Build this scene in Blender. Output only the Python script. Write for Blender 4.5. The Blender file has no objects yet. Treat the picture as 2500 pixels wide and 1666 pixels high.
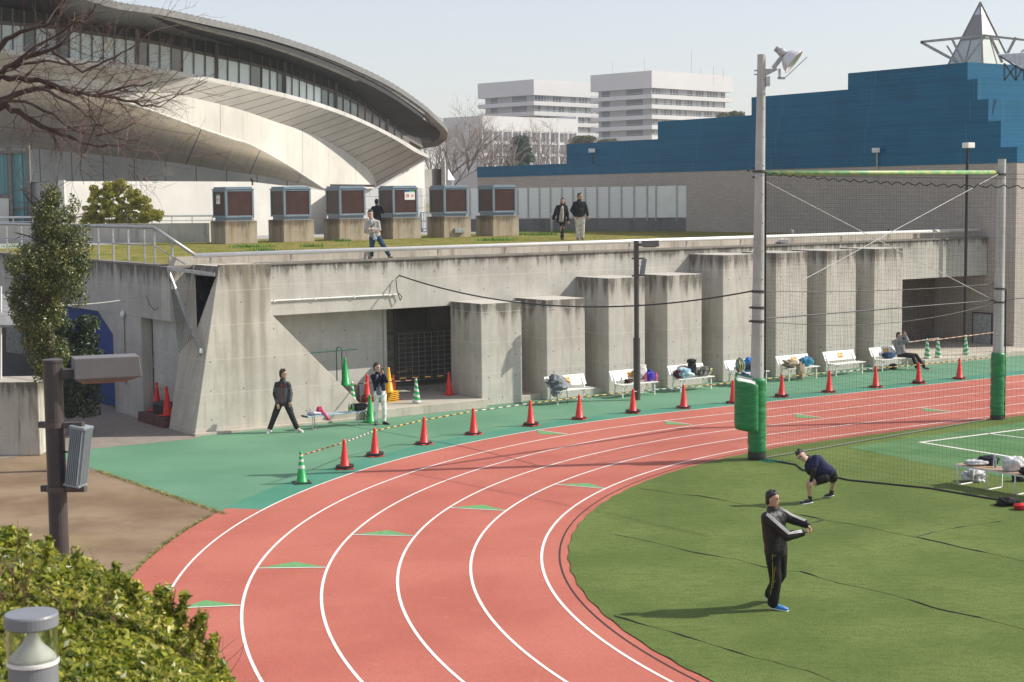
import bpy, math, random
import numpy as np
from mathutils import Vector, Matrix, noise
R = math.radians
random.seed(7); rng = np.random.default_rng(7)
sc = bpy.context.scene
COL = sc.collection
# ---------------- camera ----------------
F, PIT, ROLL, H = 3903.98, 0.09107, -0.01128, 6.31042     # focal in px of the 2500 px wide photograph, metres
cam = bpy.data.cameras.new('camera'); camo = bpy.data.objects.new('camera', cam); COL.objects.link(camo)
cam.sensor_width = 36; cam.lens = F / 2500 * 36; cam.clip_end = 3000; cam.clip_start = .1
f_ = Vector((0, math.cos(PIT), -math.sin(PIT))); u_ = Vector((0, math.sin(PIT), math.cos(PIT))); r_ = Vector((1, 0, 0))
rr = r_ * math.cos(ROLL) + u_ * -math.sin(ROLL) * -1
rr = (r_ * math.cos(ROLL) + u_ * math.sin(ROLL)).normalized(); uu = rr.cross(f_).normalized()
camo.matrix_world = Matrix(((rr.x, uu.x, -f_.x, 0), (rr.y, uu.y, -f_.y, 0), (rr.z, uu.z, -f_.z, H), (0, 0, 0, 1)))
cam.dof.use_dof = True; cam.dof.focus_distance = 42; cam.dof.aperture_fstop = 9
sc.camera = camo
# ---------------- light ----------------
SUN_AZ, SUN_EL = R(6.5), R(38.5)      # azimuth measured from +X towards +Y
w = bpy.data.worlds.new('World'); sc.world = w; w.use_nodes = True
wn = w.node_tree; wn.nodes.clear()
sky = wn.nodes.new('ShaderNodeTexSky'); sky.sky_type = 'NISHITA'; sky.sun_disc = False
sky.sun_elevation = SUN_EL; sky.sun_rotation = R(90) - SUN_AZ
sky.air_density = 1.0; sky.dust_density = 1.0; sky.ozone_density = 1.0; sky.altitude = 0
bg = wn.nodes.new('ShaderNodeBackground'); bg.inputs[1].default_value = .15
wo = wn.nodes.new('ShaderNodeOutputWorld'); hz = wn.nodes.new('ShaderNodeMix'); hz.data_type = 'RGBA'; hz.inputs[0].default_value = .5; hz.inputs[7].default_value = (4.3, 4.0, 4.15, 1)   # thin bright high haze over the whole sky
wn.links.new(sky.outputs[0], hz.inputs[6]); wn.links.new(hz.outputs[2], bg.inputs[0]); wn.links.new(bg.outputs[0], wo.inputs[0])
sl = bpy.data.lights.new('sun', 'SUN'); sl.energy = 4.4; sl.angle = R(.53); sl.color = (1, .93, .82)
so = bpy.data.objects.new('sun', sl); COL.objects.link(so)
sd = Vector((math.cos(SUN_EL) * math.cos(SUN_AZ), math.cos(SUN_EL) * math.sin(SUN_AZ), math.sin(SUN_EL)))
so.rotation_euler = sd.to_track_quat('Z', 'Y').to_euler(); so.location = sd * 60
sc.view_settings.view_transform = 'Standard'; sc.view_settings.look = 'None'
sc.view_settings.exposure = 0.3; sc.view_settings.gamma = 1
# ---------------- frames ----------------
def ray(x, y):
    x, y = (x - 1250) / F, -(y - 833) / F
    c, s = math.cos(ROLL), math.sin(ROLL); x, y = c * x - s * y, s * x + c * y
    return np.array([x, math.cos(PIT) + y * math.sin(PIT), -math.sin(PIT) + y * math.cos(PIT)])
def G(x, y, z=0.):            # point of the level z seen in direction (x, y)
    d = ray(x, y); t = (z - H) / d[2]; return np.array([d[0] * t, d[1] * t, z])
def Dp(x, y, Y):              # point at the distance Y
    d = ray(x, y); t = Y / d[1]; return np.array([d[0] * t, Y, H + d[2] * t])
PHI = .60415
EV = np.array([math.cos(PHI), math.sin(PHI), 0]); YV = np.array([-math.sin(PHI), math.cos(PHI), 0])
def Lc(P): return np.array([P @ EV, P @ YV, P[2]])
def wall(x, y, yy): d = ray(x, y); t = yy / (d @ YV); P = d * t; return np.array([P @ EV, yy, H + P[2]])
def side(x, y, ss): d = ray(x, y); t = ss / (d @ EV); P = d * t; return np.array([ss, P @ YV, H + P[2]])
def LW(s, y, z=0.): return EV * s + YV * y + np.array([0, 0, z])
def lerp(a, b, t): return a + (b - a) * t
# ---------------- mesh builder ----------------
class MB:
    def __init__(s): s.v = []; s.f = []; s.m = []; s.uv = None; s.cm = 0
    def add(s, vs, fs):
        b = len(s.v); s.v += [tuple(map(float, p)) for p in vs]; s.f += [tuple(i + b for i in f) for f in fs]; s.m += [s.cm] * len(fs); return s
    def box(s, x0, x1, y0, y1, z0, z1, rz=0, c=None):
        vs = [(x, y, z) for z in (z0, z1) for y in (y0, y1) for x in (x0, x1)]
        if rz:
            cx, cy = c or ((x0 + x1) / 2, (y0 + y1) / 2); ca, sa = math.cos(rz), math.sin(rz)
            vs = [(cx + (x - cx) * ca - (y - cy) * sa, cy + (x - cx) * sa + (y - cy) * ca, z) for x, y, z in vs]
        return s.add(vs, [(0, 2, 3, 1), (4, 5, 7, 6), (0, 1, 5, 4), (2, 6, 7, 3), (0, 4, 6, 2), (1, 3, 7, 5)])
    def cb(s, c, size, rz=0):
        return s.box(c[0] - size[0] / 2, c[0] + size[0] / 2, c[1] - size[1] / 2, c[1] + size[1] / 2, c[2] - size[2] / 2, c[2] + size[2] / 2, rz)
    def tube(s, pts, r, n=8, caps=True):
        pts = [Vector(p) for p in pts]; k = len(pts)
        rs = list(r) if hasattr(r, '__len__') else [r] * k
        vs = []; ref = None
        for i, p in enumerate(pts):
            t = (pts[min(i + 1, k - 1)] - pts[max(i - 1, 0)])
            t = t.normalized() if t.length > 1e-9 else Vector((0, 0, 1))
            if ref is None: ref = Vector((1, 0, 0)) if abs(t.x) < .8 else Vector((0, 1, 0))
            a = (ref - t * ref.dot(t)).normalized(); b = t.cross(a); ref = a
            for j in range(n):
                an = 2 * math.pi * j / n; vs.append(p + (a * math.cos(an) + b * math.sin(an)) * rs[i])
        fs = [(i * n + j, i * n + (j + 1) % n, (i + 1) * n + (j + 1) % n, (i + 1) * n + j) for i in range(k - 1) for j in range(n)]
        if caps: fs += [tuple(range(n - 1, -1, -1)), tuple((k - 1) * n + j for j in range(n))]
        return s.add(vs, fs)
    def bar(s, a, b, w, h=None, up=(0, 0, 1)):       # rectangular bar
        a, b = Vector(a), Vector(b); t = (b - a).normalized(); u = Vector(up)
        sdv = t.cross(u)
        if sdv.length < 1e-4: sdv = t.cross(Vector((0, 1, 0)))
        sdv.normalize(); u = sdv.cross(t); h = h or w
        vs = [p + sdv * x * w / 2 + u * y * h / 2 for p in (a, b) for x, y in ((-1, -1), (1, -1), (1, 1), (-1, 1))]
        return s.add(vs, [(3, 2, 1, 0), (4, 5, 6, 7), (0, 1, 5, 4), (1, 2, 6, 5), (2, 3, 7, 6), (3, 0, 4, 7)])
    def lathe(s, prof, n=20, c=(0, 0, 0)):            # profile (r, z)
        vs = [(c[0] + r * math.cos(2 * math.pi * j / n), c[1] + r * math.sin(2 * math.pi * j / n), c[2] + z) for r, z in prof for j in range(n)]
        k = len(prof)
        fs = [(i * n + j, i * n + (j + 1) % n, (i + 1) * n + (j + 1) % n, (i + 1) * n + j) for i in range(k - 1) for j in range(n)]
        fs += [tuple(range(n - 1, -1, -1)), tuple((k - 1) * n + j for j in range(n))]
        return s.add(vs, fs)
    def ring(s, rings, n=14):                          # rings (centre, a-vector, b-vector)
        vs = []
        for c, a, b in rings:
            c, a, b = Vector(c), Vector(a), Vector(b)
            for j in range(n):
                t = 2 * math.pi * j / n; vs.append(c + a * math.cos(t) + b * math.sin(t))
        k = len(rings)
        fs = [(i * n + j, i * n + (j + 1) % n, (i + 1) * n + (j + 1) % n, (i + 1) * n + j) for i in range(k - 1) for j in range(n)]
        fs += [tuple(range(n - 1, -1, -1)), tuple((k - 1) * n + j for j in range(n))]
        return s.add(vs, fs)
    def ell(s, c, a, b, d, nu=12, nv=8):               # ellipsoid with half axes as vectors
        rg = []
        for i in range(nv + 1):
            t = -math.pi / 2 + math.pi * i / nv; k = max(math.cos(t), .02)
            rg.append((Vector(c) + Vector(d) * math.sin(t), Vector(a) * k, Vector(b) * k))
        return s.ring(rg, nu)
    def prism(s, poly, a, b):                          # poly of 3D points, extruded from offset a to offset b
        a, b = Vector(a), Vector(b); k = len(poly); vs = [Vector(p) + a for p in poly] + [Vector(p) + b for p in poly]
        fs = [tuple(range(k)), tuple(range(2 * k - 1, k - 1, -1))] + [(i, i + k, (i + 1) % k + k, (i + 1) % k) for i in range(k)]
        return s.add(vs, fs)
    def sheet(s, poly): return s.add(poly, [tuple(range(len(poly)))])
    def loft(s, A, B):                                 # strip between two point lists, uv along / across
        k = len(A); s.add(list(A) + list(B), [(i, i + 1, k + i + 1, k + i) for i in range(k - 1)]); return s
    def build(s, name, mat, parent=None, base=None, fr='w', smooth=False, kind=None, label=None, cat=None, group=None, bev=0):
        me = bpy.data.meshes.new(name)
        if parent is not None: base = parent['_b'] if '_b' in parent else (0, 0, 0); base = tuple(base)
        if base is None: base = (0, 0, 0)
        me.from_pydata([(x - base[0], y - base[1], z - base[2]) for x, y, z in s.v], [], s.f)
        for mm in (mat if isinstance(mat, (list, tuple)) else [mat]): me.materials.append(mm)
        if any(s.m): me.polygons.foreach_set('material_index', s.m)
        if smooth: me.polygons.foreach_set('use_smooth', [True] * len(s.f))
        me.update()
        o = bpy.data.objects.new(name, me); COL.objects.link(o)
        if parent is not None: o.parent = parent; o['_b'] = base
        else: place(o, base, fr)
        tag(o, label, cat, group, kind)
        if bev:
            md = o.modifiers.new('bevel', 'BEVEL'); md.width = bev; md.segments = 2; md.limit_method = 'ANGLE'
        return o
def place(o, base, fr='w'):
    o['_b'] = tuple(float(t) for t in base)
    o.location = base if fr == 'w' else tuple(LW(*base))
    if fr == 'L': o.rotation_euler = (0, 0, PHI)
def tag(o, label=None, cat=None, group=None, kind=None):
    if label: o['label'] = label
    if cat: o['category'] = cat
    if group: o['group'] = group
    if kind: o['kind'] = kind
    return o
def thing(name, label, cat, base=(0, 0, 0), fr='w', group=None):
    o = bpy.data.objects.new(name, None); COL.objects.link(o); o.empty_display_size = .2
    place(o, base, fr); return tag(o, label, cat, group)
def copy_tree(o, parent=None):
    c = o.copy(); COL.objects.link(c)
    if parent is not None: c.parent = parent
    for ch in list(o.children): copy_tree(ch, c)
    return c
def moved(o, loc, label=None, rz=None):
    c = copy_tree(o); c.location = loc
    if rz is not None: c.rotation_euler = (0, 0, rz)
    if label: c['label'] = label
    return c
# ---------------- materials ----------------
class NT:
    def __init__(s, name):
        s.mat = bpy.data.materials.new(name); s.mat.use_nodes = True; s.t = s.mat.node_tree
        s.b = s.t.nodes['Principled BSDF']; s.out = s.t.nodes['Material Output']; s.tc = s.t.nodes.new('ShaderNodeTexCoord')
    def L(s, a, b): s.t.links.new(a, b)
    def m(s, op, a, b=None, c=None, clamp=False):
        n = s.t.nodes.new('ShaderNodeMath'); n.operation = op; n.use_clamp = clamp
        for i, v in enumerate((a, b, c)):
            if v is None: continue
            if isinstance(v, (int, float)): n.inputs[i].default_value = v
            else: s.L(v, n.inputs[i])
        return n.outputs[0]
    def xyz(s, src='Object'):
        n = s.t.nodes.new('ShaderNodeSeparateXYZ'); s.L(s.tc.outputs[src], n.inputs[0]); return n.outputs
    def vec(s, x, y, z):
        n = s.t.nodes.new('ShaderNodeCombineXYZ')
        for i, v in enumerate((x, y, z)):
            if isinstance(v, (int, float)): n.inputs[i].default_value = v
            else: s.L(v, n.inputs[i])
        return n.outputs[0]
    def noise(s, scale, detail=4, vec=None, rough=.55, dist=0):
        n = s.t.nodes.new('ShaderNodeTexNoise'); n.inputs['Scale'].default_value = scale; n.inputs['Detail'].default_value = detail
        n.inputs['Roughness'].default_value = rough; n.inputs['Distortion'].default_value = dist
        s.L(vec if vec is not None else s.tc.outputs['Object'], n.inputs['Vector']); return n.outputs['Fac']
    def rng(s, v, a, b, c=0., d=1.):
        n = s.t.nodes.new('ShaderNodeMapRange'); n.interpolation_type = 'SMOOTHSTEP'
        s.L(v, n.inputs[0]); n.inputs[1].default_value = a; n.inputs[2].default_value = b; n.inputs[3].default_value = c; n.inputs[4].default_value = d
        return n.outputs[0]
    def mix(s, f, a, b, mode='MIX'):
        n = s.t.nodes.new('ShaderNodeMix'); n.data_type = 'RGBA'; n.blend_type = mode
        if isinstance(f, (int, float)): n.inputs[0].default_value = f
        else: s.L(f, n.inputs[0])
        for i, v in ((6, a), (7, b)):
            if isinstance(v, tuple): n.inputs[i].default_value = (*v, 1) if len(v) == 3 else v
            else: s.L(v, n.inputs[i])
        return n.outputs[2]
    def col(s, v):
        if isinstance(v, tuple): s.b.inputs['Base Color'].default_value = (*v, 1)
        else: s.L(v, s.b.inputs['Base Color'])
    def bump(s, h, strength=.3, dist=.02):
        n = s.t.nodes.new('ShaderNodeBump'); n.inputs['Strength'].default_value = strength; n.inputs['Distance'].default_value = dist
        s.L(h, n.inputs['Height']); s.L(n.outputs[0], s.b.inputs['Normal'])
    def set(s, rough=.6, metal=0, spec=.5):
        s.b.inputs['Roughness'].default_value = rough; s.b.inputs['Metallic'].default_value = metal
        s.b.inputs['Specular IOR Level'].default_value = spec; return s
_mc = {}
def pm(name, col, rough=.6, var=.18, scale=6, metal=0, spec=.5, bump=.12, bs=40, dirt=0, dist=.01):
    if name in _mc: return _mc[name]
    n = NT(name); n.set(rough, metal, spec)
    a = tuple(c * (1 - var) for c in col); b = tuple(min(1, c * (1 + var)) for c in col)
    k = n.mix(n.rng(n.noise(scale, 5), .3, .7), a, b)
    if dirt: k = n.mix(n.m('MULTIPLY', n.rng(n.noise(scale * .35, 6), .5, .75), dirt), k, (.09, .08, .065))
    n.col(k)
    if bump: n.bump(n.noise(bs, 3), bump, dist)
    _mc[name] = n.mat; return n.mat
def concrete(name, base=(.42, .41, .372), top=None, dots=True, streak=.5, pitch=(.6, .61), oz=0., joint=.0, dark=(.085, .075, .06), tl=.9, rust=0., bands=()):
    if name in _mc: return _mc[name]
    n = NT(name); n.set(.85, 0, .3); x, y, z = n.xyz(); u = n.m('ADD', x, y)
    base = tuple(min(.62, c * 1.32) for c in base); lo = tuple(c * .84 for c in base); hi = tuple(min(1, c * 1.1) for c in base)
    v = n.vec(u, n.m('MULTIPLY', y, .3), z)
    k = n.mix(n.rng(n.noise(.9, 7, v, .62), .3, .72), lo, hi)
    k = n.mix(n.m('MULTIPLY', n.rng(n.noise(22, 4), .35, .75), .25), k, tuple(c * .6 for c in base))
    st = n.noise(1.0, 6, n.vec(n.m('MULTIPLY', u, 5.5), 0, n.m('MULTIPLY', z, .42)), .65)
    st2 = n.noise(1.0, 5, n.vec(n.m('MULTIPLY', u, 1.7), 3., n.m('MULTIPLY', z, .3)), .6)
    k = n.mix(n.m('MULTIPLY', n.rng(st, .5, .78), streak), k, tuple(c * .42 for c in base))
    k = n.mix(n.m('MULTIPLY', n.rng(st2, .55, .68), streak * .8), k, tuple(c * f for c, f in zip(base, (.5, .46, .4))))
    k = n.mix(n.m('MULTIPLY', n.rng(n.noise(2.6, 8, v, .7), .62, .72), .35), k, tuple(min(1, c * 1.45) for c in base))
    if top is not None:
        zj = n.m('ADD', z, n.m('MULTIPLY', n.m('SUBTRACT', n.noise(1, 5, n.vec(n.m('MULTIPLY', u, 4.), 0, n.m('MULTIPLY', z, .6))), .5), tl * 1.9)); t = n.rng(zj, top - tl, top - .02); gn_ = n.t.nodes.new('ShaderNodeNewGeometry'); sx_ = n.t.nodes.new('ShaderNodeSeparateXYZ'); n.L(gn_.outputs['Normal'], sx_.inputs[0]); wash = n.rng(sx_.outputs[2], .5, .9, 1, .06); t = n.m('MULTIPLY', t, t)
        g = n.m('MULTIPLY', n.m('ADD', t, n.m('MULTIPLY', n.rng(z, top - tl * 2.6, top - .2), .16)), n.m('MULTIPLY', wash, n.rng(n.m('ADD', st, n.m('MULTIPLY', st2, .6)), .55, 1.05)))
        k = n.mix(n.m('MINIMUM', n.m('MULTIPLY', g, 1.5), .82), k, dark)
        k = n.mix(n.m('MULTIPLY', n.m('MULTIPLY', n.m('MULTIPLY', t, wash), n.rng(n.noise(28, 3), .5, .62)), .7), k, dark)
    if rust: k = n.mix(n.m('MULTIPLY', n.rng(st, .42, .62), rust), k, (.32, .17, .07))
    for bx_, bw_, bs_ in bands:
        bd = n.m('ABSOLUTE', n.m('SUBTRACT', n.m('ADD', x, n.m('MULTIPLY', n.noise(1, 3, n.vec(0, 0, n.m('MULTIPLY', z, 1.2))), .12)), bx_ + .06)); mk_ = n.m('MULTIPLY', n.m('MULTIPLY', n.rng(bd, bw_ * .25, bw_, 1, 0), n.rng(z, .5, 3.6, .35, 1)), n.rng(n.noise(1, 6, n.vec(n.m('MULTIPLY', u, 9), 0, n.m('MULTIPLY', z, .5)), .65), .3, .6, .45, 1)); k = n.mix(n.m('MULTIPLY', mk_, bs_), k, tuple(c * f for c, f in zip(base, (.42, .38, .32))))
    if dots:
        fu = n.m('MULTIPLY', n.m('ABSOLUTE', n.m('SUBTRACT', n.m('FRACT', n.m('DIVIDE', u, pitch[0])), .5)), pitch[0])
        fz = n.m('MULTIPLY', n.m('ABSOLUTE', n.m('SUBTRACT', n.m('FRACT', n.m('DIVIDE', n.m('ADD', z, oz), pitch[1])), .5)), pitch[1])
        d = n.m('SQRT', n.m('ADD', n.m('MULTIPLY', fu, fu), n.m('MULTIPLY', fz, fz)))
        dm = n.m('MULTIPLY', n.rng(d, .017, .023, 1, 0), n.rng(n.noise(1.3, 1, n.vec(n.m('FLOOR', n.m('DIVIDE', u, pitch[0])), 7, n.m('FLOOR', n.m('DIVIDE', z, pitch[1])))), .38, .5))
        k = n.mix(n.m('MULTIPLY', dm, .85), k, (.05, .045, .04))
        jz = n.m('MULTIPLY', n.m('ABSOLUTE', n.m('SUBTRACT', n.m('FRACT', n.m('DIVIDE', n.m('ADD', z, oz + .3), .92)), .5)), .92)
        k = n.mix(n.m('MULTIPLY', n.rng(jz, .006, .014, 1, 0), .28), k, tuple(min(1, c * 1.35) for c in base))
        ju = n.m('MULTIPLY', n.m('ABSOLUTE', n.m('SUBTRACT', n.m('FRACT', n.m('DIVIDE', u, 1.8)), .5)), 1.8)
        k = n.mix(n.m('MULTIPLY', n.rng(ju, .005, .012, 1, 0), .3), k, tuple(c * .5 for c in base))
    n.col(k); n.bump(n.m('ADD', n.noise(30, 5), n.m('MULTIPLY', n.noise(4, 4), 1.5)), .16, .02)
    _mc[name] = n.mat; return n.mat
def bricks(name, c1, c2, mortar, w, h, ms=.06, rough=.7, spec=.3, bias=0., var=.25):
    if name in _mc: return _mc[name]
    n = NT(name); n.set(rough, 0, spec); x, y, z = n.xyz(); u = n.m('ADD', x, y)
    b = n.t.nodes.new('ShaderNodeTexBrick'); n.L(n.vec(u, z, 0), b.inputs[0])
    b.inputs['Color1'].default_value = (*c1, 1); b.inputs['Color2'].default_value = (*c2, 1); b.inputs['Mortar'].default_value = (*mortar, 1)
    b.inputs['Scale'].default_value = 1; b.inputs['Brick Width'].default_value = w; b.inputs['Row Height'].default_value = h
    b.inputs['Mortar Size'].default_value = ms * h; b.inputs['Bias'].default_value = bias
    k = n.mix(n.m('MULTIPLY', n.rng(n.noise(.5, 6), .4, .75), var), b.outputs[0], tuple(c * .55 for c in c1))
    n.col(k); n.bump(b.outputs[1], -.25, .01); _mc[name] = n.mat; return n.mat
def text_mesh(txt, size, mat, name, parent, P, rot, spacing=1.0):
    cu = bpy.data.curves.new('t', 'FONT'); cu.body = txt; cu.size = size; cu.align_x = 'CENTER'; cu.align_y = 'CENTER'; cu.extrude = .001; cu.offset = size * .012
    to = bpy.data.objects.new('t', cu); COL.objects.link(to)
    dg = bpy.context.evaluated_depsgraph_get(); me = bpy.data.meshes.new_from_object(to.evaluated_get(dg)); bpy.data.objects.remove(to)
    me.materials.clear(); me.materials.append(mat)
    o = bpy.data.objects.new(name, me); COL.objects.link(o); o.parent = parent; o.location = P; o.rotation_euler = rot; return o
WHITE = pm('white_paint', (.78, .78, .75), .5, .06, 12, dirt=.15)
BLACK = pm('black_rubber', (.02, .02, .021), .55, .3, 20)
GALV = pm('galvanised_steel', (.42, .43, .43), .45, .15, 10, metal=.6)
DGREY = pm('dark_metal', (.06, .055, .055), .5, .2, 14)
# ================= SETTING =================
def ground_mats():
    n = NT('dirt'); n.set(.95, 0, .1)
    k = n.mix(n.rng(n.noise(.5, 8, rough=.6), .35, .65), (.20, .14, .09), (.31, .23, .155))
    k = n.mix(n.m('MULTIPLY', n.rng(n.noise(.23, 6), .5, .68), .6), k, (.30, .25, .12))
    k = n.mix(n.m('MULTIPLY', n.rng(n.noise(60, 3), .4, .7), .35), k, (.12, .08, .05)); n.col(k); n.bump(n.noise(45, 6), .5, .03)
    t = NT('track_surface'); t.set(.85, 0, .25)
    k = t.mix(t.rng(t.noise(.35, 6), .3, .7), (.43, .124, .088), (.51, .166, .121))
    k = t.mix(t.m('MULTIPLY', t.rng(t.noise(38, 5, rough=.7), .42, .68), .42), k, (.25, .062, .045))
    k = t.mix(t.m('MULTIPLY', t.rng(t.noise(1.6, 7, t.vec(t.m('MULTIPLY', t.xyz()[0], .4), t.xyz()[1], 0)), .55, .75), .2), k, (.40, .17, .13)); k = t.mix(t.m('MULTIPLY', t.rng(t.noise(.9, 9, rough=.75, dist=.6), .56, .66), .22), k, (.30, .105, .08)); k = t.mix(t.m('MULTIPLY', t.rng(t.noise(7, 4, t.vec(t.xyz()[0], t.m('MULTIPLY', t.xyz()[1], .35), 0), .7), .66, .74), .3), k, (.24, .09, .07)); k = t.mix(t.m('MULTIPLY', t.rng(t.noise(2.2, 6, rough=.7), .60, .68), .16), k, (.62, .30, .23)); t.col(k); t.bump(t.noise(220, 2), .35, .01)
    a = NT('apron_surface'); a.set(.8, 0, .3)
    k = a.mix(a.rng(a.noise(.4, 7), .3, .7), (.10, .238, .142), (.135, .288, .182))
    k = a.mix(a.m('MULTIPLY', a.rng(a.noise(36, 5, rough=.7), .42, .68), .3), k, (.08, .22, .13)); 
    k = a.mix(a.m('MULTIPLY', a.rng(a.noise(1.3, 8, rough=.7), .6, .72), .35), k, (.22, .34, .24)); a.col(k); a.bump(a.noise(200, 2), .3, .01)
    a2 = NT('apron_edge'); a2.set(.8, 0, .3)
    k = a2.mix(a2.rng(a2.noise(.7, 6), .3, .7), (.055, .22, .145), (.075, .26, .175)); a2.col(k); a2.bump(a2.noise(200, 2), .3, .01)
    g = NT('artificial_turf'); g.set(.9, 0, .15)
    k = g.mix(g.rng(g.noise(.45, 7), .3, .7), (.135, .192, .048), (.208, .272, .078))
    x, y, z = g.xyz(); v = g.vec(g.m('MULTIPLY', x, 1.0), g.m('MULTIPLY', y, 2.2), 0)
    k = g.mix(g.m('MULTIPLY', g.rng(g.noise(3.2, 8, v, .75), .42, .72), .55), k, (.065, .115, .025))
    k = g.mix(g.m('MULTIPLY', g.rng(g.noise(34, 6, rough=.75), .42, .62), .6), k, (.055, .10, .02)); g.col(k); g.bump(g.noise(120, 4), .8, .03)
    g2 = NT('pitch_turf'); g2.set(.9, 0, .15)
    k = g2.mix(g2.rng(g2.noise(.8, 7), .3, .7), (.095, .21, .085), (.15, .285, .125)); k = g2.mix(g2.m('MULTIPLY', g2.rng(g2.noise(34, 6, rough=.75), .42, .62), .5), k, (.06, .14, .05)); g2.col(k); g2.bump(g2.noise(110, 4), .7, .03)
    r = NT('terrace_grass'); r.set(.95, 0, .1)
    k = r.mix(r.rng(r.noise(.9, 8), .35, .65), (.165, .185, .032), (.33, .26, .09)); k = r.mix(r.m('MULTIPLY', r.rng(r.noise(.45, 5), .5, .7), .75), k, (.15, .215, .03))
    k = r.mix(r.m('MULTIPLY', r.rng(r.noise(20, 5), .5, .75), .5), k, (.09, .085, .03)); r.col(k); r.bump(r.noise(25, 6), .9, .08)
    p = NT('paving'); p.set(.85, 0, .3); x, y, z = p.xyz()
    b = p.t.nodes.new('ShaderNodeTexBrick'); p.L(p.vec(x, y, 0), b.inputs[0]); b.inputs['Scale'].default_value = 1
    b.inputs['Brick Width'].default_value = .2; b.inputs['Row Height'].default_value = .1; b.inputs['Mortar Size'].default_value = .006
    b.inputs['Color1'].default_value = (.25, .22, .19, 1); b.inputs['Color2'].default_value = (.32, .28, .24, 1); b.inputs['Mortar'].default_value = (.12, .11, .1, 1)
    p.col(b.outputs[0])
    return n.mat, t.mat, a.mat, a2.mat, g.mat, g2.mat, r.mat, p.mat
M_DIRT, M_TRACK, M_APRON, M_APRON2, M_TURF, M_PITCH, M_GRASS, M_PAVE = ground_mats()
M_LINE = pm('line_paint', (.78, .76, .72), .7, .08, 5, bump=.1, bs=150, dirt=.25)
M_TRI = pm('green_mark', (.13, .33, .12), .7, .12, 9)
C0 = np.array([16.59615, 27.09028]); R6 = 16.12643; TH = 2.1505; LN = 1.22
T1 = np.array([math.sin(TH), -math.cos(TH)])        # direction of the straight
def arc(Rr, a0=TH, a1=TH + 3.3, n=110, st=90.):     # straight part then the bend
    q = [C0 + Rr * np.array([math.cos(TH), math.sin(TH)]) + T1 * s for s in np.linspace(st, 0, 30)[:-1]]
    q += [C0 + Rr * np.array([math.cos(a), math.sin(a)]) for a in np.linspace(a0, a1, n)]
    return q
def band(name, Ra, Rb, z, mat, sheetname=None, **k):
    m = MB(); m.loft([(*p, z) for p in arc(Ra)], [(*p, z) for p in arc(Rb)]); return m
MB().sheet([(-380, -45, 0), (510, -45, 0), (510, 870, 0), (-380, 870, 0)]).build('ground', M_DIRT, kind='structure')
sh = lambda pts, z: [(p[0], p[1], z) for p in pts]
# green apron
ap = [G(246, 1151), G(556, 1257)]
rim = [p for p in arc(R6 + 5 * LN) if True]
a0 = [p for p in arc(R6 + 5 * LN, n=160) ]
pt = G(612, 1257)[:2]
kk = min(range(len(a0)), key=lambda i: np.hypot(*(a0[i] - pt)))
poly = [tuple(G(246, 1151)[:2]), tuple(G(556, 1257)[:2])] + [tuple(p) for p in a0[:kk][::-1]] + [tuple(LW(110, 44)[:2]), tuple(LW(52, 40.6)[:2]), tuple(LW(17.0, 39.6)[:2]), tuple(G(475, 1072)[:2]), tuple(G(110, 1108)[:2])]
import mathutils
def flat(poly, z, name, mat, **k):
    tri = mathutils.geometry.tessellate_polygon([[Vector((p[0], p[1], 0)) for p in poly]])
    m = MB(); m.add([(p[0], p[1], z) for p in poly], [tuple(t) for t in tri]); return m.build(name, mat, kind='structure', **k)
flat(poly, .004, 'apron', M_APRON)
me_ = MB().loft([(*p, .008) for p in a0[:kk]], [(*p, .008) for p in arc(R6 + 5 * LN + .85, n=160)[:kk]]).build('apron_edge', M_APRON2, kind='structure')
band('t', R6 - .47, R6 + 5 * LN, 0, 0)
tr = MB(); A = arc(R6 - .47, n=160); B = arc(R6 + 5 * LN, n=160); B2 = arc(R6 + 5 * LN + .8, n=160)
tr.loft([(*p, .012) for p in A], [(*p, .012) for p in B]); tr.loft([(*p, .012) for p in B[kk - 1:]], [(*p, .012) for p in B2[kk - 1:]])
tr.build('running_track', M_TRACK, kind='structure')
ln = MB()
for i in range(6):
    Rr = R6 + i * LN; w_ = .022 if i == 5 else .025
    ln.loft([(*p, .016) for p in arc(Rr - w_, n=200)], [(*p, .016) for p in arc(Rr + w_, n=200)])
for (a, b) in (((446, 1487), (588, 1481)), ((628.7, 1390), (795.6, 1388)), ((859, 1308), (1009, 1311)), ((1100, 1242), (1233, 1249)), ((1356, 1185), (1477, 1195)),
               ((1307.5, 1051), (1385, 1062)), ((1620.4, 1029), (1689, 1038.6)), ((1939, 1011.6), (2008, 1022)), ((2247, 997.4), (2321.6, 1006.6))):
    p, q = G(*a)[:2], G(*b)[:2]; d = (q - p) / np.hypot(*(q - p)); nn = np.array([-d[1], d[0]]) * .02
    ln.sheet([(*(p - nn), .02), (*(q - nn), .02), (*(q + nn), .02), (*(p + nn), .02)])
ln.build('lane_lines', M_LINE, kind='structure')
tm = MB()
for (a, b, c) in (((446, 1486), (588, 1480), (499, 1468)), ((634, 1389), (795.6, 1387), (719, 1374)), ((866, 1307), (1009, 1309.6), (946.4, 1297)), ((1106, 1241), (1233, 1248), (1180, 1234.6)), ((1362, 1184.5), (1477, 1193.8), (1437, 1182)),
                  ((1309, 1052.3), (1385, 1063), (1317, 1062)), ((1622, 1030.5), (1689, 1039.5), (1626.5, 1038)), ((1940, 1013), (2008, 1023), (1945, 1021.5)), ((2249, 998.5), (2321.6, 1007.4), (2259, 1006))):
    tm.sheet([tuple(G(*p)[:2]) + (.018,) for p in (a, b, c)])
tm.build('lane_marks', M_TRI, kind='structure')
A2 = arc(R6 - .33, n=200); A3 = arc(R6 - .30, n=200)
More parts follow.
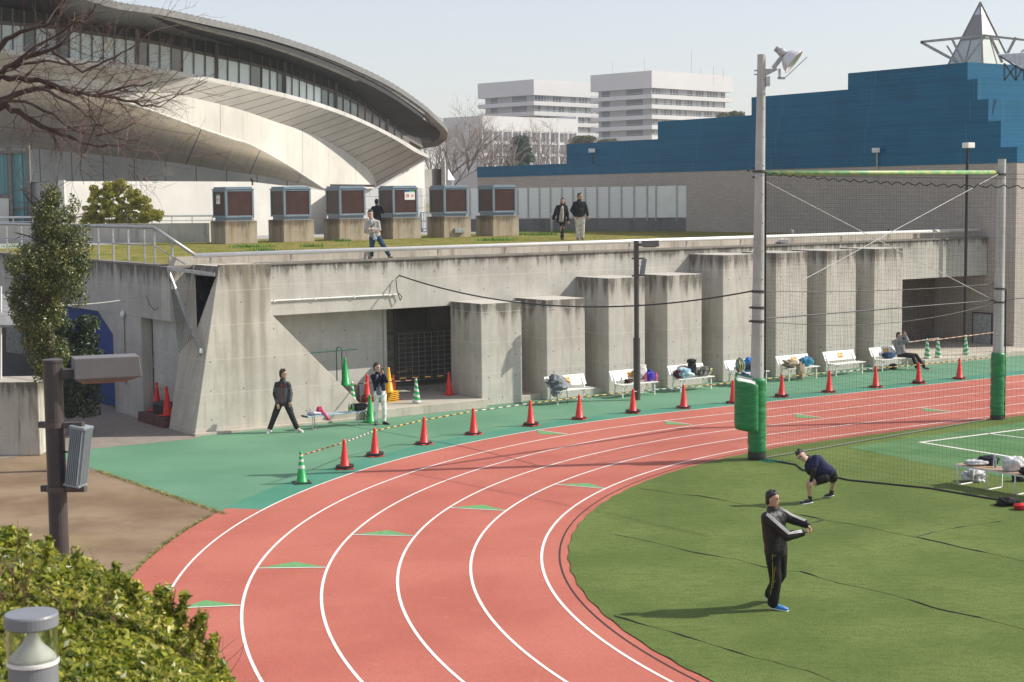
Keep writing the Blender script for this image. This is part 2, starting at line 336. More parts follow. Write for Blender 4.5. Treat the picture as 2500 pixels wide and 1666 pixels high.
MB().loft([(*p, .0165) for p in A2], [(*p, .0165) for p in A3]).build('drain_slot', pm('drain_dark', (.03, .02, .018), .8), kind='structure')
tf = arc(R6 - .47, n=200); tfp = [(p[0] + .02 * math.sin(i * 1.7), p[1] + .02 * math.cos(i * 2.3)) for i, p in enumerate(tf)]
tfp = tfp + [(tf[-1][0], -40), (140, -40)]
flat(tfp, .024, 'infield_turf', M_TURF)
pit = [G(2069, 1095), G(2130, 1107), G(2260, 1135), G(2400, 1160), G(2700, 1215)]
far = [G(3200, 900), G(2069, 1091)]
flat([tuple(p[:2]) for p in pit] + [tuple((G(2960, 1010))[:2]), tuple(G(2500, 1033)[:2])], .028, 'pitch_turf', M_PITCH)
pl = MB()
def gl(m, a, b, w=.05, z=.032):
    p, q = G(*a)[:2], G(*b)[:2]; d = (q - p) / np.hypot(*(q - p)); nn = np.array([-d[1], d[0]]) * w
    m.sheet([(*(p - nn), z), (*(q - nn), z), (*(q + nn), z), (*(p + nn), z)])
gl(pl, (2244, 1083.5), (2760, 1018)); gl(pl, (2247, 1083), (2760, 1166), z=.033); gl(pl, (2409, 1061), (2760, 1105), .03)
pl.build('pitch_lines', M_LINE, kind='structure')
# seams in the turf
def seam(pts, nm):
    m = MB(); P = [G(1500 + a / 2.353, 1000 + b / 2.353, .028) for a, b in pts]; Q = []
    for i in range(len(P) - 1):
        for t in np.linspace(0, 1, 9)[:-1]: Q.append(lerp(P[i], P[i + 1], t))
    for i, q in enumerate(Q):
        q[0] += .015 * noise.noise(Vector((i * .31, len(pts), 0))); q[1] += .02 * noise.noise(Vector((i * .37, 3, len(pts))))
    w = [max(.004, .008 + .020 * noise.noise(Vector((i * .13, len(pts) * 1.7, 1)))) for i in range(len(Q))]
    m.tube([(q[0], q[1], .024) for q in Q], w, 5); m.build('turf_seam', pm('seam_black', (.015, .018, .012), .9), kind='structure')
seam([(150, 455), (250, 468), (360, 487), (480, 495), (620, 520), (760, 548), (850, 562), (950, 583), (1070, 605), (1210, 635), (1370, 660), (1500, 685), (1620, 713), (1740, 735), (1880, 765), (2020, 800), (2150, 825), (2480, 900)], 1)
seam([(1110, 655), (1150, 648), (1210, 632)], 2); seam([(1740, 730), (1830, 705), (1930, 685), (2010, 672), (2130, 657), (2230, 640)], 3)
seam([(0, 718), (120, 740), (300, 780), (450, 820), (600, 845), (700, 860), (860, 905), (980, 927), (1070, 930), (1180, 965), (1300, 1000), (1430, 1025), (1560, 1055), (1700, 1095), (1870, 1150), (2050, 1185), (2120, 1200), (2480, 1295)], 4)
seam([(0, 1185), (150, 1230), (300, 1270), (480, 1325), (640, 1375), (800, 1425), (900, 1443), (1000, 1475), (1110, 1500), (1265, 1562), (1600, 1690)], 5)
# paved yard in front of the entrance
flat([tuple(G(-400, 1170)[:2]), tuple(G(110, 1108)[:2]), tuple(G(475, 1072)[:2]), tuple(LW(17.4, 39.8)[:2]), tuple(LW(17.4, 70)[:2]), tuple(LW(-20, 70)[:2])], .006, 'paved_yard', M_PAVE)
# near bank on which the camera, hedge and bollard stand
MB().box(-30, 12, -12, 6.9, .03, 4.0).build('bank', M_DIRT, kind='structure')
# roof lawn and plaza on the terrace
TZ = 4.45
M_CON = concrete('terrace_concrete', (.40, .385, .34), top=4.44, pitch=(.62, .62), tl=.5)
flat([tuple(LW(*p)[:2]) for p in ((17.3, 41.95), (51.4, 41.95), (51.4, 66), (30, 66), (17.3, 62))], TZ + .004, 'terrace_lawn', M_GRASS)
flat([tuple(LW(*p)[:2]) for p in ((-60, 41.9 + 20), (17.3, 61.95), (30, 65.95), (51.4, 65.95), (51.4, 330), (-60, 330))], TZ + .002, 'terrace_plaza', pm('plaza_paving', (.33, .33, .32), .85, .12, 2))
# small rises and weeds on the lawn
def weeds(cx, cy, n, r, hh, seed, mat, m=None):
    rs = np.random.default_rng(seed); m = m or MB()
    for i in range(n):
        a = rs.uniform(0, 6.28); q = r * rs.uniform(0, 1) ** .7; x = cx + q * math.cos(a); y = cy + q * math.sin(a) * .6
        h = hh * rs.uniform(.4, 1); b = rs.uniform(0, 6.28); wd = .012 + .01 * rs.random(); lx, ly = math.cos(b) * h * .5, math.sin(b) * h * .5
        m.add([(x - wd * math.sin(b), y + wd * math.cos(b), TZ), (x + wd * math.sin(b), y - wd * math.cos(b), TZ), (x + lx, y + ly, TZ + h)], [(0, 1, 2)])
    return m
M_WEED = pm('weed_green', (.11, .25, .03), .8, .3, 3, bump=0)
gm = MB()
for i, (x, y, r, n) in enumerate(((615, 604, .9, 260), (760, 603, .5, 120), (700, 590, .5, 150), (1325, 575, .7, 350), (1375, 567, .5, 160), (1265, 575, .5, 240), (1210, 588, .9, 260), (1268, 566, .4, 120), (960, 583, .6, 200), (645, 613, .5, 90), (40, 604, .6, 100), (1480, 560, .9, 160), (830, 590, .5, 120))):
    P = G(x, y, TZ); weeds(P[0], P[1], n, r, .17, i, M_WEED, gm)
rs = np.random.default_rng(3)
for i in range(900):
    P = LW(rs.uniform(17.5, 51), 42 + 22 * rs.random() ** 1.3, TZ); weeds(P[0], P[1], 3, .12, .06, 100 + i, M_WEED, gm)
gm.build('grass_tufts', M_WEED, kind='stuff', label='scattered green weeds and grass tufts on the terrace lawn', cat='grass')

# dry grass fringe where dirt meets track and apron
fm_ = MB(); rs = np.random.default_rng(12)
B3 = arc(R6 + 5 * LN + .8, n=400)
def fringe(p, q, n, wd, hh=.05):
    for i in range(n):
        t = rs.random(); b = lerp(np.array(p[:2]), np.array(q[:2]), t); d = np.array(q[:2]) - np.array(p[:2]); d /= np.hypot(*d); nn = np.array([-d[1], d[0]]); c = b + nn * abs(rs.normal(0, wd)) * (1 if rs.random() < .97 else -1)
        h = rs.uniform(.3, 1) * hh; a = rs.uniform(0, 6.28); lx, ly = math.cos(a) * h, math.sin(a) * h; w_ = .006
        fm_.add([(c[0] - w_ * math.sin(a), c[1] + w_ * math.cos(a), .006), (c[0] + w_ * math.sin(a), c[1] - w_ * math.cos(a), .006), (c[0] + lx, c[1] + ly, .01 + h)], [(0, 1, 2)])
fringe(G(556, 1257), G(246, 1151), 1500, -.07) if False else None
pA, pB = G(246, 1151), G(556, 1257); fringe(pB, pA, 2600, .06) if (np.cross((pA - pB)[:2], (G(300, 1300) - pB)[:2]) > 0) else fringe(pA, pB, 2600, .06)
for i in range(len(B3) - 1):
    if B3[i][0] < -3.5 and 14 < B3[i][1] < pB[1] - .05: fringe(B3[i + 1], B3[i], 60, .05)
fm_.build('grass_fringe', pm('dry_grass', (.28, .27, .09), .9, .4, 4, bump=0), kind='stuff', label='thin dry grass fringe along the edge of the dirt', cat='grass')
# ================= TERRACE BUILDING (wall frame: s, y, z) =================
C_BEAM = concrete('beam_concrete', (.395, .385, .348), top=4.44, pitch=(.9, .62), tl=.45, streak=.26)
C_END = concrete('end_concrete', (.36, .35, .32), top=4.44, tl=.7, streak=.5)
C_IN = concrete('recess_concrete', (.44, .44, .41), pitch=(.75, .92), streak=.25)
C_PAR = concrete('parapet_concrete', (.42, .385, .33), dots=False, streak=.9)
C_CAP = concrete('ledge_concrete', (.17, .16, .14), dots=False, streak=.8)
C_PLAIN = concrete('plain_concrete', (.36, .34, .29), dots=False, streak=.5)
tb = thing('terrace_building', 'long stained concrete terrace block with grass roof behind the row of pillars', 'building', (17.16, 41.37, 0), 'L')
MB().box(17.16, 51.44, 41.37, 42.0, 2.95, 4.40).build('beam', C_BEAM, tb, bev=.01)
MB().box(17.12, 51.44, 41.33, 41.92, 4.402, 4.462).build('ledge', C_CAP, tb, bev=.01)
m = MB(); s = 17.4; q = 0
while s < 51.3:
    e = min(51.3, s + 1.2); m.box(s, e - .008, 41.86, 41.97, 4.464, 4.70 + .003 * (q % 2)); s = e; q += 1
m.build('parapet', C_PAR, tb)
MB().box(17.2, 51.44, 42.002, 62, 4.1, 4.44).build('roof_slab', C_PLAIN, tb)
MB().box(17.16, 17.5, 42.003, 62, 2.95, 4.44).build('end_beam', C_END, tb)
MB().box(17.12, 17.45, 42.0, 62, 4.443, 4.50).build('end_kerb', C_CAP, tb)
# end wall below the beam: solid, meter recess, blue vault
MB().box(17.17, 17.5, 43.55, 45.78, 0, 2.947).build('end_wall', C_END, tb, bev=.01)
m = MB(); m.prism([(17.17, 45.785, 2.947), (17.17, 48.6, 2.947), (17.17, 48.6, 2.60), (17.17, 45.785, 1.55)][::-1], (0, 0, 0), (.33, 0, 0)) if False else None
m = MB(); m.prism([(17.18, 45.785, 2.946), (17.18, 45.785, 2.30), (17.18, 47.0, 2.946)], (0, 0, 0), (.3, 0, 0)); m.build('arch_corner', C_END, tb)
MB().box(17.5, 17.6, 43.5, 41.4, 0, 2.947).box(18.25, 18.45, 41.42, 43.55, 0, 2.947).build('meter_recess_wall', C_IN, tb)
BLUEW = pm('blue_wall_paint', (.008, .055, .26), .5, .12, 3)
MB().box(17.55, 17.7, 45.8, 60, 0, 3.6).build('blue_vault_wall', BLUEW, tb)
MB().box(17.5, 17.6, 45.79, 60, 2.4, 4.0).build('blue_vault_head', BLUEW, tb) if False else None
# recess behind the buttress
MB().box(20.4, 24.5, 42.47, 42.7, .0, 2.947).build('recess_wall', C_IN, tb)
MB().box(24.503, 24.6, 42.4, 43.6, 0, 2.947).build('jamb', C_IN, tb)
wf = MB(); FR = pm('window_frame_grey', (.085, .08, .075), .5, .1)
wf.box(24.7, 27.6, 43.16, 43.22, 2.02, 2.1).box(24.7, 27.6, 43.16, 43.22, 2.85, 2.94).box(24.7, 27.6, 43.13, 43.22, .36, .46)
for s in (24.65, 25.35, 26.55, 27.6): wf.box(s - .03, s + .03, 43.155, 43.225, .1 if s < 25.5 else .4, 2.94)
wf.build('window_frame', FR, tb)
GLD = pm('dark_glass', (.085, .084, .076), .2, .3, 1, bump=0)
CURT = pm('drawn_curtain', (.16, .15, .13), .7, .3, 6)
MB().box(25.38, 26.52, 43.2, 43.22, 2.1, 2.85).build('window_glass', GLD, tb); MB().box(26.58, 27.6, 43.2, 43.22, 2.1, 2.85).build('window_glass', GLD, tb); MB().box(24.68, 25.32, 43.2, 43.22, .1, 2.85).build('door_glass', CURT, tb)
gb = MB()
for i in range(9): gb.box(25.45 + i * .24, 25.46 + i * .24, 43.12, 43.135, .5, 2.0)
for i in range(11): gb.box(25.4, 27.5, 43.118, 43.133, .5 + i * .15, .509 + i * .15)
gb.build('window_grille', pm('grille_metal', (.42, .42, .39), .5), tb)
MB().box(25.38, 27.6, 43.19, 43.22, .46, 2.02).build('window_glass', GLD, tb)
MB().box(24.6, 44.5, 43.26, 43.5, 0, 2.947).build('back_wall', C_IN, tb)
# platform kerbs
KB = concrete('kerb_concrete', (.40, .37, .31), dots=False, streak=.7)
MB().box(22.1, 26.22, 39.33, 39.55, 0, .27).build('kerb', KB, tb, bev=.015); MB().box(21.0, 26.2, 39.55, 43.2, 0, .25).build('platform', C_PLAIN, tb)
MB().box(27.78, 43.2, 39.92, 43.2, 0, .17).build('platform', KB, tb, bev=.01)
MB().box(44.9, 51.4, 38.8, 46, 0, .2).build('platform', KB, tb, bev=.015)
# right hand opening with shutter
MB().box(44.8, 45.0, 41.4, 46, .2, 2.947).build('opening_side_wall', C_IN, tb)
MB().box(44.7, 46.4, 41.37, 41.75, .2, 2.947).build('opening_pier', C_PLAIN, tb)
sh_ = MB()
for i in range(34): sh_.bar((44.9, 44.0, .2 + i * .083), (51.4, 44.0, .2 + i * .083), .03, .07)
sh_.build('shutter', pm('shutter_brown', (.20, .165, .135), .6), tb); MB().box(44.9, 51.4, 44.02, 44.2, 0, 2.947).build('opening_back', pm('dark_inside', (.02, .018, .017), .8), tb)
# conduit along the beam, wall brackets
cd = MB(); cd.tube([(19.3, 41.33, 3.38), (24.35, 41.33, 3.38)], .022)
for s in (20.3, 21.6, 22.9, 24.1): cd.box(s - .03, s + .03, 41.30, 41.37, 3.35, 3.41)
cd.build('conduit_pipe', WHITE, tb)
ds = MB()
for s, z0 in ((16.0, 0),): pass
# pipes, meter box in the recess
pp = thing('wall_pipes', 'grey pipes and small meter box inside the recess left of the buttress', 'pipes', (18.2, 42.6, 0), 'L')
def sp(x, y, s=18.2): return tuple(side(x, y, s))
p1 = MB(); a, b, c, d = sp(355, 820), sp(355, 875), sp(365, 800), sp(400, 798)
p1.tube([sp(354, 905), sp(355, 815), sp(362, 802), sp(378, 799), (18.2, sp(378, 799)[1], 2.9)], .02)
p1.build('conduit_pipe', pm('pipe_grey', (.20, .2, .19), .5), pp)
MB().tube([(18.17, sp(394, 900)[1], .1), (18.17, sp(394, 900)[1], 2.5), (18.17, sp(400, 790)[1], 2.7), (18.17, sp(410, 790)[1], 2.75)], .045).build('drain_pipe', pm('pipe_pale', (.36, .34, .3), .5), pp)
y0 = sp(378, 880)[1]; MB().box(18.08, 18.24, y0 - .12, y0 + .12, 1.3, 1.6).build('meter_box', WHITE, pp, bev=.01)
MB().tube([(18.18, y0, 1.3), (18.18, y0 + .02, 1.1), (18.18, y0 + .25, 1.05), (18.18, y0 + .42, 1.2), (18.18, y0 + .42, 1.7)], .03).tube([(18.18, y0 - .05, 1.3), (18.18, y0 - .05, .1)], .02).build('cable_loop', BLACK, pp)
wl = thing('wall_lamp', 'round white bulkhead lamp on the shaded end wall above the blue vault edge', 'wall lamp', tuple(side(299, 768, 17.1)), 'L')
b_ = wl['_b']; MB().ell(b_, (.06, 0, 0), (0, .11, 0), (0, 0, .11)).build('lamp_glass', WHITE, wl, smooth=True); MB().tube([(17.14, b_[1], b_[2] - .1), (17.14, b_[1], .9)], .012, 5).build('cable', DGREY, wl)
# ---------- buttress ----------
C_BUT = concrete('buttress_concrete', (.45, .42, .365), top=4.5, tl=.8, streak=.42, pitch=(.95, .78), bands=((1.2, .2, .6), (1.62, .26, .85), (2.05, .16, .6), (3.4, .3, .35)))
bt = thing('buttress', 'big battered concrete buttress with a diagonal foot and dark slot in its left side', 'buttress', (17.05, 39.62, 0), 'L')
fr = [(17.02, 0), (22.15, 0), (22.1, .42), (19.36, 3.14), (19.40, 4.52), (17.86, 4.54)]
m = MB(); m.prism([(s, 0, z) for s, z in fr], (0, 39.62, 0), (0, 39.72, 0)); m.build('front_wall', C_BUT, bt, bev=.012)
MB().prism([(s, 0, z) for s, z in [(19.2, 0), (22.12, 0), (22.07, .42), (19.33, 3.14), (19.37, 4.5), (19.2, 4.5)]], (0, 39.723, 0), (0, 40.4, 0)).build('foot', C_BUT, bt)
bs = lambda z: 17.025 + .84 * z / 4.54
pyz = [(39.722, 0), (41.36, 0), (41.36, 4.5), (39.722, 4.5), (39.722, 4.22), (41.08, 4.22), (40.45, 2.80), (39.76, 4.16), (39.722, 4.16)]
m = MB(); k = len(pyz); m.add([(bs(z), y, z) for y, z in pyz] + [(18.55, y, z) for y, z in pyz], [tuple(range(k)), tuple(range(2 * k - 1, k - 1, -1))] + [(i, i + k, (i + 1) % k + k, (i + 1) % k) for i in range(k)]); m.m[2 + 4] = m.m[2 + 5] = m.m[2 + 6] = 1; m.build('slotted_side', [C_BUT, pm('slot_sheet', (.012, .012, .013), .35, .3, 3, bump=.6, bs=3, dist=.2)], bt)
MB().box(18.553, 19.3, 39.722, 41.36, 0, 4.5).build('rear_wall', C_BUT, bt)
MB().box(18.54, 18.548, 39.73, 41.35, 2.6, 4.3).build('slot_back', pm('slot_dark', (.02, .02, .02), .8), bt)
MB().box(16.98, 22.5, 39.48, 39.618, 0, .075).build('plinth', KB, bt, bev=.008)
# mesh screen on the left of the buttress
ms = thing('mesh_screen', 'triangular grey mesh screen leaning from the wall corner to the buttress', 'screen', (17.1, 41.3, 0), 'L')
A_ = np.array((17.12, 41.34, 4.42)); B_ = side(501, 870, 17.28) * [1, 1, 1]; B_ = np.array((17.33, 39.75, side(501, 870, 17.3)[2])); D_ = np.array((17.75, 39.66, 4.28)); Cc = side(438, 864, 17.1)
MB().bar(A_, B_, .05, .07).bar(A_ + [-.0, 0, 0], Cc, .03, .03).bar(A_, D_, .05, .09).build('screen_frame', GALV, ms)
sm_ = MB()
for i in range(1, 36):
    t = i / 36; p = lerp(A_, Cc, t); q_ = lerp(A_, B_, t * .8); sm_.bar(p, q_, .012, .012)
for i in range(1, 9): sm_.bar(A_, lerp(Cc, lerp(A_, B_, .8), i / 9), .008, .008)
sm_.build('mesh', pm('mesh_metal', (.16, .155, .15), .5, metal=.5), ms)
MB().cb(B_ + [0, 0, .12], (.08, .08, .12)).build('bracket', WHITE, ms)
# ---------- pillars ----------
ORD = ['first', 'second', 'third', 'fourth', 'fifth', 'sixth', 'seventh', 'eighth', 'ninth', 'tenth', 'eleventh', 'twelfth', 'thirteenth', 'fourteenth', 'fifteenth', 'sixteenth']
PZ = [3.09, 3.09, 3.665, 3.665, 4.25, 4.25, 4.25, 4.25]; PS = [26.26 + 2.414 * i for i in range(8)]
PL = ['low stained concrete pillar nearest the buttress with a lamp shadow on it', 'low stained concrete pillar, second from the buttress', 'medium high concrete pillar behind the dark lamp post', 'medium high concrete pillar right of the dark lamp post',
      'tall concrete pillar left of the floodlight pole', 'tall concrete pillar just right of the floodlight pole', 'tall concrete pillar behind the empty white bench', 'tall concrete pillar farthest right, by the seated person']
for i in range(8):
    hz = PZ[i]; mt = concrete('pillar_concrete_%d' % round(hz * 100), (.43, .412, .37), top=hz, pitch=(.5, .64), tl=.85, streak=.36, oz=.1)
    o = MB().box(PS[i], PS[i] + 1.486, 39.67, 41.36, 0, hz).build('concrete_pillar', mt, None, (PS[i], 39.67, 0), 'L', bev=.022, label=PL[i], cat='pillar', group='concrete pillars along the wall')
# ---------- terrace rails ----------
tr_ = thing('terrace_rail', 'long white tubular rail running along the roof edge ledge', 'rail', (17.98, 41.6, 4.5), 'L')
MB().tube([(17.98, 41.55, 4.735), (51.2, 41.55, 4.735)], .064, 12).build('rail_pipe', pm('rail_pale', (.85, .85, .83), .35, .04, metal=.2, bump=0), tr_, smooth=True)
for i in range(14): MB().bar((18.5 + 2.5 * i, 41.6, 4.462), (18.5 + 2.5 * i, 41.6, 4.70), .04).build('rail_post', GALV, tr_)
hr = thing('stair_handrail', 'grey metal handrail with posts on the shaded edge, bent down at its right end', 'handrail', (17.2, 42.4, 4.5), 'L')
MB().tube([(17.2, 66, 5.50), (17.2, 42.42, 5.52), (17.98, 41.5, 4.76)], .05, 10).build('rail_pipe', GALV, hr, smooth=True)
MB().tube([(17.2, 66, 5.02), (17.2, 42.42, 5.02), (17.75, 41.62, 4.5)], .018, 6).build('lower_rail', GALV, hr)
for y in (62, 60.5, 58.9, 57.3, 55.7, 54.1, 52.5, 50.9, 49.3, 48.0, 46.8, 45.58, 44.38, 43.16, 42.42): MB().bar((17.2, y, 4.50), (17.2, y, 5.5), .05).build('post', GALV, hr)
MB().bar((17.55, 42.0, 4.5), (17.55, 42.0, 5.14), .05).build('post', GALV, hr)
# ---------- roof vents ----------
VB = pm('vent_frame_blue_grey', (.19, .255, .32), .4, .08, 8, metal=.2); VD = pm('vent_panel_brown', (.062, .030, .027), .4, .15, 2.5, bump=.05, dirt=.2, spec=.3)
C_PED = concrete('pedestal_concrete', (.33, .29, .22), dots=False, streak=1.0, top=.92, tl=.4, rust=.25)
def vent(i):
    s = 27.5 + 2.63 * i; t = thing('roof_vent', '', 'vent', (s, 60.3, TZ), 'L', 'blue framed vents on concrete plinths')
    if i == 0:
        z0 = TZ + .93
        MB().box(s, s + 1.43, 60.3, 61.73, TZ, z0).build('pedestal', C_PED, t, bev=.012)
        MB().box(s + .15, s + 1.28, 60.45, 61.58, z0, z0 + .13).build('base_frame', VB, t)
        f = MB(); a, b, c, d, z1, z2 = s + .08, s + 1.35, 60.38, 61.65, z0 + .13, z0 + 1.28
        for x, y in ((a, c), (b - .09, c), (a, d - .09), (b - .09, d - .09)): f.box(x, x + .09, y, y + .09, z1, z2)
        for zz in (z1, z2 - .08): f.box(a + .09, b - .09, c, c + .06, zz, zz + .08).box(a + .09, b - .09, d - .06, d, zz, zz + .08).box(a, a + .06, c + .09, d - .09, zz, zz + .08).box(b - .06, b, c + .09, d - .09, zz, zz + .08)
        f.build('frame', VB, t, bev=.008)
        MB().box(a + .09, b - .09, c + .025, c + .04, z1 + .08, z2 - .08).build('panel', VD, t); MB().box(a + .025, a + .04, c + .09, d - .09, z1 + .08, z2 - .08).build('panel', VD, t)
        MB().box(b - .04, b - .025, c + .09, d - .09, z1 + .08, z2 - .08).build('panel', VD, t); MB().box(a + .09, b - .09, d - .04, d - .025, z1 + .08, z2 - .08).build('panel', VD, t)
        MB().box(a - .03, b + .03, c - .03, d + .03, z2, z2 + .03).box(a + .04, b - .04, c + .04, d - .04, z2 + .03, z2 + .11).build('cap', VB, t, bev=.006)
    return t
v0 = vent(0)
VL = ['blue framed vent with a sign on its left panel, leftmost of six', 'blue framed vent second from the left, weeds at its plinth', 'blue framed vent third from the left, left of the leaning man', 'blue framed vent fourth from the left, with a white prohibition sign on the front',
      'blue framed vent fifth from the left, grey box on its plinth', 'blue framed vent rightmost of the six, nearest the walking couple']
vents = [v0]; v0['label'] = VL[0]
for i in range(1, 6): vents.append(moved(v0, tuple(LW(27.5 + 2.63 * i, 60.3, TZ)), VL[i]))
RED = pm('sign_red', (.62, .03, .03), .5, .02, bump=0); SBLK = pm('sign_black', (.02, .02, .02), .5, .02, bump=0); SBL = pm('sign_blue', (.03, .16, .42), .5, .02, bump=0); SGR = pm('sign_green', (.1, .4, .2), .5, .02, bump=0)
def nosign(parent, P, w, h, ax):      # two pictograms: no dogs, no smoking; local coords of the vent
    P = np.array(P); U = np.array(ax); 
    def bx(u0, u1, z0, z1, d, mt, nm):
        nv = np.array([U[1], -U[0], 0]); m = MB(); a = P + U * u0 + nv * d; b = P + U * u1 + nv * d
        vs = [a + [0, 0, z0], b + [0, 0, z0], b + [0, 0, z1], a + [0, 0, z1]]; m.prism(vs, (0, 0, 0), tuple(-nv * .004)); o = m.build(nm, mt, None); o.parent = parent; o.location = (0, 0, 0); return o
    bx(0, w, 0, h, .01, WHITE, 'sign_plate'); bx(0, w * .49, h * .84, h, .013, SBL, 'sign_band'); bx(w * .51, w, h * .84, h, .013, SGR, 'sign_band')
    nv = np.array([U[1], -U[0], 0])
    for k in (0, 1):
        c = P + U * w * (.27 + .47 * k) + nv * .014 + np.array([0, 0, h * .44]); r = w * (.16 if k == 0 else .12); m = MB(); n = 20
        for j in range(n):
            a0_, a1_ = 2 * math.pi * j / n, 2 * math.pi * (j + 1) / n
            m.add([c + (U * math.cos(a) + np.array([0, 0, 1]) * math.sin(a)) * rr_ for a in (a0_, a1_) for rr_ in (r, r * .78)], [(0, 2, 3, 1)])
        sl_ = (U * -.707 + np.array([0, 0, .707])); pr = (U * .707 + np.array([0, 0, .707])); m.add([c + sl_ * r * x + pr * r * y for x, y in ((-.85, -.1), (.85, -.1), (.85, .1), (-.85, .1))], [(0, 1, 2, 3)])
        o = m.build('prohibition_ring', RED, None); o.parent = parent; o.location = (0, 0, 0)
        g = MB(); c2 = c - nv * .001
        sh = [(-.5, -.45, -.3, .15), (.25, .45, -.3, .15), (-.5, .5, -.05, .25), (.3, .7, .15, .5)] if k == 0 else [(-.6, .5, -.1, .08)]
        for (x0, x1, z0_, z1_) in sh: g.add([c2 + U * x * r + np.array([0, 0, z * r]) for x, z in ((x0, z0_), (x1, z0_), (x1, z1_), (x0, z1_))], [(0, 1, 2, 3)])
        o = g.build('pictogram', SBLK, None); o.parent = parent; o.location = (0, 0, 0)
nosign(vents[3], (.68, .095, 1.70), .52, .40, (1, 0, 0))
nosign(vents[0], (.09, .98, 1.62), .38, .42, (0, -1, 0))
ob = MB().box(.5, 1.02, -.12, -.002, .2, .4).build('junction_box', pm('box_grey', (.28, .31, .33), .5), None, bev=.01); ob.parent = vents[4]; ob.location = (0, 0, 0)
# ================= BLUE TILED HALL =================
M_BRK = bricks('hall_brick', (.50, .445, .40), (.43, .385, .345), (.33, .30, .27), .26, .085, .12, .75, .3)
M_BLU = bricks('hall_blue_tile', (.006, .105, .205), (.008, .12, .23), (.02, .16, .28), 1.6, .145, .06, .45, .25, var=.35)
SH = 51.47
_b = M_BLU.node_tree; _p = _b.nodes['Principled BSDF']; _l = _p.inputs['Base Color'].links[0].from_socket; _n = NT.__new__(NT); _n.mat = M_BLU; _n.t = _b; _n.b = _p; _n.tc = [q for q in _b.nodes if q.type == 'TEX_COORD'][0]
_x, _y, _z = _n.xyz(); _u = _n.m('ADD', _x, _y); _j = _n.m('ABSOLUTE', _n.m('SUBTRACT', _n.m('FRACT', _n.m('DIVIDE', _u, 5.4)), .5)); _k = _n.mix(_n.m('MULTIPLY', _n.rng(_j, .004, .008, 1, 0), .35), _l, (.06, .22, .34))
_j2 = _n.m('ABSOLUTE', _n.m('SUBTRACT', _n.m('FRACT', _n.m('DIVIDE', _z, .58)), .5)); _k = _n.mix(_n.m('MULTIPLY', _n.rng(_j2, .02, .05, 1, 0), .38), _k, (.003, .05, .11))
_k = _n.mix(_n.m('MULTIPLY', _n.rng(_n.noise(1, 6, _n.vec(_n.m('MULTIPLY', _u, 2.5), 0, _n.m('MULTIPLY', _z, .35)), .7), .60, .74), .35), _k, (.10, .25, .36))
_k = _n.mix(_n.m('MULTIPLY', _n.rng(_n.noise(.35, 3, _n.vec(_n.m('FLOOR', _n.m('DIVIDE', _u, 5.4)), 0, _n.m('FLOOR', _n.m('DIVIDE', _z, .58)))), .35, .6), .3), _k, (.012, .15, .27)); _n.col(_k)
hall = thing('swimming_hall', 'stepped blue tiled hall on a brown brick base filling the right background', 'building', (SH, 40.05, 0), 'L')
yl = side(1165.6, 437, SH)[1]
MB().box(SH, 95, 40.05, yl, 0, 7.34).build('brick_wall', M_BRK, hall)
MB().box(SH - .02, 95, 40.03, yl, 7.343, 7.95).build('blue_tier', M_BLU, hall)
zp = 7.953
for k, (xr, yr, xl) in enumerate(((2444, 294.7, 1383), (2413.5, 242, 1606), (2386.8, 193, 1834.5), (2362.6, 152.3, 2069))):
    sk = SH + .12 + .1 * k; c = side(xr, yr, sk); y1 = side(xl, 350, sk)[1]
    MB().box(sk, 95, c[1], y1, zp, c[2]).build('blue_tier', M_BLU, hall)
    zp = c[2] + .003
zt = zp
dr = side(2378, 765, SH); d2 = side(2420, 848, SH)
MB().box(SH - .05, SH - .003, d2[1], dr[1], .2, dr[2]).build('door', pm('door_grey', (.36, .38, .40), .5), hall)
MB().box(SH - .04, SH - .003, d2[1] - .06, dr[1] + .06, .2, dr[2] + .06).build('door_frame', DGREY, hall)
# pyramid rooflight
pw_ = Dp(2399, 156, 70.); pc = Lc(pw_); L_ = 1.95; zt = pc[2]; ap_ = np.array([pc[0] + L_ / 2, pc[1] + L_ / 2])
Pw = LW(*ap_, 0); dA = ray(2396, 5.7); za = H + dA[2] * Pw[1] / dA[1]
pyr = thing('pyramid_rooflight', 'glazed pyramid rooflight with grey panels and a white tip on the blue hall', 'rooflight', (pc[0], pc[1], zt), 'L'); MB().box(pc[0] + .05, pc[0] + L_ - .05, pc[1] + .05, pc[1] + L_ - .05, zt - 2, zt - .01).build('plinth', M_BLU, pyr)
def pyr_seg(t0, t1, nm, mt, g=0):
    q = []
    for t in (t0, t1):
        h = L_ / 2 * (1 - t); z = zt + (za - zt) * t; q += [(ap_[0] - h, ap_[1] - h, z), (ap_[0] + h, ap_[1] - h, z), (ap_[0] + h, ap_[1] + h, z), (ap_[0] - h, ap_[1] + h, z)]
    MB().add(q, [(0, 1, 5, 4), (1, 2, 6, 5), (2, 3, 7, 6), (3, 0, 4, 7), (3, 2, 1, 0), (4, 5, 6, 7)]).build(nm, mt, pyr)
pyr_seg(0, .42, 'glazing', pm('frosted_glazing', (.46, .50, .45), .25, .05, 2, bump=0)); pyr_seg(.4201, .80, 'grey_panels', pm('roof_grey_metal', (.26, .245, .24), .4, .05, metal=.3, bump=0)); pyr_seg(.8001, .995, 'tip', pm('roof_white_metal', (.6, .62, .66), .3, .03, metal=.3, bump=0))
rb = MB()
for sx, sy in ((-1, -1), (1, -1), (1, 1), (-1, 1)): rb.bar((ap_[0] + sx * L_ / 2, ap_[1] + sy * L_ / 2, zt), (ap_[0], ap_[1], za), .07)
h_ = L_ / 2 * .58; zz = zt + (za - zt) * .42
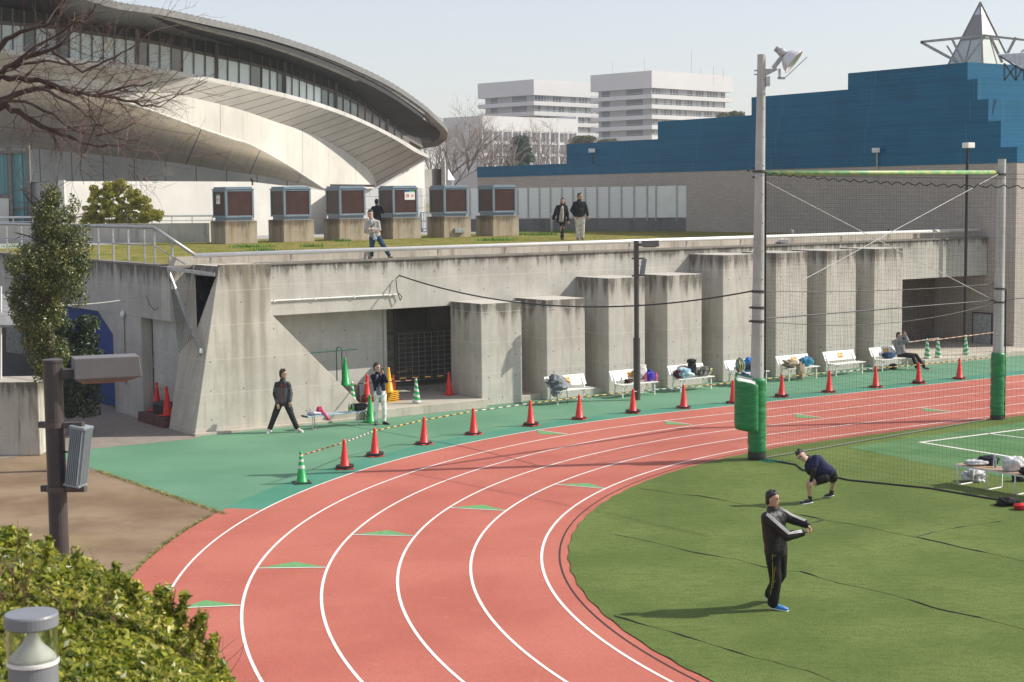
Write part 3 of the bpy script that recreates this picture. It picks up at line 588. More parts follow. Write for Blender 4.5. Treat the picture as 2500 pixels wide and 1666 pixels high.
for a, b in (((-1, -1), (1, -1)), ((-1, -1), (-1, 1))): rb.bar((ap_[0] + a[0] * h_, ap_[1] + a[1] * h_, zz), (ap_[0] + b[0] * h_, ap_[1] + b[1] * h_, zz), .08); rb.bar((ap_[0] + (a[0] + b[0]) / 2 * L_ / 2, ap_[1] + (a[1] + b[1]) / 2 * L_ / 2, zt), (ap_[0] + (a[0] + b[0]) / 2 * h_, ap_[1] + (a[1] + b[1]) / 2 * h_, zz), .05)
rb.build('ribs', pm('rib_grey', (.25, .23, .21), .5), pyr)
Yp = LW(*pc[:2])[1]
bf = MB(); q = lambda x, y, o=0: Dp(x, y, Yp - 1.5 + o)
for a, b, w_ in (((2248, 103), (2405, 87), .1), ((2248, 103), (2340, 153), .1), ((2324, 95), (2352, 152), .08), ((2405, 87), (2359, 151), .09), ((2417, 88), (2447, 153), .09), ((2312, 112), (2336, 150), .06), ((2447, 92), (2500, 98), .08), ((2480, 92), (2459, 132), .1), ((2405, 87), (2447, 92), .08), ((2470, 150), (2500, 122), .06)): bf.bar(q(*a), q(*b), w_)
bf.build('steel_frame', pm('beam_grey_brown', (.36, .33, .30), .6), None, tuple(q(2340, 153)), label='open frame of thin steel beams around the pyramid rooflight', cat='steel frame')
sp_ = thing('solar_panel', 'tilted pale panel on a dark truss at the right end of the hall roof', 'solar panel', tuple(Dp(2470, 190, 64)))
q = lambda x, y, Y=64: Dp(x, y, Y)
MB().prism([q(2437, 134), q(2520, 128), q(2560, 168), q(2498, 169)], (0, 0, 0), (0, .05, .03)).build('panel', pm('panel_pale', (.5, .55, .62), .3, bump=0), sp_)
tp = MB()
for a, b in (((2452, 155), (2452, 197)), ((2480, 160), (2480, 197)), ((2452, 155), (2480, 197)), ((2480, 160), (2452, 197)), ((2495, 168), (2480, 197)), ((2440, 137), (2500, 175)), ((2500, 168), (2500, 197))): tp.bar(q(*a), q(*b), .05)
tp.build('truss', pm('truss_dark', (.05, .07, .08), .6), sp_)
# lamps against the hall
def flood(x, yt, yb, Y, lab, hw=.3, m=DGREY, w=.03):
    a, b = Dp(x, yt, Y), Dp(x, yb, Y); t = thing('small_floodlight', lab, 'floodlight', tuple(b))
    MB().tube([b, a], w, 6).build('post', m, t); MB().cb(a + [-.05, 0, .08], (hw, .2, .2)).build('lamp_head', WHITE, t, bev=.02)
flood(1447, 372, 401, LW(*side(1447, 401, SH - .1))[1], 'small white floodlight on a short post above the left end of the brick wall', .34)
P = LW(*side(2141, 440, SH - .08)); flood(2141, 372, 440, P[1], 'small white floodlight on a thin grey pole mid way along the brick wall', .3, GALV)
dp = thing('lamp_pole', 'tall thin black pole with a white light box in front of the brick corner', 'lamp pole', (49.59, 40.9, .2), 'L')
MB().tube([(49.59, 40.9, .2), (49.59, 40.9, wall(2357, 362, 40.9)[2])], .06, 10).build('pole', BLACK, dp); MB().box(49.45, 49.85, 40.75, 41.05, wall(2357, 362, 40.9)[2], wall(2357, 350, 40.9)[2] + .02).build('light_box', WHITE, dp, bev=.02)
# ---------- white metal panel fence ----------
pf = thing('panel_fence', 'pale grey metal panel fence on a low dark wall behind the walking couple', 'fence', (0, 82, TZ))
M_PANEL = NT('fence_panel'); M_PANEL.set(.45, .25, .5); z_ = M_PANEL.xyz()[2]; ln_ = M_PANEL.rng(M_PANEL.m('ABSOLUTE', M_PANEL.m('SUBTRACT', M_PANEL.m('FRACT', M_PANEL.m('DIVIDE', z_, .11)), .5)), .0, .12)
M_PANEL.col(M_PANEL.mix(ln_, (.5, .53, .53), (.74, .76, .75))); MP = M_PANEL.mat; MP2 = pm('fence_panel_plain', (.70, .72, .70), .4, .06, 2, metal=.25, bump=0)
def fpt(x): t = (x - 1100) / 597; return Dp(x, 540, lerp(83.5, 78., t))[:2]
xs = [1060, 1090, 1118, 1147, 1175.6, 1203.5] + [1050 + c / 2.904 for c in (540, 620, 695, 775, 853, 933, 1013, 1100, 1183, 1268, 1355, 1445, 1538, 1600, 1748, 1880)]
xs = sorted(set(round(x, 1) for x in xs if x < 1200 or x > 1230)); zb, ztp = 5.12, 6.66
for i in range(len(xs) - 1):
    a, b = fpt(xs[i]), fpt(xs[i + 1]); d = (b - a) / np.hypot(*(b - a)) * .015; a2, b2 = a + d, b - d
    MB().prism([(*a2, zb), (*b2, zb), (*b2, ztp - (.0 if i < len(xs) - 4 else -.02)), (*a2, ztp)], (0, 0, 0), (0, .04, 0)).build('panel', MP if i < len(xs) - 4 else MP2, pf)
    MB().box(a[0] - .025, a[0] + .025, a[1] - .06, a[1] + .06, zb - .15, ztp + .06).build('post', GALV, pf)
a, b = fpt(xs[0]), fpt(xs[-1]); MB().prism([(*a, TZ), (*b, TZ), (*b, zb - .03), (*a, zb - .03)], (0, .02, 0), (0, .3, 0)).build('base_wall', concrete('dark_base_concrete', (.15, .15, .145), dots=False, streak=.8), pf)
# bollards and map board
def bollard(x, yt, yb, lab):
    P = G(x, yb, TZ); zt_ = H + ray(x, yt)[2] * P[1] / ray(x, yt)[1]; o = thing('bollard', lab, 'bollard', tuple(P), group='steel bollards on the terrace')
    MB().lathe([(.075, 0), (.075, zt_ - TZ - .06)], 14, P).build('post', GALV, o, smooth=False); MB().lathe([(.08, 0), (.085, .03), (.05, .07), (.01, .085)], 14, (P[0], P[1], zt_ - .06)).build('cap', WHITE, o, smooth=True)
bollard(1348, 523, 566, 'grey bollard half hidden behind the woman in the long coat'); bollard(1474, 520, 561, 'grey bollard between the walking man and the information board')
P = G(1506, 558, TZ); Y = P[1]; ib = thing('information_board', 'low framed information board with a pale map near the panel fence', 'sign', tuple(P)); w_ = 21.5 / F * Y
fm = MB(); z1 = lambda y: H + ray(1506, y)[2] * Y / ray(1506, y)[1]
pts = [(P[0] - w_, Y, z1(545)), (P[0] - w_, Y, z1(522)), (P[0] + w_, Y, z1(520)), (P[0] + w_, Y, z1(543))]
fm.tube(pts + [pts[0]], .035, 8); fm.tube([(P[0] - w_ * .5, Y, TZ), (P[0] - w_ * .5, Y, z1(522))], .03).tube([(P[0] + w_ * .5, Y, TZ), (P[0] + w_ * .5, Y, z1(521))], .03); fm.build('frame', GALV, ib)
MB().box(P[0] - w_ * .46, P[0] + w_ * .46, Y - .03, Y + .01, z1(545), z1(523)).build('board', pm('map_blue', (.30, .38, .45), .4, bump=0), ib)
MB().box(P[0] - w_ * .2, P[0] + w_ * .18, Y - .036, Y - .031, z1(541), z1(526)).build('map', pm('map_cream', (.5, .52, .38), .5, .3, 20, bump=0), ib)
mk = MB()
for i in range(5): mk.box(P[0] - w_ * .38, P[0] - w_ * .28, Y - .036, Y - .031, z1(542 - i * 3.6), z1(540.5 - i * 3.6)).box(P[0] + w_ * .26, P[0] + w_ * .36, Y - .036, Y - .031, z1(542 - i * 3.6), z1(540.5 - i * 3.6))
mk.build('map_text', SBL, ib)
# ================= GYMNASIUM =================
GS = 1.22; _pf = {}
def itp(x, tab):
    k = tuple(tab)
    if k not in _pf: _pf[k] = np.polyfit([a / 1000 for a, b in tab], [b for a, b in tab], 3)
    return float(np.polyval(_pf[k], x / 1000)) * GS
def smooth_pts(pts, n, Yf, dY=0.):
    P = np.array(pts, float); k = len(P); T = np.concatenate([[0], np.cumsum(np.hypot(*(P[1:] - P[:-1]).T))]); T /= T[-1]
    # monotone cubic like: catmull rom through the points
    tt = np.linspace(0, 1, n); out = []
    for t in tt:
        i = min(np.searchsorted(T, t, 'right') - 1, k - 2); i = max(i, 0); u = (t - T[i]) / (T[i + 1] - T[i])
        p0, p1, p2, p3 = P[max(i - 1, 0)], P[i], P[i + 1], P[min(i + 2, k - 1)]
        h = T[i + 1] - T[i]; m1 = (p2 - p0) / (T[i + 1] - T[max(i - 1, 0)]) * h; m2 = (p3 - p1) / (T[min(i + 2, k - 1)] - T[i]) * h
        xy = (2 * u**3 - 3 * u**2 + 1) * p1 + (u**3 - 2 * u**2 + u) * m1 + (-2 * u**3 + 3 * u**2) * p2 + (u**3 - u**2) * m2
        yy = Yf(xy[0], t) if Yf.__code__.co_argcount > 1 else Yf(xy[0])
        out.append(Dp(xy[0], xy[1], yy + dY))
    return out
NG = 90
Yrim = lambda x: itp(x, [(-300, 55), (-60, 57), (250, 59.8), (500, 63.5), (700, 68.3), (800, 71.7), (960, 79), (1046, 85)])
Yarch = lambda x: itp(x, [(-300, 55.8), (0, 58.4), (339, 61.7), (571, 66.0), (700, 69.6), (795, 73.8), (880, 79.5), (918, 84.)])
rim_t = [(-60, 108), (0, 118), (143, 139), (250, 150), (357, 161), (500, 187), (643, 216), (750, 243), (821, 266), (893, 296), (964, 332), (1018, 364), (1046, 379)]
rim_b = [(-60, 120), (0, 129), (143, 150), (250, 161), (357, 172), (500, 198), (643, 227), (750, 253), (821, 276), (893, 305), (964, 341), (1018, 374), (1046, 386)]
arch_t = [(-190, 150), (0, 164), (107, 175), (250, 198), (357, 216), (500, 246), (596, 271), (679, 300), (750, 323), (821, 357), (875, 393), (904, 418), (916, 439), (918, 458)]
arch_b = [(-190, 172), (0, 190), (107, 208), (214, 229), (339, 262), (464, 307), (571, 343), (604, 352), (693, 400), (750, 436), (796, 466)]
und_b = [(-260, 345), (0, 361), (71, 363), (250, 380), (411, 396), (554, 418), (650, 432), (740, 452), (797, 467)]
lip_b = [(-60, -92), (130, -28), (200, -3), (286, 19), (393, 40), (500, 71), (643, 107), (786, 157), (893, 204), (964, 243), (1036, 293), (1068, 318), (1075, 335), (1057, 348)]
rf_t = [(-60, -110), (130, -48), (200, -20), (286, 5), (393, 21), (500, 44), (643, 78), (786, 124), (893, 170), (964, 207), (1036, 257), (1071, 289), (1092, 312), (1091, 330), (1068, 347)]
YL = [(-60, 55), (286, 57.5), (500, 61.5), (786, 69), (964, 77.5), (1036, 82), (1068, 85)]
Ylip = lambda x, t: itp(x, YL) + max(0, t - .93) / .07 * 9 * GS if True else 0
sof = [(-60, 8), (130, 36), (250, 52), (339, 66), (500, 97), (582, 116), (643, 136), (700, 153), (786, 186), (857, 225), (925, 275), (990, 322), (1030, 350)]
gls = [(-60, 56), (130, 72), (250, 90), (368, 107), (500, 136), (643, 168), (750, 204), (857, 246), (925, 293), (990, 338), (1032, 362)]
Yw = lambda x: Yrim(x) + 2.2
gym = thing('gymnasium', 'curved concrete gymnasium with a wide dark roof overhang, glass band and sweeping white arch', 'building', (-12, 78, TZ))
def uvloft(nm, A, B, mt, su=1., nrm=None, parent=gym, smooth=True, thick=None):
    m = MB(); m.loft(A, B); n = len(A)
    if thick is not None:      # give the skin a back
        t = np.array(thick); m.loft([np.array(p) + t for p in B], [np.array(p) + t for p in A]); m.loft([np.array(p) + t for p in A], A); m.loft(B, [np.array(p) + t for p in B])
    o = m.build(nm, mt, parent, smooth=smooth); me = o.data; uv = me.uv_layers.new(name='UVMap')
    L0 = np.concatenate([[0], np.cumsum([np.linalg.norm(np.array(A[i + 1]) - np.array(A[i])) for i in range(n - 1)])])
    for p in me.polygons:
        for li in p.loop_indices:
            vi = me.loops[li].vertex_index % (2 * n); uv.data[li].uv = (L0[vi % n] * su, 0 if vi < n else 1)
    return o
def uvmat(name, base, lines=0, lw=.02, streak=.4, dark=(.1, .09, .08), rough=.8, cross=0):
    n = NT(name); n.set(rough, 0, .3); u = n.xyz('UV')[0]; v = n.xyz('UV')[1]
    k = n.mix(n.rng(n.noise(.25, 7), .3, .7), tuple(c * .85 for c in base), tuple(min(1, c * 1.1) for c in base))
    st = n.noise(1, 6, n.vec(n.m('MULTIPLY', u, 2.2), n.m('MULTIPLY', v, .6), 0), .65)
    k = n.mix(n.m('MULTIPLY', n.rng(st, .48, .8), streak), k, tuple(c * f for c, f in zip(base, (.55, .52, .42))))
    if lines:
        f = n.m('MULTIPLY', n.m('ABSOLUTE', n.m('SUBTRACT', n.m('FRACT', n.m('DIVIDE', u, lines)), .5)), lines)
        k = n.mix(n.rng(f, lw, lw * 1.6, 1, 0), k, dark); n.bump(n.rng(f, lw, lw * 1.6, 0, 1), .4, .03)
    n.col(k); return n.mat
G_ARCH = uvmat('gym_arch_concrete', (.60, .58, .52), 9.5, .025, .4, (.3, .29, .26)); G_STR = uvmat('gym_soffit_boards', (.52, .49, .44), 1.35, .035, .3, (.10, .09, .08)); G_UND = uvmat('gym_underside', (.74, .67, .56), 5.4, .03, .6, (.16, .14, .12))
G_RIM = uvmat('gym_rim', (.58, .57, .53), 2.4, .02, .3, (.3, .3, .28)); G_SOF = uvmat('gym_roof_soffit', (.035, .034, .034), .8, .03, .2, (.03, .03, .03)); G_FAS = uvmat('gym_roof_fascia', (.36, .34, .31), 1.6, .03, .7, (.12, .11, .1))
G_SPA = uvmat('gym_spandrel', (.07, .068, .066), 1.2, .03, .2, (.05, .05, .05)); G_PAN = uvmat('gym_wall_panels', (.74, .78, .78), 1.75, .018, .15, (.15, .15, .15)); G_LOW = uvmat('gym_low_wall', (.66, .645, .60), 0, 0, .22)
RT = smooth_pts(rim_t, NG, Yrim); RB = smooth_pts(rim_b, NG, Yrim); AT = smooth_pts(arch_t, NG, Yarch); AB = smooth_pts(arch_b, NG, Yarch)
LB = smooth_pts(lip_b, NG, Ylip); RF = smooth_pts(rf_t, NG, Ylip); SO = smooth_pts(sof, NG, Yw); GLs = smooth_pts(gls, NG, Yw)
RT2 = [np.array([p[0] + .0, p[1] + 2.6 * GS * .85, p[2]]) for p in RT]
Yund = lambda x: itp(x, [(-300, 74), (0, 75), (411, 76.5), (650, 77.5), (797, 77.2)])
UB = smooth_pts(und_b, NG, Yund)
LM = [lerp(np.array(a), np.array(b), .45) + np.array([-.25, .1, 0]) for a, b in zip(LB, RF)]
uvloft('roof_lip', LB, LM, G_FAS, thick=(-.3, .3, 0)); uvloft('roof_fascia', [p + np.array([.12, -.05, .02]) for p in LM], RF, G_FAS, thick=(-.3, .3, 0))
back = [np.array(p) + np.array([-14, 26, -1.2]) for p in RF]; uvloft('roof', RF, back, pm('roof_metal', (.22, .22, .21), .5, metal=.3), thick=(0, 0, -.3))
ST = MB()
for i in range(12, NG - 8): p = np.array(RF[i]); MB().box(p[0] - .02, p[0] + .02, p[1] - .02, p[1] + .02, p[2] - .02, p[2] + .035).build('snow_guard', pm('guard_grey', (.3, .3, .28), .6), gym)
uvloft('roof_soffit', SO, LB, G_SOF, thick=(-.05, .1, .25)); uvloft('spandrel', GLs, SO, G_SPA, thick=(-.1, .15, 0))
uvloft('balcony_rim', RB, RT, G_RIM, thick=(-.25, .2, 0)); uvloft('balcony_deck', RT, RT2, G_RIM)
uvloft('boarded_soffit', RB, AT, G_STR, thick=(0, .1, .1)); xs_ = list(np.linspace(-150, 870, 70)) + list(np.linspace(880, 917.6, 24))
def bycol(c, x): c = np.array(c, float); return float(np.interp(x, c[:, 0], c[:, 1]))
def dense(c): P = smooth2(c, 400); return P
def smooth2(pts, n):
    P = np.array(pts, float); T = np.concatenate([[0], np.cumsum(np.hypot(*(P[1:] - P[:-1]).T))]); T /= T[-1]; out = []
    for t in np.linspace(0, 1, n):
        i = max(min(int(np.searchsorted(T, t, 'right')) - 1, len(P) - 2), 0); u = (t - T[i]) / (T[i + 1] - T[i]); p0, p1, p2, p3 = P[max(i - 1, 0)], P[i], P[i + 1], P[min(i + 2, len(P) - 1)]; h = T[i + 1] - T[i]
        m1 = (p2 - p0) / (T[i + 1] - T[max(i - 1, 0)]) * h; m2 = (p3 - p1) / (T[min(i + 2, len(P) - 1)] - T[i]) * h; out.append((2 * u**3 - 3 * u**2 + 1) * p1 + (u**3 - 2 * u**2 + u) * m1 + (-2 * u**3 + 3 * u**2) * p2 + (u**3 - u**2) * m2)
    return np.array(out)
dT, dB_ = smooth2(arch_t, 500), smooth2(arch_b, 500); dB_ = np.vstack([dB_, [[840, 464.5], [880, 462], [918, 460]]])
ATc = [Dp(x, bycol(dT, x), Yarch(x)) for x in xs_]; ABc = [Dp(x, bycol(dB_, x), Yarch(x) + .05) for x in xs_]
uvloft('arch', ABc, ATc, G_ARCH, thick=(-.4, .4, .1)); uvloft('underside', AB, UB, G_UND, thick=(0, .1, .2))
ew = MB()
for i in range(0, NG - 1): ew.tube([np.array(AB[i]) + [.05, -.06, .02], np.array(AB[i + 1]) + [.05, -.06, .02]], .05, 5, False)
ew.build('arch_edge', pm('arch_edge_pale', (.6, .58, .53), .6), gym)
GLW = pm('gym_window_glass', (.72, .82, .81), .2, .2, .12, bump=0, spec=.8); GLW2 = pm('gym_window_dark', (.09, .14, .15), .08, .3, .3, bump=0, spec=.8); MUL = pm('mullion_grey', (.15, .14, .125), .5)  # pale pane colour stands for the sky reflected in the glass
j = 4
gx = list(np.linspace(-50, 640, 26)) + list(np.linspace(660, 1000, 20)); dG, dS, dR = smooth2(gls, 400), smooth2(sof, 400), smooth2(rim_t, 400)
for i in range(len(gx) - 1):
    x0_, x1_ = gx[i], gx[i + 1]; a, b = Dp(x0_, bycol(dG, x0_), Yw(x0_) - .1), Dp(x1_, bycol(dG, x1_), Yw(x1_) - .1); d2_, c2 = Dp(x0_, bycol(dR, x0_), Yw(x0_) - .1), Dp(x1_, bycol(dR, x1_), Yw(x1_) - .1); so_ = Dp(x0_, bycol(dS, x0_), Yw(x0_) - .1); ins = .03
    a_, b_ = lerp(a, b, ins), lerp(b, a, ins); c_, d_ = lerp(c2, d2_, ins), lerp(d2_, c2, ins)
    MB().prism([a_, b_, c_, d_], (0, 0, 0), (-.05, .06, 0)).build('window_pane', GLW if (i * 7) % 10 < 8 and i < 33 else (GLW2 if i < 38 else GLD), gym)  # right-end panes dark: shade of the turned wall put into their colour
    MB().bar(d2_ + [0, -.08, 0], so_ + [0, -.08, 0], .05 if i % 7 else .16).build('mullion', MUL, gym)
uvloft('spandrel_rail', [p + np.array([0, -.12, 0]) for p in GLs], [p + np.array([0, -.12, .16]) for p in GLs], MUL)
# panel wall under the arch and low white wall
PU = [np.array(p) for p in UB]; LWl = [(np.array([p[0], p[1], 7.0])) for p in PU]; kq = [i for i in range(NG)]
uvloft('panel_wall', [q + np.array([.0, -.02, 0]) for q in LWl], [p + np.array([0, -.02, .05]) for p in PU], G_PAN, thick=(-.2, .3, 0))
lwp = [Dp(146, 443, 70.5), Dp(400, 443, 75.), Dp(610, 444, 79.), Dp(720, 457, 81.3), Dp(796, 467, 83.2)]
zt_ = [7.12, 7.10, 7.1, 6.9, 6.62]; top = []; bot = []
for t in np.linspace(0, 4, 33):
    i = min(int(t), 3); p = lerp(np.array(lwp[i]), np.array(lwp[i + 1]), t - i); top.append(p); bot.append(np.array([p[0], p[1], TZ]))
uvloft('low_white_wall', bot, top, G_LOW, thick=(-3.5, 3.2, 0)); 
P0 = np.array(lwp[0]); lw = Dp(72, 446, 72.5)
uvloft('low_wall_return', [np.array([lw[0], lw[1], TZ]), np.array([P0[0], P0[1], TZ])], [lw, P0], uvmat('gym_return_wall', (.42, .42, .41)), thick=(0, .4, 0))  # darker than the white wall: shade of this face put into the colour
MB().box(P0[0] - .0, P0[0] + .25, P0[1] - .25, P0[1], TZ, P0[2] + .04).build('corner_pier', G_LOW, gym)
# left wing with tall curtained windows
wz = lambda x, y, Y=72.: Dp(x, y, Y)
lwg = MB()
for x in (-60, -20, 23, 68): a, b = wz(x, 355), wz(x, 560); lwg.box(a[0] - .07, a[0] + .07, a[1] - .1, a[1] + .1, TZ, a[2])
for y in (357, 372): a, b = wz(-80, y), wz(71, y); lwg.bar(a, b, .12)
a, b = wz(-80, 480), wz(23, 480); lwg.bar(a, b, .12); a, b = wz(25, 508), wz(68, 508); lwg.bar(a, b, .08)
lwg.build('window_frame', MUL, gym)
CT = NT('teal_curtain'); CT.set(.5, 0, .5); x_ = CT.xyz()[0]; CT.col(CT.mix(CT.rng(CT.noise(1, 3, CT.vec(CT.m('MULTIPLY', x_, 7), 0, 0)), .35, .65), (.03, .12, .13), (.16, .33, .34)))
for x0, x1 in ((-60, -22), (-18, 21), (26, 66)): a, b, c, d = wz(x0, 372), wz(x1, 372), wz(x1, 545), wz(x0, 545); MB().prism([a, b, c, d], (0, .06, 0), (0, .12, 0)).build('curtained_window', CT.mat, gym)
a, b = wz(-80, 484), wz(22, 560); MB().prism([wz(-80, 484), wz(22, 484), wz(22, 575), wz(-80, 575)], (0, -.02, 0), (0, .2, 0)).build('sill_wall', G_LOW, gym)
a = Dp(411, 424, 77); MB().prism([a + [-.28, 0, -.1], a + [.25, 0, -.1], a + [.22, 0, .35], a + [-.28, 0, .28]], (0, 0, 0), (.1, -.35, 0)).build('vent_hood', pm('hood_grey', (.2, .195, .18), .6), gym)
for x, y in ((355, 438), (616, 440)): a = Dp(x, y, 76); MB().ell(a, (.12, 0, 0), (0, .12, 0), (0, 0, .1)).tube([a, a + [0, 0, -.25]], .04).build('camera_dome', DGREY, gym)
# right end of the gymnasium: end wall, tall grey fin and tiled block
a = Dp(929, 440, 105); b = Dp(1034, 440, 111)
MB().prism([(a[0], a[1], TZ), (b[0], b[1], TZ), tuple(Dp(1034, 396, 111)), tuple(Dp(960, 440, 106.7)), (a[0], a[1], 6.9)], (0, 0, 0), (.0, 1.2, 0)).build('end_wall', G_LOW, gym)
MB().prism([Dp(1036, 396, 112) * [1, 1, 0] + [0, 0, TZ], Dp(1077, 396, 114) * [1, 1, 0] + [0, 0, TZ], Dp(1077, 412, 114), Dp(1036, 414, 112)], (0, 0, 0), (0, 1, 0)).build('grey_wing', pm('wing_grey', (.33, .325, .30), .8, .1, 1), gym)
MB().prism([Dp(1077, 396, 113) * [1, 1, 0] + [0, 0, TZ], Dp(1086, 396, 113) * [1, 1, 0] + [0, 0, TZ], Dp(1086, 393, 113), Dp(1077, 393, 113)], (0, 0, 0), (0, 1.5, 0)).build('fin', pm('fin_grey', (.45, .45, .42), .7), gym)
M_TILE = bricks('white_tiles', (.62, .62, .60), (.60, .60, .58), (.35, .35, .34), 1.0, .62, .03, .5, .4)
tk = thing('tiled_block', 'low white tiled block behind the third and fourth vents', 'building', tuple(Dp(800, 560, 80)[:2]) + (TZ,))
a, b = Dp(797, 462, 80.5), Dp(1031, 462, 84); MB().prism([(a[0], a[1], TZ), (b[0], b[1], TZ), (b[0], b[1], 6.72), (a[0], a[1], 6.72)], (0, 0, 0), (0, 3, 0)).build('wall', M_TILE, tk)
a, b = Dp(806, 456, 80.2), Dp(915, 457, 82); MB().prism([a, b, b + [0, 0, .12], a + [0, 0, .12]], (0, 0, 0), (0, .5, 0)).build('flat_roof', DGREY, tk)
# plaza kerb wall, white rail and small fence left
pw = thing('planter_wall', 'low stained concrete planter wall at the back of the lawn on the left', 'wall', tuple(G(300, 594, TZ)))
a, b = G(-60, 595, TZ), G(512, 592, TZ); MB().prism([a, b, b + [0, 0, .82], a + [0, 0, .82]], (0, 0, 0), (0, .35, 0)).build('wall_body', concrete('planter_concrete', (.36, .35, .31), dots=False, streak=1.), pw)
wr = thing('white_railing', 'thin white railing running across the plaza in front of the white wall', 'railing', tuple(G(200, 583, TZ)))
a, b = G(-60, 593.5, TZ), G(620, 589, TZ); m = MB(); m.tube([a + [0, 0, 1.12], b + [0, 0, 1.12]], .05); m.tube([a + [0, 0, .92], b + [0, 0, .92]], .02); m.build('rail', WHITE, wr)
for i in range(15): t = i / 14; p = lerp(a, b, t); MB().bar(p, p + [0, 0, 1.1], .045).build('post', WHITE, wr)
gt = thing('blue_gate', 'small pale blue tubular gate seen between the fourth and fifth vents', 'gate', tuple(G(1033, 566, TZ)))
P = G(1033, 566, TZ); m = MB()
for k in range(6): m.tube([P + [-.32 + .12 * k, 0, 0], P + [-.32 + .12 * k, 0, 1.0]], .018, 6)
for z in (.15, .55, 1.0): m.tube([P + [-.34, 0, z], P + [.32, 0, z]], .022, 6)
m.build('bars', pm('gate_blue', (.2, .36, .5), .5), gt); m = MB()
for k in range(7): m.tube([P + [-.05 + .1 * k, 1, 0], P + [-.05 + .1 * k, 1, 1.75]], .02, 6)
m.build('tall_bars', WHITE, gt); MB().box(P[0] + .1, P[0] + .35, P[1] + .9, P[1] + .92, TZ + 1.0, TZ + 1.5).build('notice', pm('notice_cream', (.65, .62, .4), .5), gt)
# ================= FAR BUILDINGS =================
def kx(x): return (x - 1250) / F
def along(P, d, x): k = kx(x); return (k * P[1] - P[0]) / (d[0] - k * d[1])
OFW = pm('office_white', (.60, .61, .61), .6, .04, .05, bump=0); OFG = NT('office_windows'); OFG.set(.25, 0, .6)
u = OFG.m('ADD', OFG.xyz()[0], OFG.xyz()[1]); fl = OFG.m('FLOOR', OFG.m('DIVIDE', u, 1.3)); fr_ = OFG.m('FRACT', OFG.m('DIVIDE', u, 1.3))
wn_ = OFG.t.nodes.new('ShaderNodeTexWhiteNoise'); wn_.noise_dimensions = '2D'; OFG.L(OFG.vec(fl, OFG.m('FLOOR', OFG.m('DIVIDE', OFG.xyz()[2], 3.3)), 0), wn_.inputs[0])
k_ = OFG.mix(OFG.rng(wn_.outputs[0], .3, .8), (.05, .065, .075), (.30, .33, .34)); OFG.col(OFG.mix(OFG.rng(fr_, .12, .16, 1, 0), k_, (.42, .43, .43))); OFG = OFG.mat
OFV = NT('office_back_wall'); OFV.set(.7, 0, .3); u = OFV.m('ADD', OFV.xyz()[0], OFV.xyz()[1]); wn_ = OFV.t.nodes.new('ShaderNodeTexWhiteNoise'); wn_.noise_dimensions = '1D'; OFV.L(OFV.m('FLOOR', OFV.m('DIVIDE', u, 3.1)), wn_.inputs['W'])
OFV.col(OFV.mix(OFV.rng(wn_.outputs[0], .62, .64), (.42, .42, .41), (.14, .15, .16))); OFV = OFV.mat
def tower(lab, xc, yc, xl, xr, Y, al, ar, floors, ph, band=4.9):
    P = Dp(xc, yc, Y); dr_ = np.array([math.cos(ar), math.sin(ar), 0]); dl = np.array([-math.sin(al), math.cos(al), 0]); A = along(P, dr_, xr); B = along(P, dl, xl); zt = P[2]
    t = thing('office_tower', lab, 'building', (P[0], P[1], 0)); t.rotation_euler = (0, 0, ar); t['_b'] = (0., 0., 0.)
    # local: x along right face, y along left face
    MB().box(0, A, 0, B, zt - band, zt, ).build('top_band', OFW, t)
    MB().box(1.6, A - 1.6, 1.6, B - 1.6, 0, zt - band - .01).build('core', OFV, t)
    for i in range(floors):
        z = zt - band - ph * (i + 1)
        MB().box(0, A, 0, B, z, z + ph * .40).build('balcony', OFW, t)
        MB().box(1.2, A - 2., 1.2, 1.5, z + ph * .41, z + ph * .99).build('window_row', OFG, t)
        if i < 5: MB().box(0, A, -.02, .05, z + ph * .52, z + ph * .55).box(-.02, .05, 0, B, z + ph * .52, z + ph * .55).build('balcony_rail', GALV, t)
    return t, A, B, zt
tower('white office tower on the left, its top half shaded by its taller neighbour', 1303, 193.7, 1174, 1500, 480, R(45), R(45), 12, 3.02, 4.6)
t2, A2_, B2_, z2_ = tower('taller white office tower with stacked white balconies and roof aerials', 1591, 172.3, 1446.7, 1790, 450, R(45), R(45), 13, 2.86, 4.76)
an = MB()
for x, yt in ((1496, 150), (1574, 143), (1688, 125), (1711, 166), (1742, 162), (1766, 168)):
    a, b = Dp(x, yt, 470), Dp(x, 190, 470); an.tube([a, b], .06, 5)
an.build('roof_aerials', GALV, None, tuple(Dp(1688, 190, 470)), label='thin aerials standing on the roof of the taller office tower', cat='aerial')
P = Dp(1177, 282.5, 400); ar = R(45); dr_ = np.array([math.cos(ar), math.sin(ar), 0]); dl = np.array([-math.sin(ar), math.cos(ar), 0])
lb = thing('low_office', 'low white building with a grid of windows behind the bare trees', 'building', (P[0], P[1], 0)); lb.rotation_euler = (0, 0, ar); lb['_b'] = (0., 0., 0.); A = along(P, dr_, 1412); Bz = along(P, dl, 1090); zt = P[2]
MB().box(.4, A, .4, Bz, 0, zt - 3.6).build('wall', OFW, lb); MB().box(0, A, 0, Bz, zt - 3.59, zt).build('roof_band', OFW, lb); MB().box(A + .01, A + .6, 0, 12, 0, zt + .7).build('end_fin', OFW, lb)
nw = 10; WG = pm('low_office_glass', (.10, .115, .13), .3, .3, .2, bump=0)
for r_i in range(5):
    z = zt - 3.6 - 3.0 * (r_i + 1)
    for c_i in range(nw):
        x0 = A * (c_i + .15) / nw; MB().box(x0, x0 + A / nw * .5, .3, .38, z + .5, z + 2.7).build('window', WG, lb)
    MB().box(0, A, .1, .39, z + 2.72, z + 3.0).build('ledge', OFW, lb)
for c_i in range(nw + 1): MB().box(A * c_i / nw - .25, A * c_i / nw + .25, -.2, .385, 0, zt - 3.6).build('fin', OFW, lb)
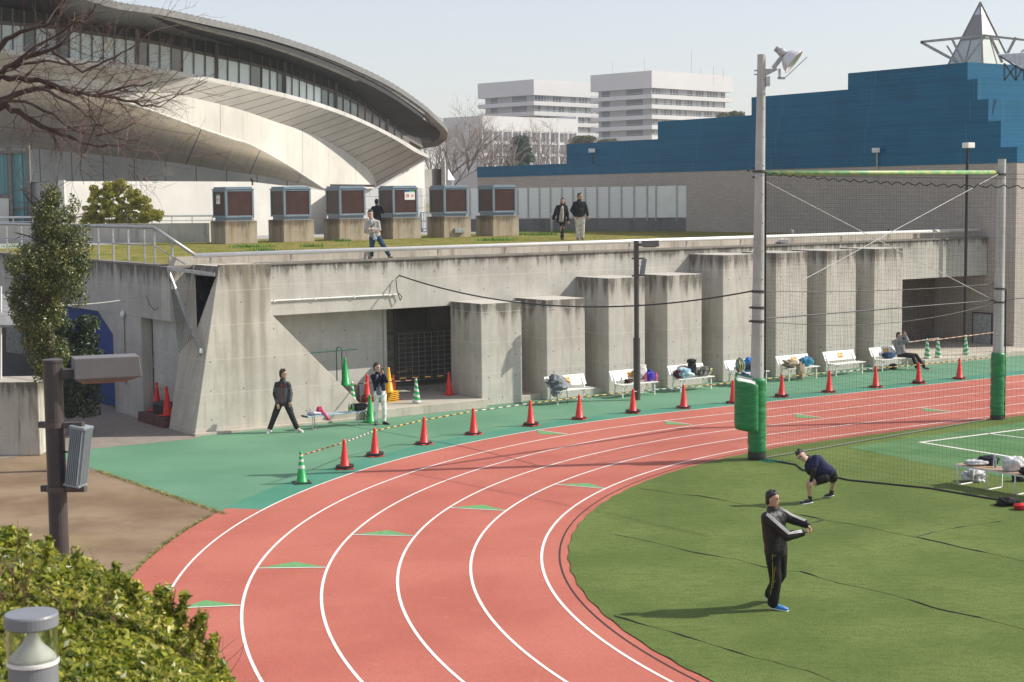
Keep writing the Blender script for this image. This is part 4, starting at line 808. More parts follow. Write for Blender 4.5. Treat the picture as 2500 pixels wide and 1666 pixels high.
# slim white kiosk by the trees
pl_ = MB(); a = Dp(1094, 450, 118); pl_.box(a[0] - .35, a[0] + .35, a[1], a[1] + .7, TZ, a[2] + .3); pl_.lathe([(.5, 0), (.01, .8)], 4, (a[0], a[1] + .35, a[2] + .3)); pl_.build('white_post', WHITE, None, (a[0], a[1], TZ), label='pointed white post in front of the bare trees', cat='post')
a, b = Dp(1088, 421, 135), Dp(1172, 421, 135); MB().box(a[0], b[0], a[1], a[1] + 3, TZ, a[2]).build('low_annex', OFW, None, (a[0], a[1], TZ), label='low white annex seen through the bare trunks right of the gymnasium', cat='building')
# ================= TREES =================
BARK = pm('bark_grey_brown', (.19, .155, .135), .9, .25, 3, bump=.3, bs=15); BARKD = pm('bark_dark', (.075, .055, .05), .9, .25, 3, bump=.3, bs=20); TWIG = pm('twig_brown', (.27, .235, .215), .9, .2, 1, bump=0)
def branch(m, p, d, ln_, r, lev, rs, up=.1, tw=None, seg=4, br=(3, 5), bend=.28, minr=.004, nside=5):
    pts = [p]; q = Vector(p); d = Vector(d).normalized()
    for i in range(seg):
        d = (d + Vector(rs.normal(0, bend, 3)) * .5 + Vector((0, 0, up * .3))).normalized(); q = q + d * ln_ / seg; pts.append(tuple(q))
    tgt = m if (tw is None or lev > 1) else tw
    tgt.tube(pts, [lerp(r, r * .5, i / seg) for i in range(seg + 1)], nside if lev > 1 else 3, False)
    if lev > 0:
        for j in range(rs.integers(*br)):
            t = rs.uniform(.35, 1.0); k = min(int(t * seg), seg - 1); pp = Vector(pts[k]).lerp(Vector(pts[k + 1]), t * seg - k)
            ax = Vector(rs.normal(0, 1, 3)); nd = (d + ax.cross(d).normalized() * rs.uniform(.5, 1.0)).normalized()
            branch(m, tuple(pp), nd, ln_ * rs.uniform(.5, .75), max(minr, r * (1 - .5 * t) * .55), lev - 1, rs, up, tw, max(2, seg - 1), br, bend, minr, nside)
def bare_tree(x, yb, yt, Y, seed, lab, lev=4, w=1., grp='bare winter trees beyond the terrace', lean=0, up=.35, mr=.011):
    a = Dp(x, yb, Y); top = Dp(x, yt, Y)[2]; h = top - 0 if a[2] < 2 else top - a[2]; z0 = min(a[2], TZ); h = top - z0
    t = thing('bare_tree', lab, 'tree', (a[0], a[1], z0), group=grp); rs = np.random.default_rng(seed); m = MB(); tw = MB()
    pts = [Vector((a[0] + lean * h * .05 * i + rs.normal(0, .08), a[1], z0 + h * .085 * i)) for i in range(6)]
    m.tube(pts, [h * .016 * (1 - .1 * i) for i in range(6)], 7, False)
    for i in range(7):
        p = pts[rs.integers(3, 6)]; an_ = i * 2.4 + rs.uniform(-.4, .4); d = Vector((math.cos(an_) * .75 * w + lean * .3, math.sin(an_) * .75 * w, 1.))
        branch(m, tuple(p), d, h * .36, h * .009, lev, rs, up, tw, 4, (3, 6), .25, mr)
    m.build('trunk', BARK, t); tw.build('twigs', TWIG, t); return t
bare_tree(1100, 470, 285, 130, 1, 'wide bare tree right beside the tip of the gymnasium roof', 3, 1.1)
bare_tree(1142, 470, 268, 150, 2, 'tall bare tree with forked trunk in front of the low office', 3, .8)
bare_tree(1056, 470, 290, 140, 3, 'bare tree half hidden behind the gymnasium roof tip', 3, 1.2)
bare_tree(1192, 470, 296, 190, 4, 'slim bare tree left of the pollarded trunks', 3, .6)
bare_tree(1214, 470, 305, 200, 5, 'narrow pollarded trunk left of the conifer', 2, .35)
bare_tree(1248, 470, 310, 200, 6, 'thin bare trunk just left of the conifer', 2, .3)
bare_tree(1318, 470, 290, 230, 7, 'rounded fine twigged bare tree right of the conifer', 3, .8)
bare_tree(1370, 470, 315, 240, 8, 'small bare tree against the right end of the low office', 3, .7)
def leaf_cloud(name, mat, parent, cents, n, size, seed, flat=.0, long=1.6, jit=1., upb=.3, base=None):
    """cents: list of (centre, radii) clumps; n leaves in all"""
    rs = np.random.default_rng(seed); cs = np.array([c for c, r in cents]); rd = np.array([r for c, r in cents]); vol = rd.prod(1) ** (2 / 3); vol /= vol.sum()
    idx = rs.choice(len(cs), n, p=vol); dv = rs.normal(0, 1, (n, 3)); dv /= np.linalg.norm(dv, axis=1)[:, None]
    rad = rs.uniform(.55, 1.05, n) ** .6; P = cs[idx] + dv * rd[idx] * rad[:, None]
    nr = dv + rs.normal(0, .6 * jit, (n, 3)) + np.array([0, 0, upb]); nr /= np.linalg.norm(nr, axis=1)[:, None]
    t = np.cross(nr, rs.normal(0, 1, (n, 3))); t /= np.linalg.norm(t, axis=1)[:, None]; b = np.cross(nr, t)
    sz = size * rs.uniform(.6, 1.3, n)[:, None]; L_ = sz * long
    V = np.stack([P - t * L_ * .5, P + b * sz * .35 + nr * sz * .08, P + t * L_ * .5, P - b * sz * .35 + nr * sz * .08], 1).reshape(-1, 3)
    bb = np.array(parent['_b']) if parent is not None else np.array(base or (0, 0, 0)); V = V - bb
    me = bpy.data.meshes.new(name); me.vertices.add(4 * n); me.vertices.foreach_set('co', V.ravel().astype(np.float32)); me.loops.add(4 * n); me.loops.foreach_set('vertex_index', np.arange(4 * n, dtype=np.int32)); me.polygons.add(n)
    me.polygons.foreach_set('loop_start', np.arange(0, 4 * n, 4, dtype=np.int32)); me.polygons.foreach_set('loop_total', np.full(n, 4, dtype=np.int32)); me.update(); me.validate()
    me.materials.append(mat); o = bpy.data.objects.new(name, me); COL.objects.link(o)
    if parent is not None: o.parent = parent
    return o
def leafmat(name, c1, c2, c3, rough=.35, sc_=1.5, trans=.25, spec=.5):
    n = NT(name); n.set(rough, 0, spec); g = n.t.nodes.new('ShaderNodeNewGeometry'); ri = g.outputs['Random Per Island']
    k = n.mix(n.rng(ri, 0., .75), c1, c2); k = n.mix(n.rng(ri, .84, .9), k, c3); k = n.mix(n.m('MULTIPLY', n.rng(n.noise(sc_, 3), .4, .65), .45), k, c1); n.col(k)
    tr = n.t.nodes.new('ShaderNodeBsdfTranslucent'); n.L(k, tr.inputs[0]); mx = n.t.nodes.new('ShaderNodeMixShader'); mx.inputs[0].default_value = trans
    n.L(n.b.outputs[0], mx.inputs[1]); n.L(tr.outputs[0], mx.inputs[2]); n.L(mx.outputs[0], n.out.inputs[0]); return n.mat
LF_H = leafmat('hedge_leaf', (.07, .12, .010), (.46, .47, .06), (.68, .60, .16), .34, 3.2, .4)
LF_T = leafmat('shrub_leaf', (.035, .06, .012), (.135, .155, .03), (.33, .31, .09), .38, 1.2, .2); LF_D = leafmat('dark_leaf', (.018, .035, .012), (.04, .07, .022), (.07, .09, .03), .5, 1, .15)
LF_B = leafmat('ball_tree_leaf', (.22, .24, .03), (.46, .44, .08), (.52, .42, .08), .6, .8, .3, .3); LF_C = leafmat('conifer_needles', (.05, .085, .065), (.085, .13, .10), (.11, .15, .11), .7, .3, .1, .2); LF_P = leafmat('pine_needles', (.07, .09, .045), (.12, .14, .06), (.14, .15, .07), .7, .3, .1, .2)
def clumps(c, r, n, cr, seed, shell=.75, zsq=1.):
    rs = np.random.default_rng(seed); out = []
    for i in range(n):
        d = rs.normal(0, 1, 3); d /= np.linalg.norm(d); q = rs.uniform(shell * .6, 1.) ; p = np.array(c) + d * np.array(r) * q; k = cr * rs.uniform(.6, 1.25); out.append((p, (k, k, k * zsq)))
    return out
# tall evergreen left of the handrail (screen x 20-210, y 440-760)
Yt = 37.; def_ = lambda x, y, Y=Yt: Dp(x, y, Y)
ev = thing('evergreen_tree', 'tall narrow evergreen with glossy sunlit leaves left of the stair handrail', 'tree', (def_(120, 1040)[0], Yt, 0))
cl = []; rs = np.random.default_rng(11)
prof = [(482, 128, 12), (500, 130, 24), (530, 132, 42), (560, 142, 54), (590, 140, 66), (620, 130, 80), (650, 118, 98), (680, 112, 102), (710, 106, 96), (740, 104, 82), (770, 100, 70), (795, 98, 56), (825, 105, 44), (860, 115, 40), (900, 125, 40)]
for y, xc, hw in prof:
    for j in range(max(4, int(hw / 4.5))):
        if rs.random() < .05: continue
        x = xc + rs.uniform(-1, 1) * hw * .9; p = Dp(x, y + rs.uniform(-15, 15), Yt + rs.uniform(-1, 1) * hw / 95); k = rs.uniform(.14, .27); cl.append((p, (k, k, k * 1.2)))
for x, y in ((176, 490), (168, 520), (185, 500), (212, 560), (218, 600), (60, 640), (50, 690), (215, 640)): cl.append((Dp(x, y, Yt), (.1, .1, .2)))
leaf_cloud('foliage', LF_T, ev, cl, 44000, .044, 5); tk_ = MB(); rs = np.random.default_rng(5)
b0 = def_(125, 1040); b0[2] = 0; tk_.tube([b0, Dp(122, 800, Yt), Dp(125, 650, Yt), Dp(130, 520, Yt)], [.12, .1, .07, .03], 8)
for i in range(26): p = Dp(124, rs.uniform(520, 780), Yt); branch(tk_, tuple(p), (rs.normal(0, 1), rs.normal(0, 1), .7), .9, .025, 1, rs)
tk_.build('trunk', BARKD, ev)
ds_ = thing('dark_shrub', 'dark green shrub in the shade before the blue vault wall', 'shrub', tuple(G(170, 1020, 0)))
cl = []
for y, xc, hw in ((800, 150, 30), (830, 150, 50), (860, 155, 60), (900, 165, 78), (940, 185, 70), (970, 190, 62), (1000, 190, 60), (790, 215, 16), (830, 215, 26), (870, 225, 30)):
    for j in range(9): cl.append((Dp(xc + rs.uniform(-1, 1) * hw, y, 43 + rs.uniform(-.6, .6)), (.2, .2, .24)))
leaf_cloud('foliage', LF_D, ds_, cl, 9000, .075, 6); m = MB(); rs = np.random.default_rng(8); P = G(170, 1020)
for i in range(6): branch(m, tuple(P), (rs.normal(0, .4), rs.normal(0, .3), 1), 1.8, .03, 1, rs)
m.build('stems', BARKD, ds_)
bl = thing('round_tree', 'low round yellow green tree in front of the white wall', 'tree', tuple(G(290, 588, TZ)))
cl = []; rs = np.random.default_rng(21); YB = 70.0
for y, xc, hw in ((447, 288, 14), (456, 292, 32), (472, 285, 56), (490, 290, 72), (508, 290, 84), (524, 300, 92), (535, 225, 24), (530, 370, 22), (540, 290, 70), (465, 240, 14)):
    for j in range(max(7, int(hw / 2))): k = rs.uniform(.09, .2); cl.append((Dp(xc + rs.uniform(-1, 1) * hw, y + rs.uniform(-6, 6), YB + rs.uniform(-.6, .6) * hw / 92), (k, k, k * .8)))
leaf_cloud('foliage', LF_B, bl, cl, 26000, .07, 7, jit=1.4); m = MB(); P = G(290, 586, TZ); rs = np.random.default_rng(9)
for i in range(9): branch(m, tuple(P), (rs.normal(0, .6), rs.normal(0, .5), 1), 1.5, .05, 2, rs)
m.build('trunk', BARKD, bl)
# conifer and pines far away
cf = thing('conifer', 'dark blue green conifer in front of the low office', 'tree', tuple(Dp(1270, 470, 210)[:2]) + (TZ,)); cl = []; rs = np.random.default_rng(31)
for i in range(60): t = i / 60; y = lerp(336, 412, t); hw = 5 + 24 * t; cl.append((Dp(1270 + rs.uniform(-1, 1) * hw, y, 210 + rs.uniform(-1, 1) * hw / 18), (.9, .9, .3)))
leaf_cloud('foliage', LF_C, cf, cl, 5000, .34, 8); MB().tube([Dp(1270, 470, 210) * [1, 1, 0] + [0, 0, TZ], Dp(1270, 338, 210)], [.3, .05], 6).build('trunk', BARKD, cf)
for i, (x, y, hw, hh, Y, lab) in enumerate(((1425, 341, 26, 10, 260, 'flat topped dark pine between the low office and the towers'), (1778, 282, 25, 8, 240, 'olive pine crown above the blue hall roof'), (1868, 283, 13, 3, 240, 'small pine tip just left of the floodlight pole'), (1485, 348, 14, 5, 280, 'small pale green tree top before the taller tower'))):
    P = Dp(x, y, Y); t = thing('pine_tree', lab, 'tree', (P[0], P[1], 0)); rs = np.random.default_rng(40 + i); cl = [(Dp(x + rs.uniform(-1, 1) * hw, y + rs.uniform(-.4, 1) * hh, Y + rs.uniform(-2, 2)), (1.1, 1.1, .5)) for j in range(22)]
    leaf_cloud('foliage', LF_P, t, cl, 2500, .3, 50 + i); MB().tube([(P[0], P[1], 0), (P[0], P[1], P[2])], [.4, .15], 6).build('trunk', BARKD, t)
# foreground hedge
hd = thing('hedge', 'clipped glossy yellow green hedge filling the lower left corner', 'hedge', (-1.9, 6.0, 4.0))
cl = []; rs = np.random.default_rng(77); inn = MB()
edge = [(-40, 1270), (0, 1285), (40, 1305), (90, 1325), (130, 1345), (170, 1358), (220, 1370), (260, 1385), (300, 1410), (340, 1435), (380, 1462), (410, 1500), (440, 1530), (470, 1560), (500, 1590), (530, 1625), (555, 1660), (580, 1700)]
ex_, ey_ = [a for a, b in edge], [b for a, b in edge]
for i in range(620):
    x = rs.uniform(-40, 560); e0 = float(np.interp(x, ex_, ey_)); t = rs.random() ** 1.25; r = rs.uniform(.04, .085) * (.8 if x > 330 else 1); yy = lerp(e0 + 2 + r * 300, 1730, t); cl.append((Dp(x, yy, lerp(6.75, 5.35, t)), (r, r * 1.3, r * .8)))
leaf_cloud('foliage', LF_H, hd, cl, 52000, .025, 9, upb=.35, jit=1.3, long=1.9)
sp2 = []
for x, y in ((120, 1325), (205, 1350), (290, 1385), (330, 1410), (395, 1440), (425, 1440), (455, 1458), (478, 1520), (500, 1500), (532, 1555), (515, 1580), (546, 1620), (560, 1650), (350, 1425), (60, 1300), (445, 1495)):
    lx = rs.uniform(-14, 10)
    for j in range(6): t = j / 5; r = rs.uniform(.010, .018); sp2.append((Dp(x - 10 + lx * t, lerp(y + 55, y - 4, t), 6.2 + rs.uniform(-.03, .03)), (r, r, r)))
leaf_cloud('sprigs', LF_H, hd, sp2, 1300, .024, 10, long=2., jit=1.3); m = MB(); rs = np.random.default_rng(4)
for i in range(130): x, y = edge[rs.integers(0, len(edge))]; p = Dp(x - rs.uniform(20, 60), lerp(y + 60, 1700, rs.random()), 6.2); branch(m, (p[0], p[1], p[2] - .25), (rs.normal(0, .5), rs.normal(0, .4), 1), .3, .005, 1, rs, minr=.002)
for x, y in ((425, 1440), (455, 1450), (478, 1520), (505, 1500), (535, 1555), (548, 1620)): a = Dp(x - 8, y + 60, 6.2); b = Dp(x + 4, y - 2, 6.2); m.tube([a, b], [.004, .002], 5)
m.build('stems', pm('hedge_stem', (.16, .09, .055), .8), hd)
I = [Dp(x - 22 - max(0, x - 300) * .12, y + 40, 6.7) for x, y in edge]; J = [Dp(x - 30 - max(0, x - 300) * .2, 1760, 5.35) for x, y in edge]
inn.loft(I, J); inn.loft([p + np.array([0, .05, 0]) for p in I[::-1]], [p * [1, 1, 0] + [0, .1, 4.] for p in I[::-1]]); inn.build('inner_dark_sheet', pm('hedge_inside', (.035, .042, .014), .9, .4, 30), hd)  # plain dark sheets behind the leaves stand for the shaded hedge inside
# bollard light beside the hedge
bo = thing('bollard_light', 'grey bollard light with clear lens and white inner cone in the lower left corner', 'bollard light', (Dp(76, 1500, 5.)[0], 5., 4.0)); b_ = bo['_b']; zt = Dp(76, 1497, 5.)[2]; rb = 66 / F * 5; BG = pm('bollard_grey', (.20, .215, .235), .4, .05, 8, bump=.02)
MB().lathe([(rb * .92, 0), (rb * .92, zt - 4.0 - .165)], 40, b_).build('post', BG, bo, smooth=False); MB().lathe([(rb * .9, zt - 4 - .165), (rb * .97, zt - 4 - .163), (rb * .97, zt - 4 - .152), (rb * .9, zt - 4 - .150)], 40, b_).build('collar', WHITE, bo)
MB().lathe([(rb * .86, zt - 4 - .149), (rb * .84, zt - 4 - .138), (rb * .6, zt - 4 - .118), (rb * .38, zt - 4 - .098), (rb * .22, zt - 4 - .072), (rb * .16, zt - 4 - .05)], 40, b_).build('reflector', pm('reflector_enamel', (.74, .74, .72), .3, .02, bump=0), bo, smooth=True)
gl_ = MB(); n = 40; zz_ = (zt - .148, zt - .036)
gl_.add([(b_[0] + r * math.cos(2 * math.pi * j / n), b_[1] + r * math.sin(2 * math.pi * j / n), z) for r in (rb * .95, rb * .90) for z in zz_ for j in range(n)], [(j, (j + 1) % n, n + (j + 1) % n, n + j) for j in range(n)] + [(2 * n + (j + 1) % n, 2 * n + j, 3 * n + j, 3 * n + (j + 1) % n) for j in range(n)])
GLB = NT('clear_lens'); GLB.set(.05, 0, .5); GLB.b.inputs['Transmission Weight'].default_value = 1.; GLB.b.inputs['IOR'].default_value = 1.33; GLB.col((.88, .91, .86)); gl_.build('lens', GLB.mat, bo, smooth=True)
MB().lathe([(rb * .90, zt - 4 - .045), (rb, zt - 4 - .040), (rb, zt - 4 - .006), (rb * .96, zt - 4), (rb * .4, zt - 4 + .002)], 40, b_).build('cap', BG, bo)
# overhanging bare branches at the upper left, tree trunk outside the frame
bt_ = thing('overhanging_tree', 'bare tree whose thin branches reach in from the left edge', 'tree', (-4.35, 9.3, 0)); m = MB(); tw = MB(); rs = np.random.default_rng(15)
Yb = 9.2; q = lambda x, y, o=0.: Dp(x, y, Yb + o)
m.tube([(-4.35, 9.3, 0), (-4.3, 9.25, 2), (-4.15, 9.2, 4.), (-3.9, 9.2, 5.2), q(-250, 480), q(-240, 300), q(-200, 60)], [.19, .15, .12, .10, .075, .06, .04], 12)
main = [[(-250, 420), (-120, 300), (0, 178), (60, 140), (130, 122), (200, 60), (235, 10)], [(-250, 340), (-60, 220), (0, 110), (50, 75), (110, 60), (180, 40)], [(-240, 470), (-80, 330), (0, 250), (60, 222), (130, 213), (190, 226), (250, 235), (330, 250), (390, 262)],
        [(-250, 520), (-60, 300), (0, 190), (70, 195), (130, 207), (190, 225), (230, 235), (300, 215), (370, 200)], [(-250, 560), (-100, 350), (0, 255), (50, 275), (100, 310), (150, 325), (200, 350), (250, 358), (305, 353)],
        [(100, 215), (150, 238), (200, 270), (235, 300), (270, 325), (300, 340), (340, 342)], [(0, 178), (50, 160), (110, 150), (180, 160), (240, 150), (250, 140)], [(130, 122), (200, 175), (260, 150), (320, 120), (350, 90)], [(-60, 220), (60, 130), (150, 75), (185, 50)], [(0, 250), (60, 245), (130, 280), (180, 320), (230, 330), (300, 318), (330, 300)]]
for bi, pl__ in enumerate(main):
    k = len(pl__); oo = rs.uniform(-.4, .4); pts = [q(x, y, oo * i / k) for i, (x, y) in enumerate(pl__)]; r0 = .024 if bi < 5 else .011
    Q = []
    for i in range(k - 1):
        for t in (0, .33, .66): Q.append(lerp(pts[i], pts[i + 1], t) + rs.normal(0, .006, 3))
    Q.append(pts[-1]); m.tube(Q, [max(.003, r0 * (1 - .85 * i / len(Q))) for i in range(len(Q))], 6, False)
    for i in range(6 if bi < 5 else 2, len(Q)):
        for j in range(2):
            d = Vector(Q[i]) - Vector(Q[i - 1]); d = d.normalized() + Vector(rs.normal(0, .75, 3)); 
            if rs.random() < .5: branch(tw, tuple(Q[i]), d, rs.uniform(.16, .38), max(.0018, r0 * .16), 2, rs, .1, None, 3, (2, 4), .3, .0010, 3)
m.build('branches', BARKD, bt_); tw.build('twigs', pm('twig_near', (.12, .075, .065), .9, .2, 1, bump=0), bt_)
# ================= OTHER LEFT SIDE THINGS =================
cb = concrete('block_concrete', (.40, .38, .33), dots=False, streak=1.0, top=1.84, tl=.5)
P = G(108, 1108); MB().box(P[0] - 2.2, P[0], P[1] - .3, P[1] + 1.0, 0, 1.85).build('concrete_block', cb, None, (P[0] - 1.1, P[1], 0), bev=.03, label='streaky square concrete block at the left edge, taller than wide', cat='concrete block')
sr = thing('shed_roof', 'small grey sloping canopy on a white post at the left edge under the evergreen', 'canopy', tuple(Dp(20, 745, 40)[:2]) + (0,)); q = lambda x, y, Y=40: Dp(x, y, Y)
MB().prism([q(-40, 725, 41.5), q(72, 725, 41.5), q(95, 745), q(60, 800, 39), q(-40, 800, 39)], (0, 0, 0), (0, 0, .06)).build('roof', pm('canopy_grey', (.25, .25, .25), .6), sr); MB().bar(q(1, 700), q(1, 1100) * [1, 1, 0], .06).build('post', WHITE, sr)
nb = thing('notice_board', 'notice board with faded papers in the dark entrance on the left', 'notice board', tuple(Dp(35, 900, 44))); MB().prism([q(15, 795, 44), q(56, 800, 44), q(56, 864, 44), q(15, 860, 44)], (0, 0, 0), (0, .05, 0)).build('board', pm('board_grey', (.16, .17, .17), .6, .4, 20), nb)
MB().prism([q(11, 790, 44.02), q(60, 796, 44.02), q(60, 869, 44.02), q(11, 865, 44.02)], (0, 0, 0), (0, .06, 0)).build('frame', DGREY, nb)
MB().box(-17.5, -13.1, 46.5, 47, 0, 2.7).build('entrance_wall', pm('entrance_dark', (.045, .05, .055), .6, .2, 1), None, (-14, 46.5, 0), label='dark recessed entrance wall behind the notice board', cat='wall')
# ================= POLES, LAMPS, NET, WIRES =================
LHM = pm('lamp_head_grey', (.155, .152, .155), .45, .06, 5, bump=.03)
LPM = pm('lamp_brown_paint', (.066, .058, .058), .4, .08, 5, spec=.5, bump=.03); SPK = pm('speaker_grey', (.33, .38, .41), .4, .06, 6, metal=.3); GLS_ = pm('lamp_lens', (.35, .16, .10), .3, .1)
def pole_lamp(P, zt, hd, spd, label, big):
    t = thing('pole_lamp', label, 'lamp post', tuple(P), group='brown pole lamps with boxy heads')
    hd = Vector((*hd, 0)).normalized(); sdv = Vector((-hd.y, hd.x, 0)); X = Vector(P)
    MB().tube([X, X + Vector((0, 0, 1.92))], .105, 20).build('lower_pole', LPM, t, smooth=False); MB().tube([X + Vector((0, 0, 1.921)), X + Vector((0, 0, zt))], .077, 20).lathe([(.084, 0), (.084, .02), (.02, .03)], 20, (P[0], P[1], zt)).build('pole', LPM, t)
    MB().bar(X + Vector((0, 0, zt - .1)) + hd * .06, X + Vector((0, 0, zt - .1)) + hd * .22, .10, .07).build('arm', LPM, t)
    c = X + hd * .16; m = MB(); top, bot = zt + .03, zt - .17
    vs = []
    for u, w_, z in ((0, .13, top), (.52, .13, top), (0, .13, bot + .03), (.54, .13, bot + .03), (.04, .10, bot), (.45, .10, bot)):
        vs += [c + hd * u + sdv * w_ + Vector((0, 0, z)), c + hd * u - sdv * w_ + Vector((0, 0, z))]
    m.add(vs, [(0, 2, 3, 1), (0, 4, 6, 2), (1, 3, 7, 5), (0, 1, 5, 4), (2, 6, 7, 3), (4, 8, 10, 6), (5, 7, 11, 9), (4, 5, 9, 8), (6, 10, 11, 7), (8, 9, 11, 10)]); m.build('lamp_head', LHM, t, bev=.006)
    m = MB(); 
    for k in (-.07, -.025, .025, .07): m.bar(c + hd * .06 + sdv * k + Vector((0, 0, bot - .008)), c + hd * .43 + sdv * k + Vector((0, 0, bot - .008)), .025, .012)
    m.build('lens', GLS_, t)
    # speaker with clamps
    sd_ = Vector((*spd, 0)).normalized(); sp_z = (zt - .52, zt - 1.05); sdd = Vector((-sd_.y, sd_.x, 0))
    for z in sp_z: 
        k = MB(); k.lathe([(.079, -.02), (.088, -.02), (.088, .02), (.079, .02)], 20, (P[0], P[1], z)).bar(X - sd_ * .09 + Vector((0, 0, z)), X - sd_ * .14 + Vector((0, 0, z)), .05, .05).bar(X + sd_ * .08 + Vector((0, 0, z)), X + sd_ * .26 + Vector((0, 0, z + .01)), .05, .045)
        k.build('clamp', pm('clamp_brown', (.11, .09, .085), .45, metal=.3), t)
    a = X + sd_ * .24 + Vector((0, 0, sp_z[0] - .02)); b = X + sd_ * .17 + Vector((0, 0, sp_z[1] + .05)); ax = (a - b).normalized(); nv = sd_
    m = MB(); m.bar(b, a, .13, .12, up=sd_)
    for k in range(7): m.bar(b + sdd * (-.055 + .018 * k) - sd_ * .0 + sd_ * .065, a + sdd * (-.055 + .018 * k) + sd_ * .065, .007, .02, up=sd_); m.bar(b - sd_ * (-.05 + .017 * k) + sdd * .068 * -1, a - sd_ * (-.05 + .017 * k) + sdd * -.068, .02, .007, up=sd_)
    m.build('speaker', SPK, t); MB().bar(a, a + ax * .02, .15, .14, up=sd_).bar(b, b - ax * .015, .15, .14, up=sd_).build('speaker_cap', SPK, t)
    MB().tube([X + Vector((0, 0, sp_z[0] - .22)) + sd_ * .075, X + Vector((0, 0, sp_z[0] - .22)) + sd_ * .12, X + sd_ * .14 + Vector((0, 0, sp_z[1] + .25)), X + sd_ * .11 + Vector((0, 0, sp_z[1] + .08))], .009, 6).build('cable', BLACK, t); return t
PL_ = Dp(151, 1335, 13); pole_lamp((PL_[0] - .02, 13.0, 0), Dp(141, 884, 13)[2], (.93, .34), (.96, -.25), 'large near brown lamp post with box lamp and ribbed grey speaker at the left', True)
PM = G(1555, 977); pole_lamp((PM[0], PM[1], 0), Dp(1551, 590, PM[1])[2], (.98, -.1), (.95, .1), 'slim dark lamp post with small speaker standing among the white benches', False)
PCN = concrete('pole_concrete', (.40, .39, .38), dots=False, streak=.7)
def conc_pole(P, h, r0, r1, nm, lab, lean=(0, 0)):
    t = thing(nm, lab, 'pole', tuple(P)); X = np.array(P); top = X + np.array([lean[0], lean[1], h])
    MB().tube([X, lerp(X, top, .5), top], [r0, (r0 + r1) / 2, r1], 24).build('pole', PCN, t, smooth=False); return t
P1 = G(1846, 1124); P2 = G(2434, 1026)
f1 = conc_pole(P1, 9.48, .175, .095, 'floodlight_pole', 'tall concrete pole with a white floodlight and green crash pads at its foot', (.10, 0)); X = np.array(P1)
steps = MB()
for i in range(22):
    z = 2.3 + i * .33; a = R(-60 + (i % 2) * 110); r = lerp(.175, .095, z / 9.48); c = X + np.array([.10 * z / 9.48, 0, z]); steps.tube([c + np.array([math.cos(a), math.sin(a), 0]) * (r - .01), c + np.array([math.cos(a), math.sin(a), 0]) * (r + .008)], .012, 6)
steps.build('bolt_holes', BLACK, f1)
Yf = P1[1]; q = lambda x, y, o=0: Dp(1750 + x / 5.227, 80 + y / 5.227, Yf + o)
MB().prism([q(600, 465), q(770, 460), q(770, 480), q(625, 555)], (0, -.04, 0), (0, .04, 0)).bar(q(475, 485), q(610, 485), .035, .03).bar(q(475, 535), q(610, 535), .035, .03).build('bracket', GALV, f1)
MB().bar(q(720, 455), q(835, 305), .07, .10).build('arm', GALV, f1)
c0, c1 = q(845, 290), q(1000, 385) - np.array([.0, .25, 0]); ax = Vector(q(975, 370) - q(862, 275)).normalized(); ax = (ax + Vector((0, -.25, 0))).normalized(); u = ax.cross(Vector((0, 1, 0))).normalized(); v = ax.cross(u)
o = Vector(q(868, 282)); rg = []
for t_, r in ((0, .06), (.02, .12), (.08, .20), (.17, .265), (.26, .30), (.275, .315), (.27, .29), (.15, .22), (.05, .12)): rg.append((o + ax * t_, u * r, v * r))
MB().ring(rg, 28).build('reflector', pm('reflector_white', (.66, .66, .68), .35, .04, metal=.2, bump=0), f1, smooth=True)
m = MB(); m.ring([(o - ax * (.01 + .05 * i), u * (.10 if i < 3 else .085), v * (.10 if i < 3 else .085)) for i in range(6)], 14); m.build('lamp_housing', GALV, f1)
MB().bar(q(800, 460), q(800, 580), .05, .05).bar(q(775, 582), q(870, 582), .05, .05).bar(q(865, 582), q(1152, 312), .035, .02).build('glare_bar', pm('bar_pale', (.55, .55, .56), .5), f1)
MB().prism([q(622, 560), q(676, 558), q(676, 683), q(622, 685)], (0, -.06, 0), (0, .06, 0)).build('ballast_box', pm('box_pale', (.52, .53, .55), .5), f1, bev=.01)
MB().tube([q(605, 470), q(612, 560), q(600, 640), q(622, 690), q(600, 760), q(530, 810)], .008, 5).build('cable', BLACK, f1)
for z in (3.62, 3.3, 4.0, 6.79): cl_ = MB(); r = lerp(.175, .095, z / 9.48) + .004; cx_ = X[0] + .10 * z / 9.48; cl_.lathe([(r, -.03), (r + .012, -.03), (r + .012, .03), (r, .03)], 20, (cx_, X[1], z)); cl_.box(cx_ - r - .06, cx_ - r + .01, X[1] - .03, X[1] + .03, z - .02, z + .02); cl_.build('clamp', DGREY, f1)
PAD = NT('green_pad_vinyl'); PAD.set(.38, 0, .5); kf = PAD.noise(3, 5, PAD.vec(PAD.xyz()[0], PAD.xyz()[1], PAD.m('MULTIPLY', PAD.xyz()[2], 4.)), .6); PAD.col(PAD.mix(PAD.rng(kf, .3, .7), (.012, .17, .05), (.03, .26, .085))); PAD.bump(kf, .6, .03); PAD = PAD.mat
def pad(P, r, z0, z1, lab, seed, n=28):
    t = thing('crash_pad', lab, 'pad', (P[0], P[1], z0)); rg = []; rs = np.random.default_rng(seed)
    for i in range(n + 1):
        z = lerp(z0, z1, i / n); k = r * (1 + .03 * math.sin(i * 2.1) + rs.normal(0, .008)) * (.9 if i in (0, n) else 1); rg.append(((P[0] + .006 * math.sin(i), P[1], z), (k, 0, 0), (0, k, 0)))
    MB().ring(rg, 24).build('pad_cover', PAD, t, smooth=True)
    MB().lathe([(r * .96, -.16), (r * 1.02, -.1), (r * .98, .01)], 20, (P[0], P[1], z0)).build('black_skirt', BLACK, t); return t
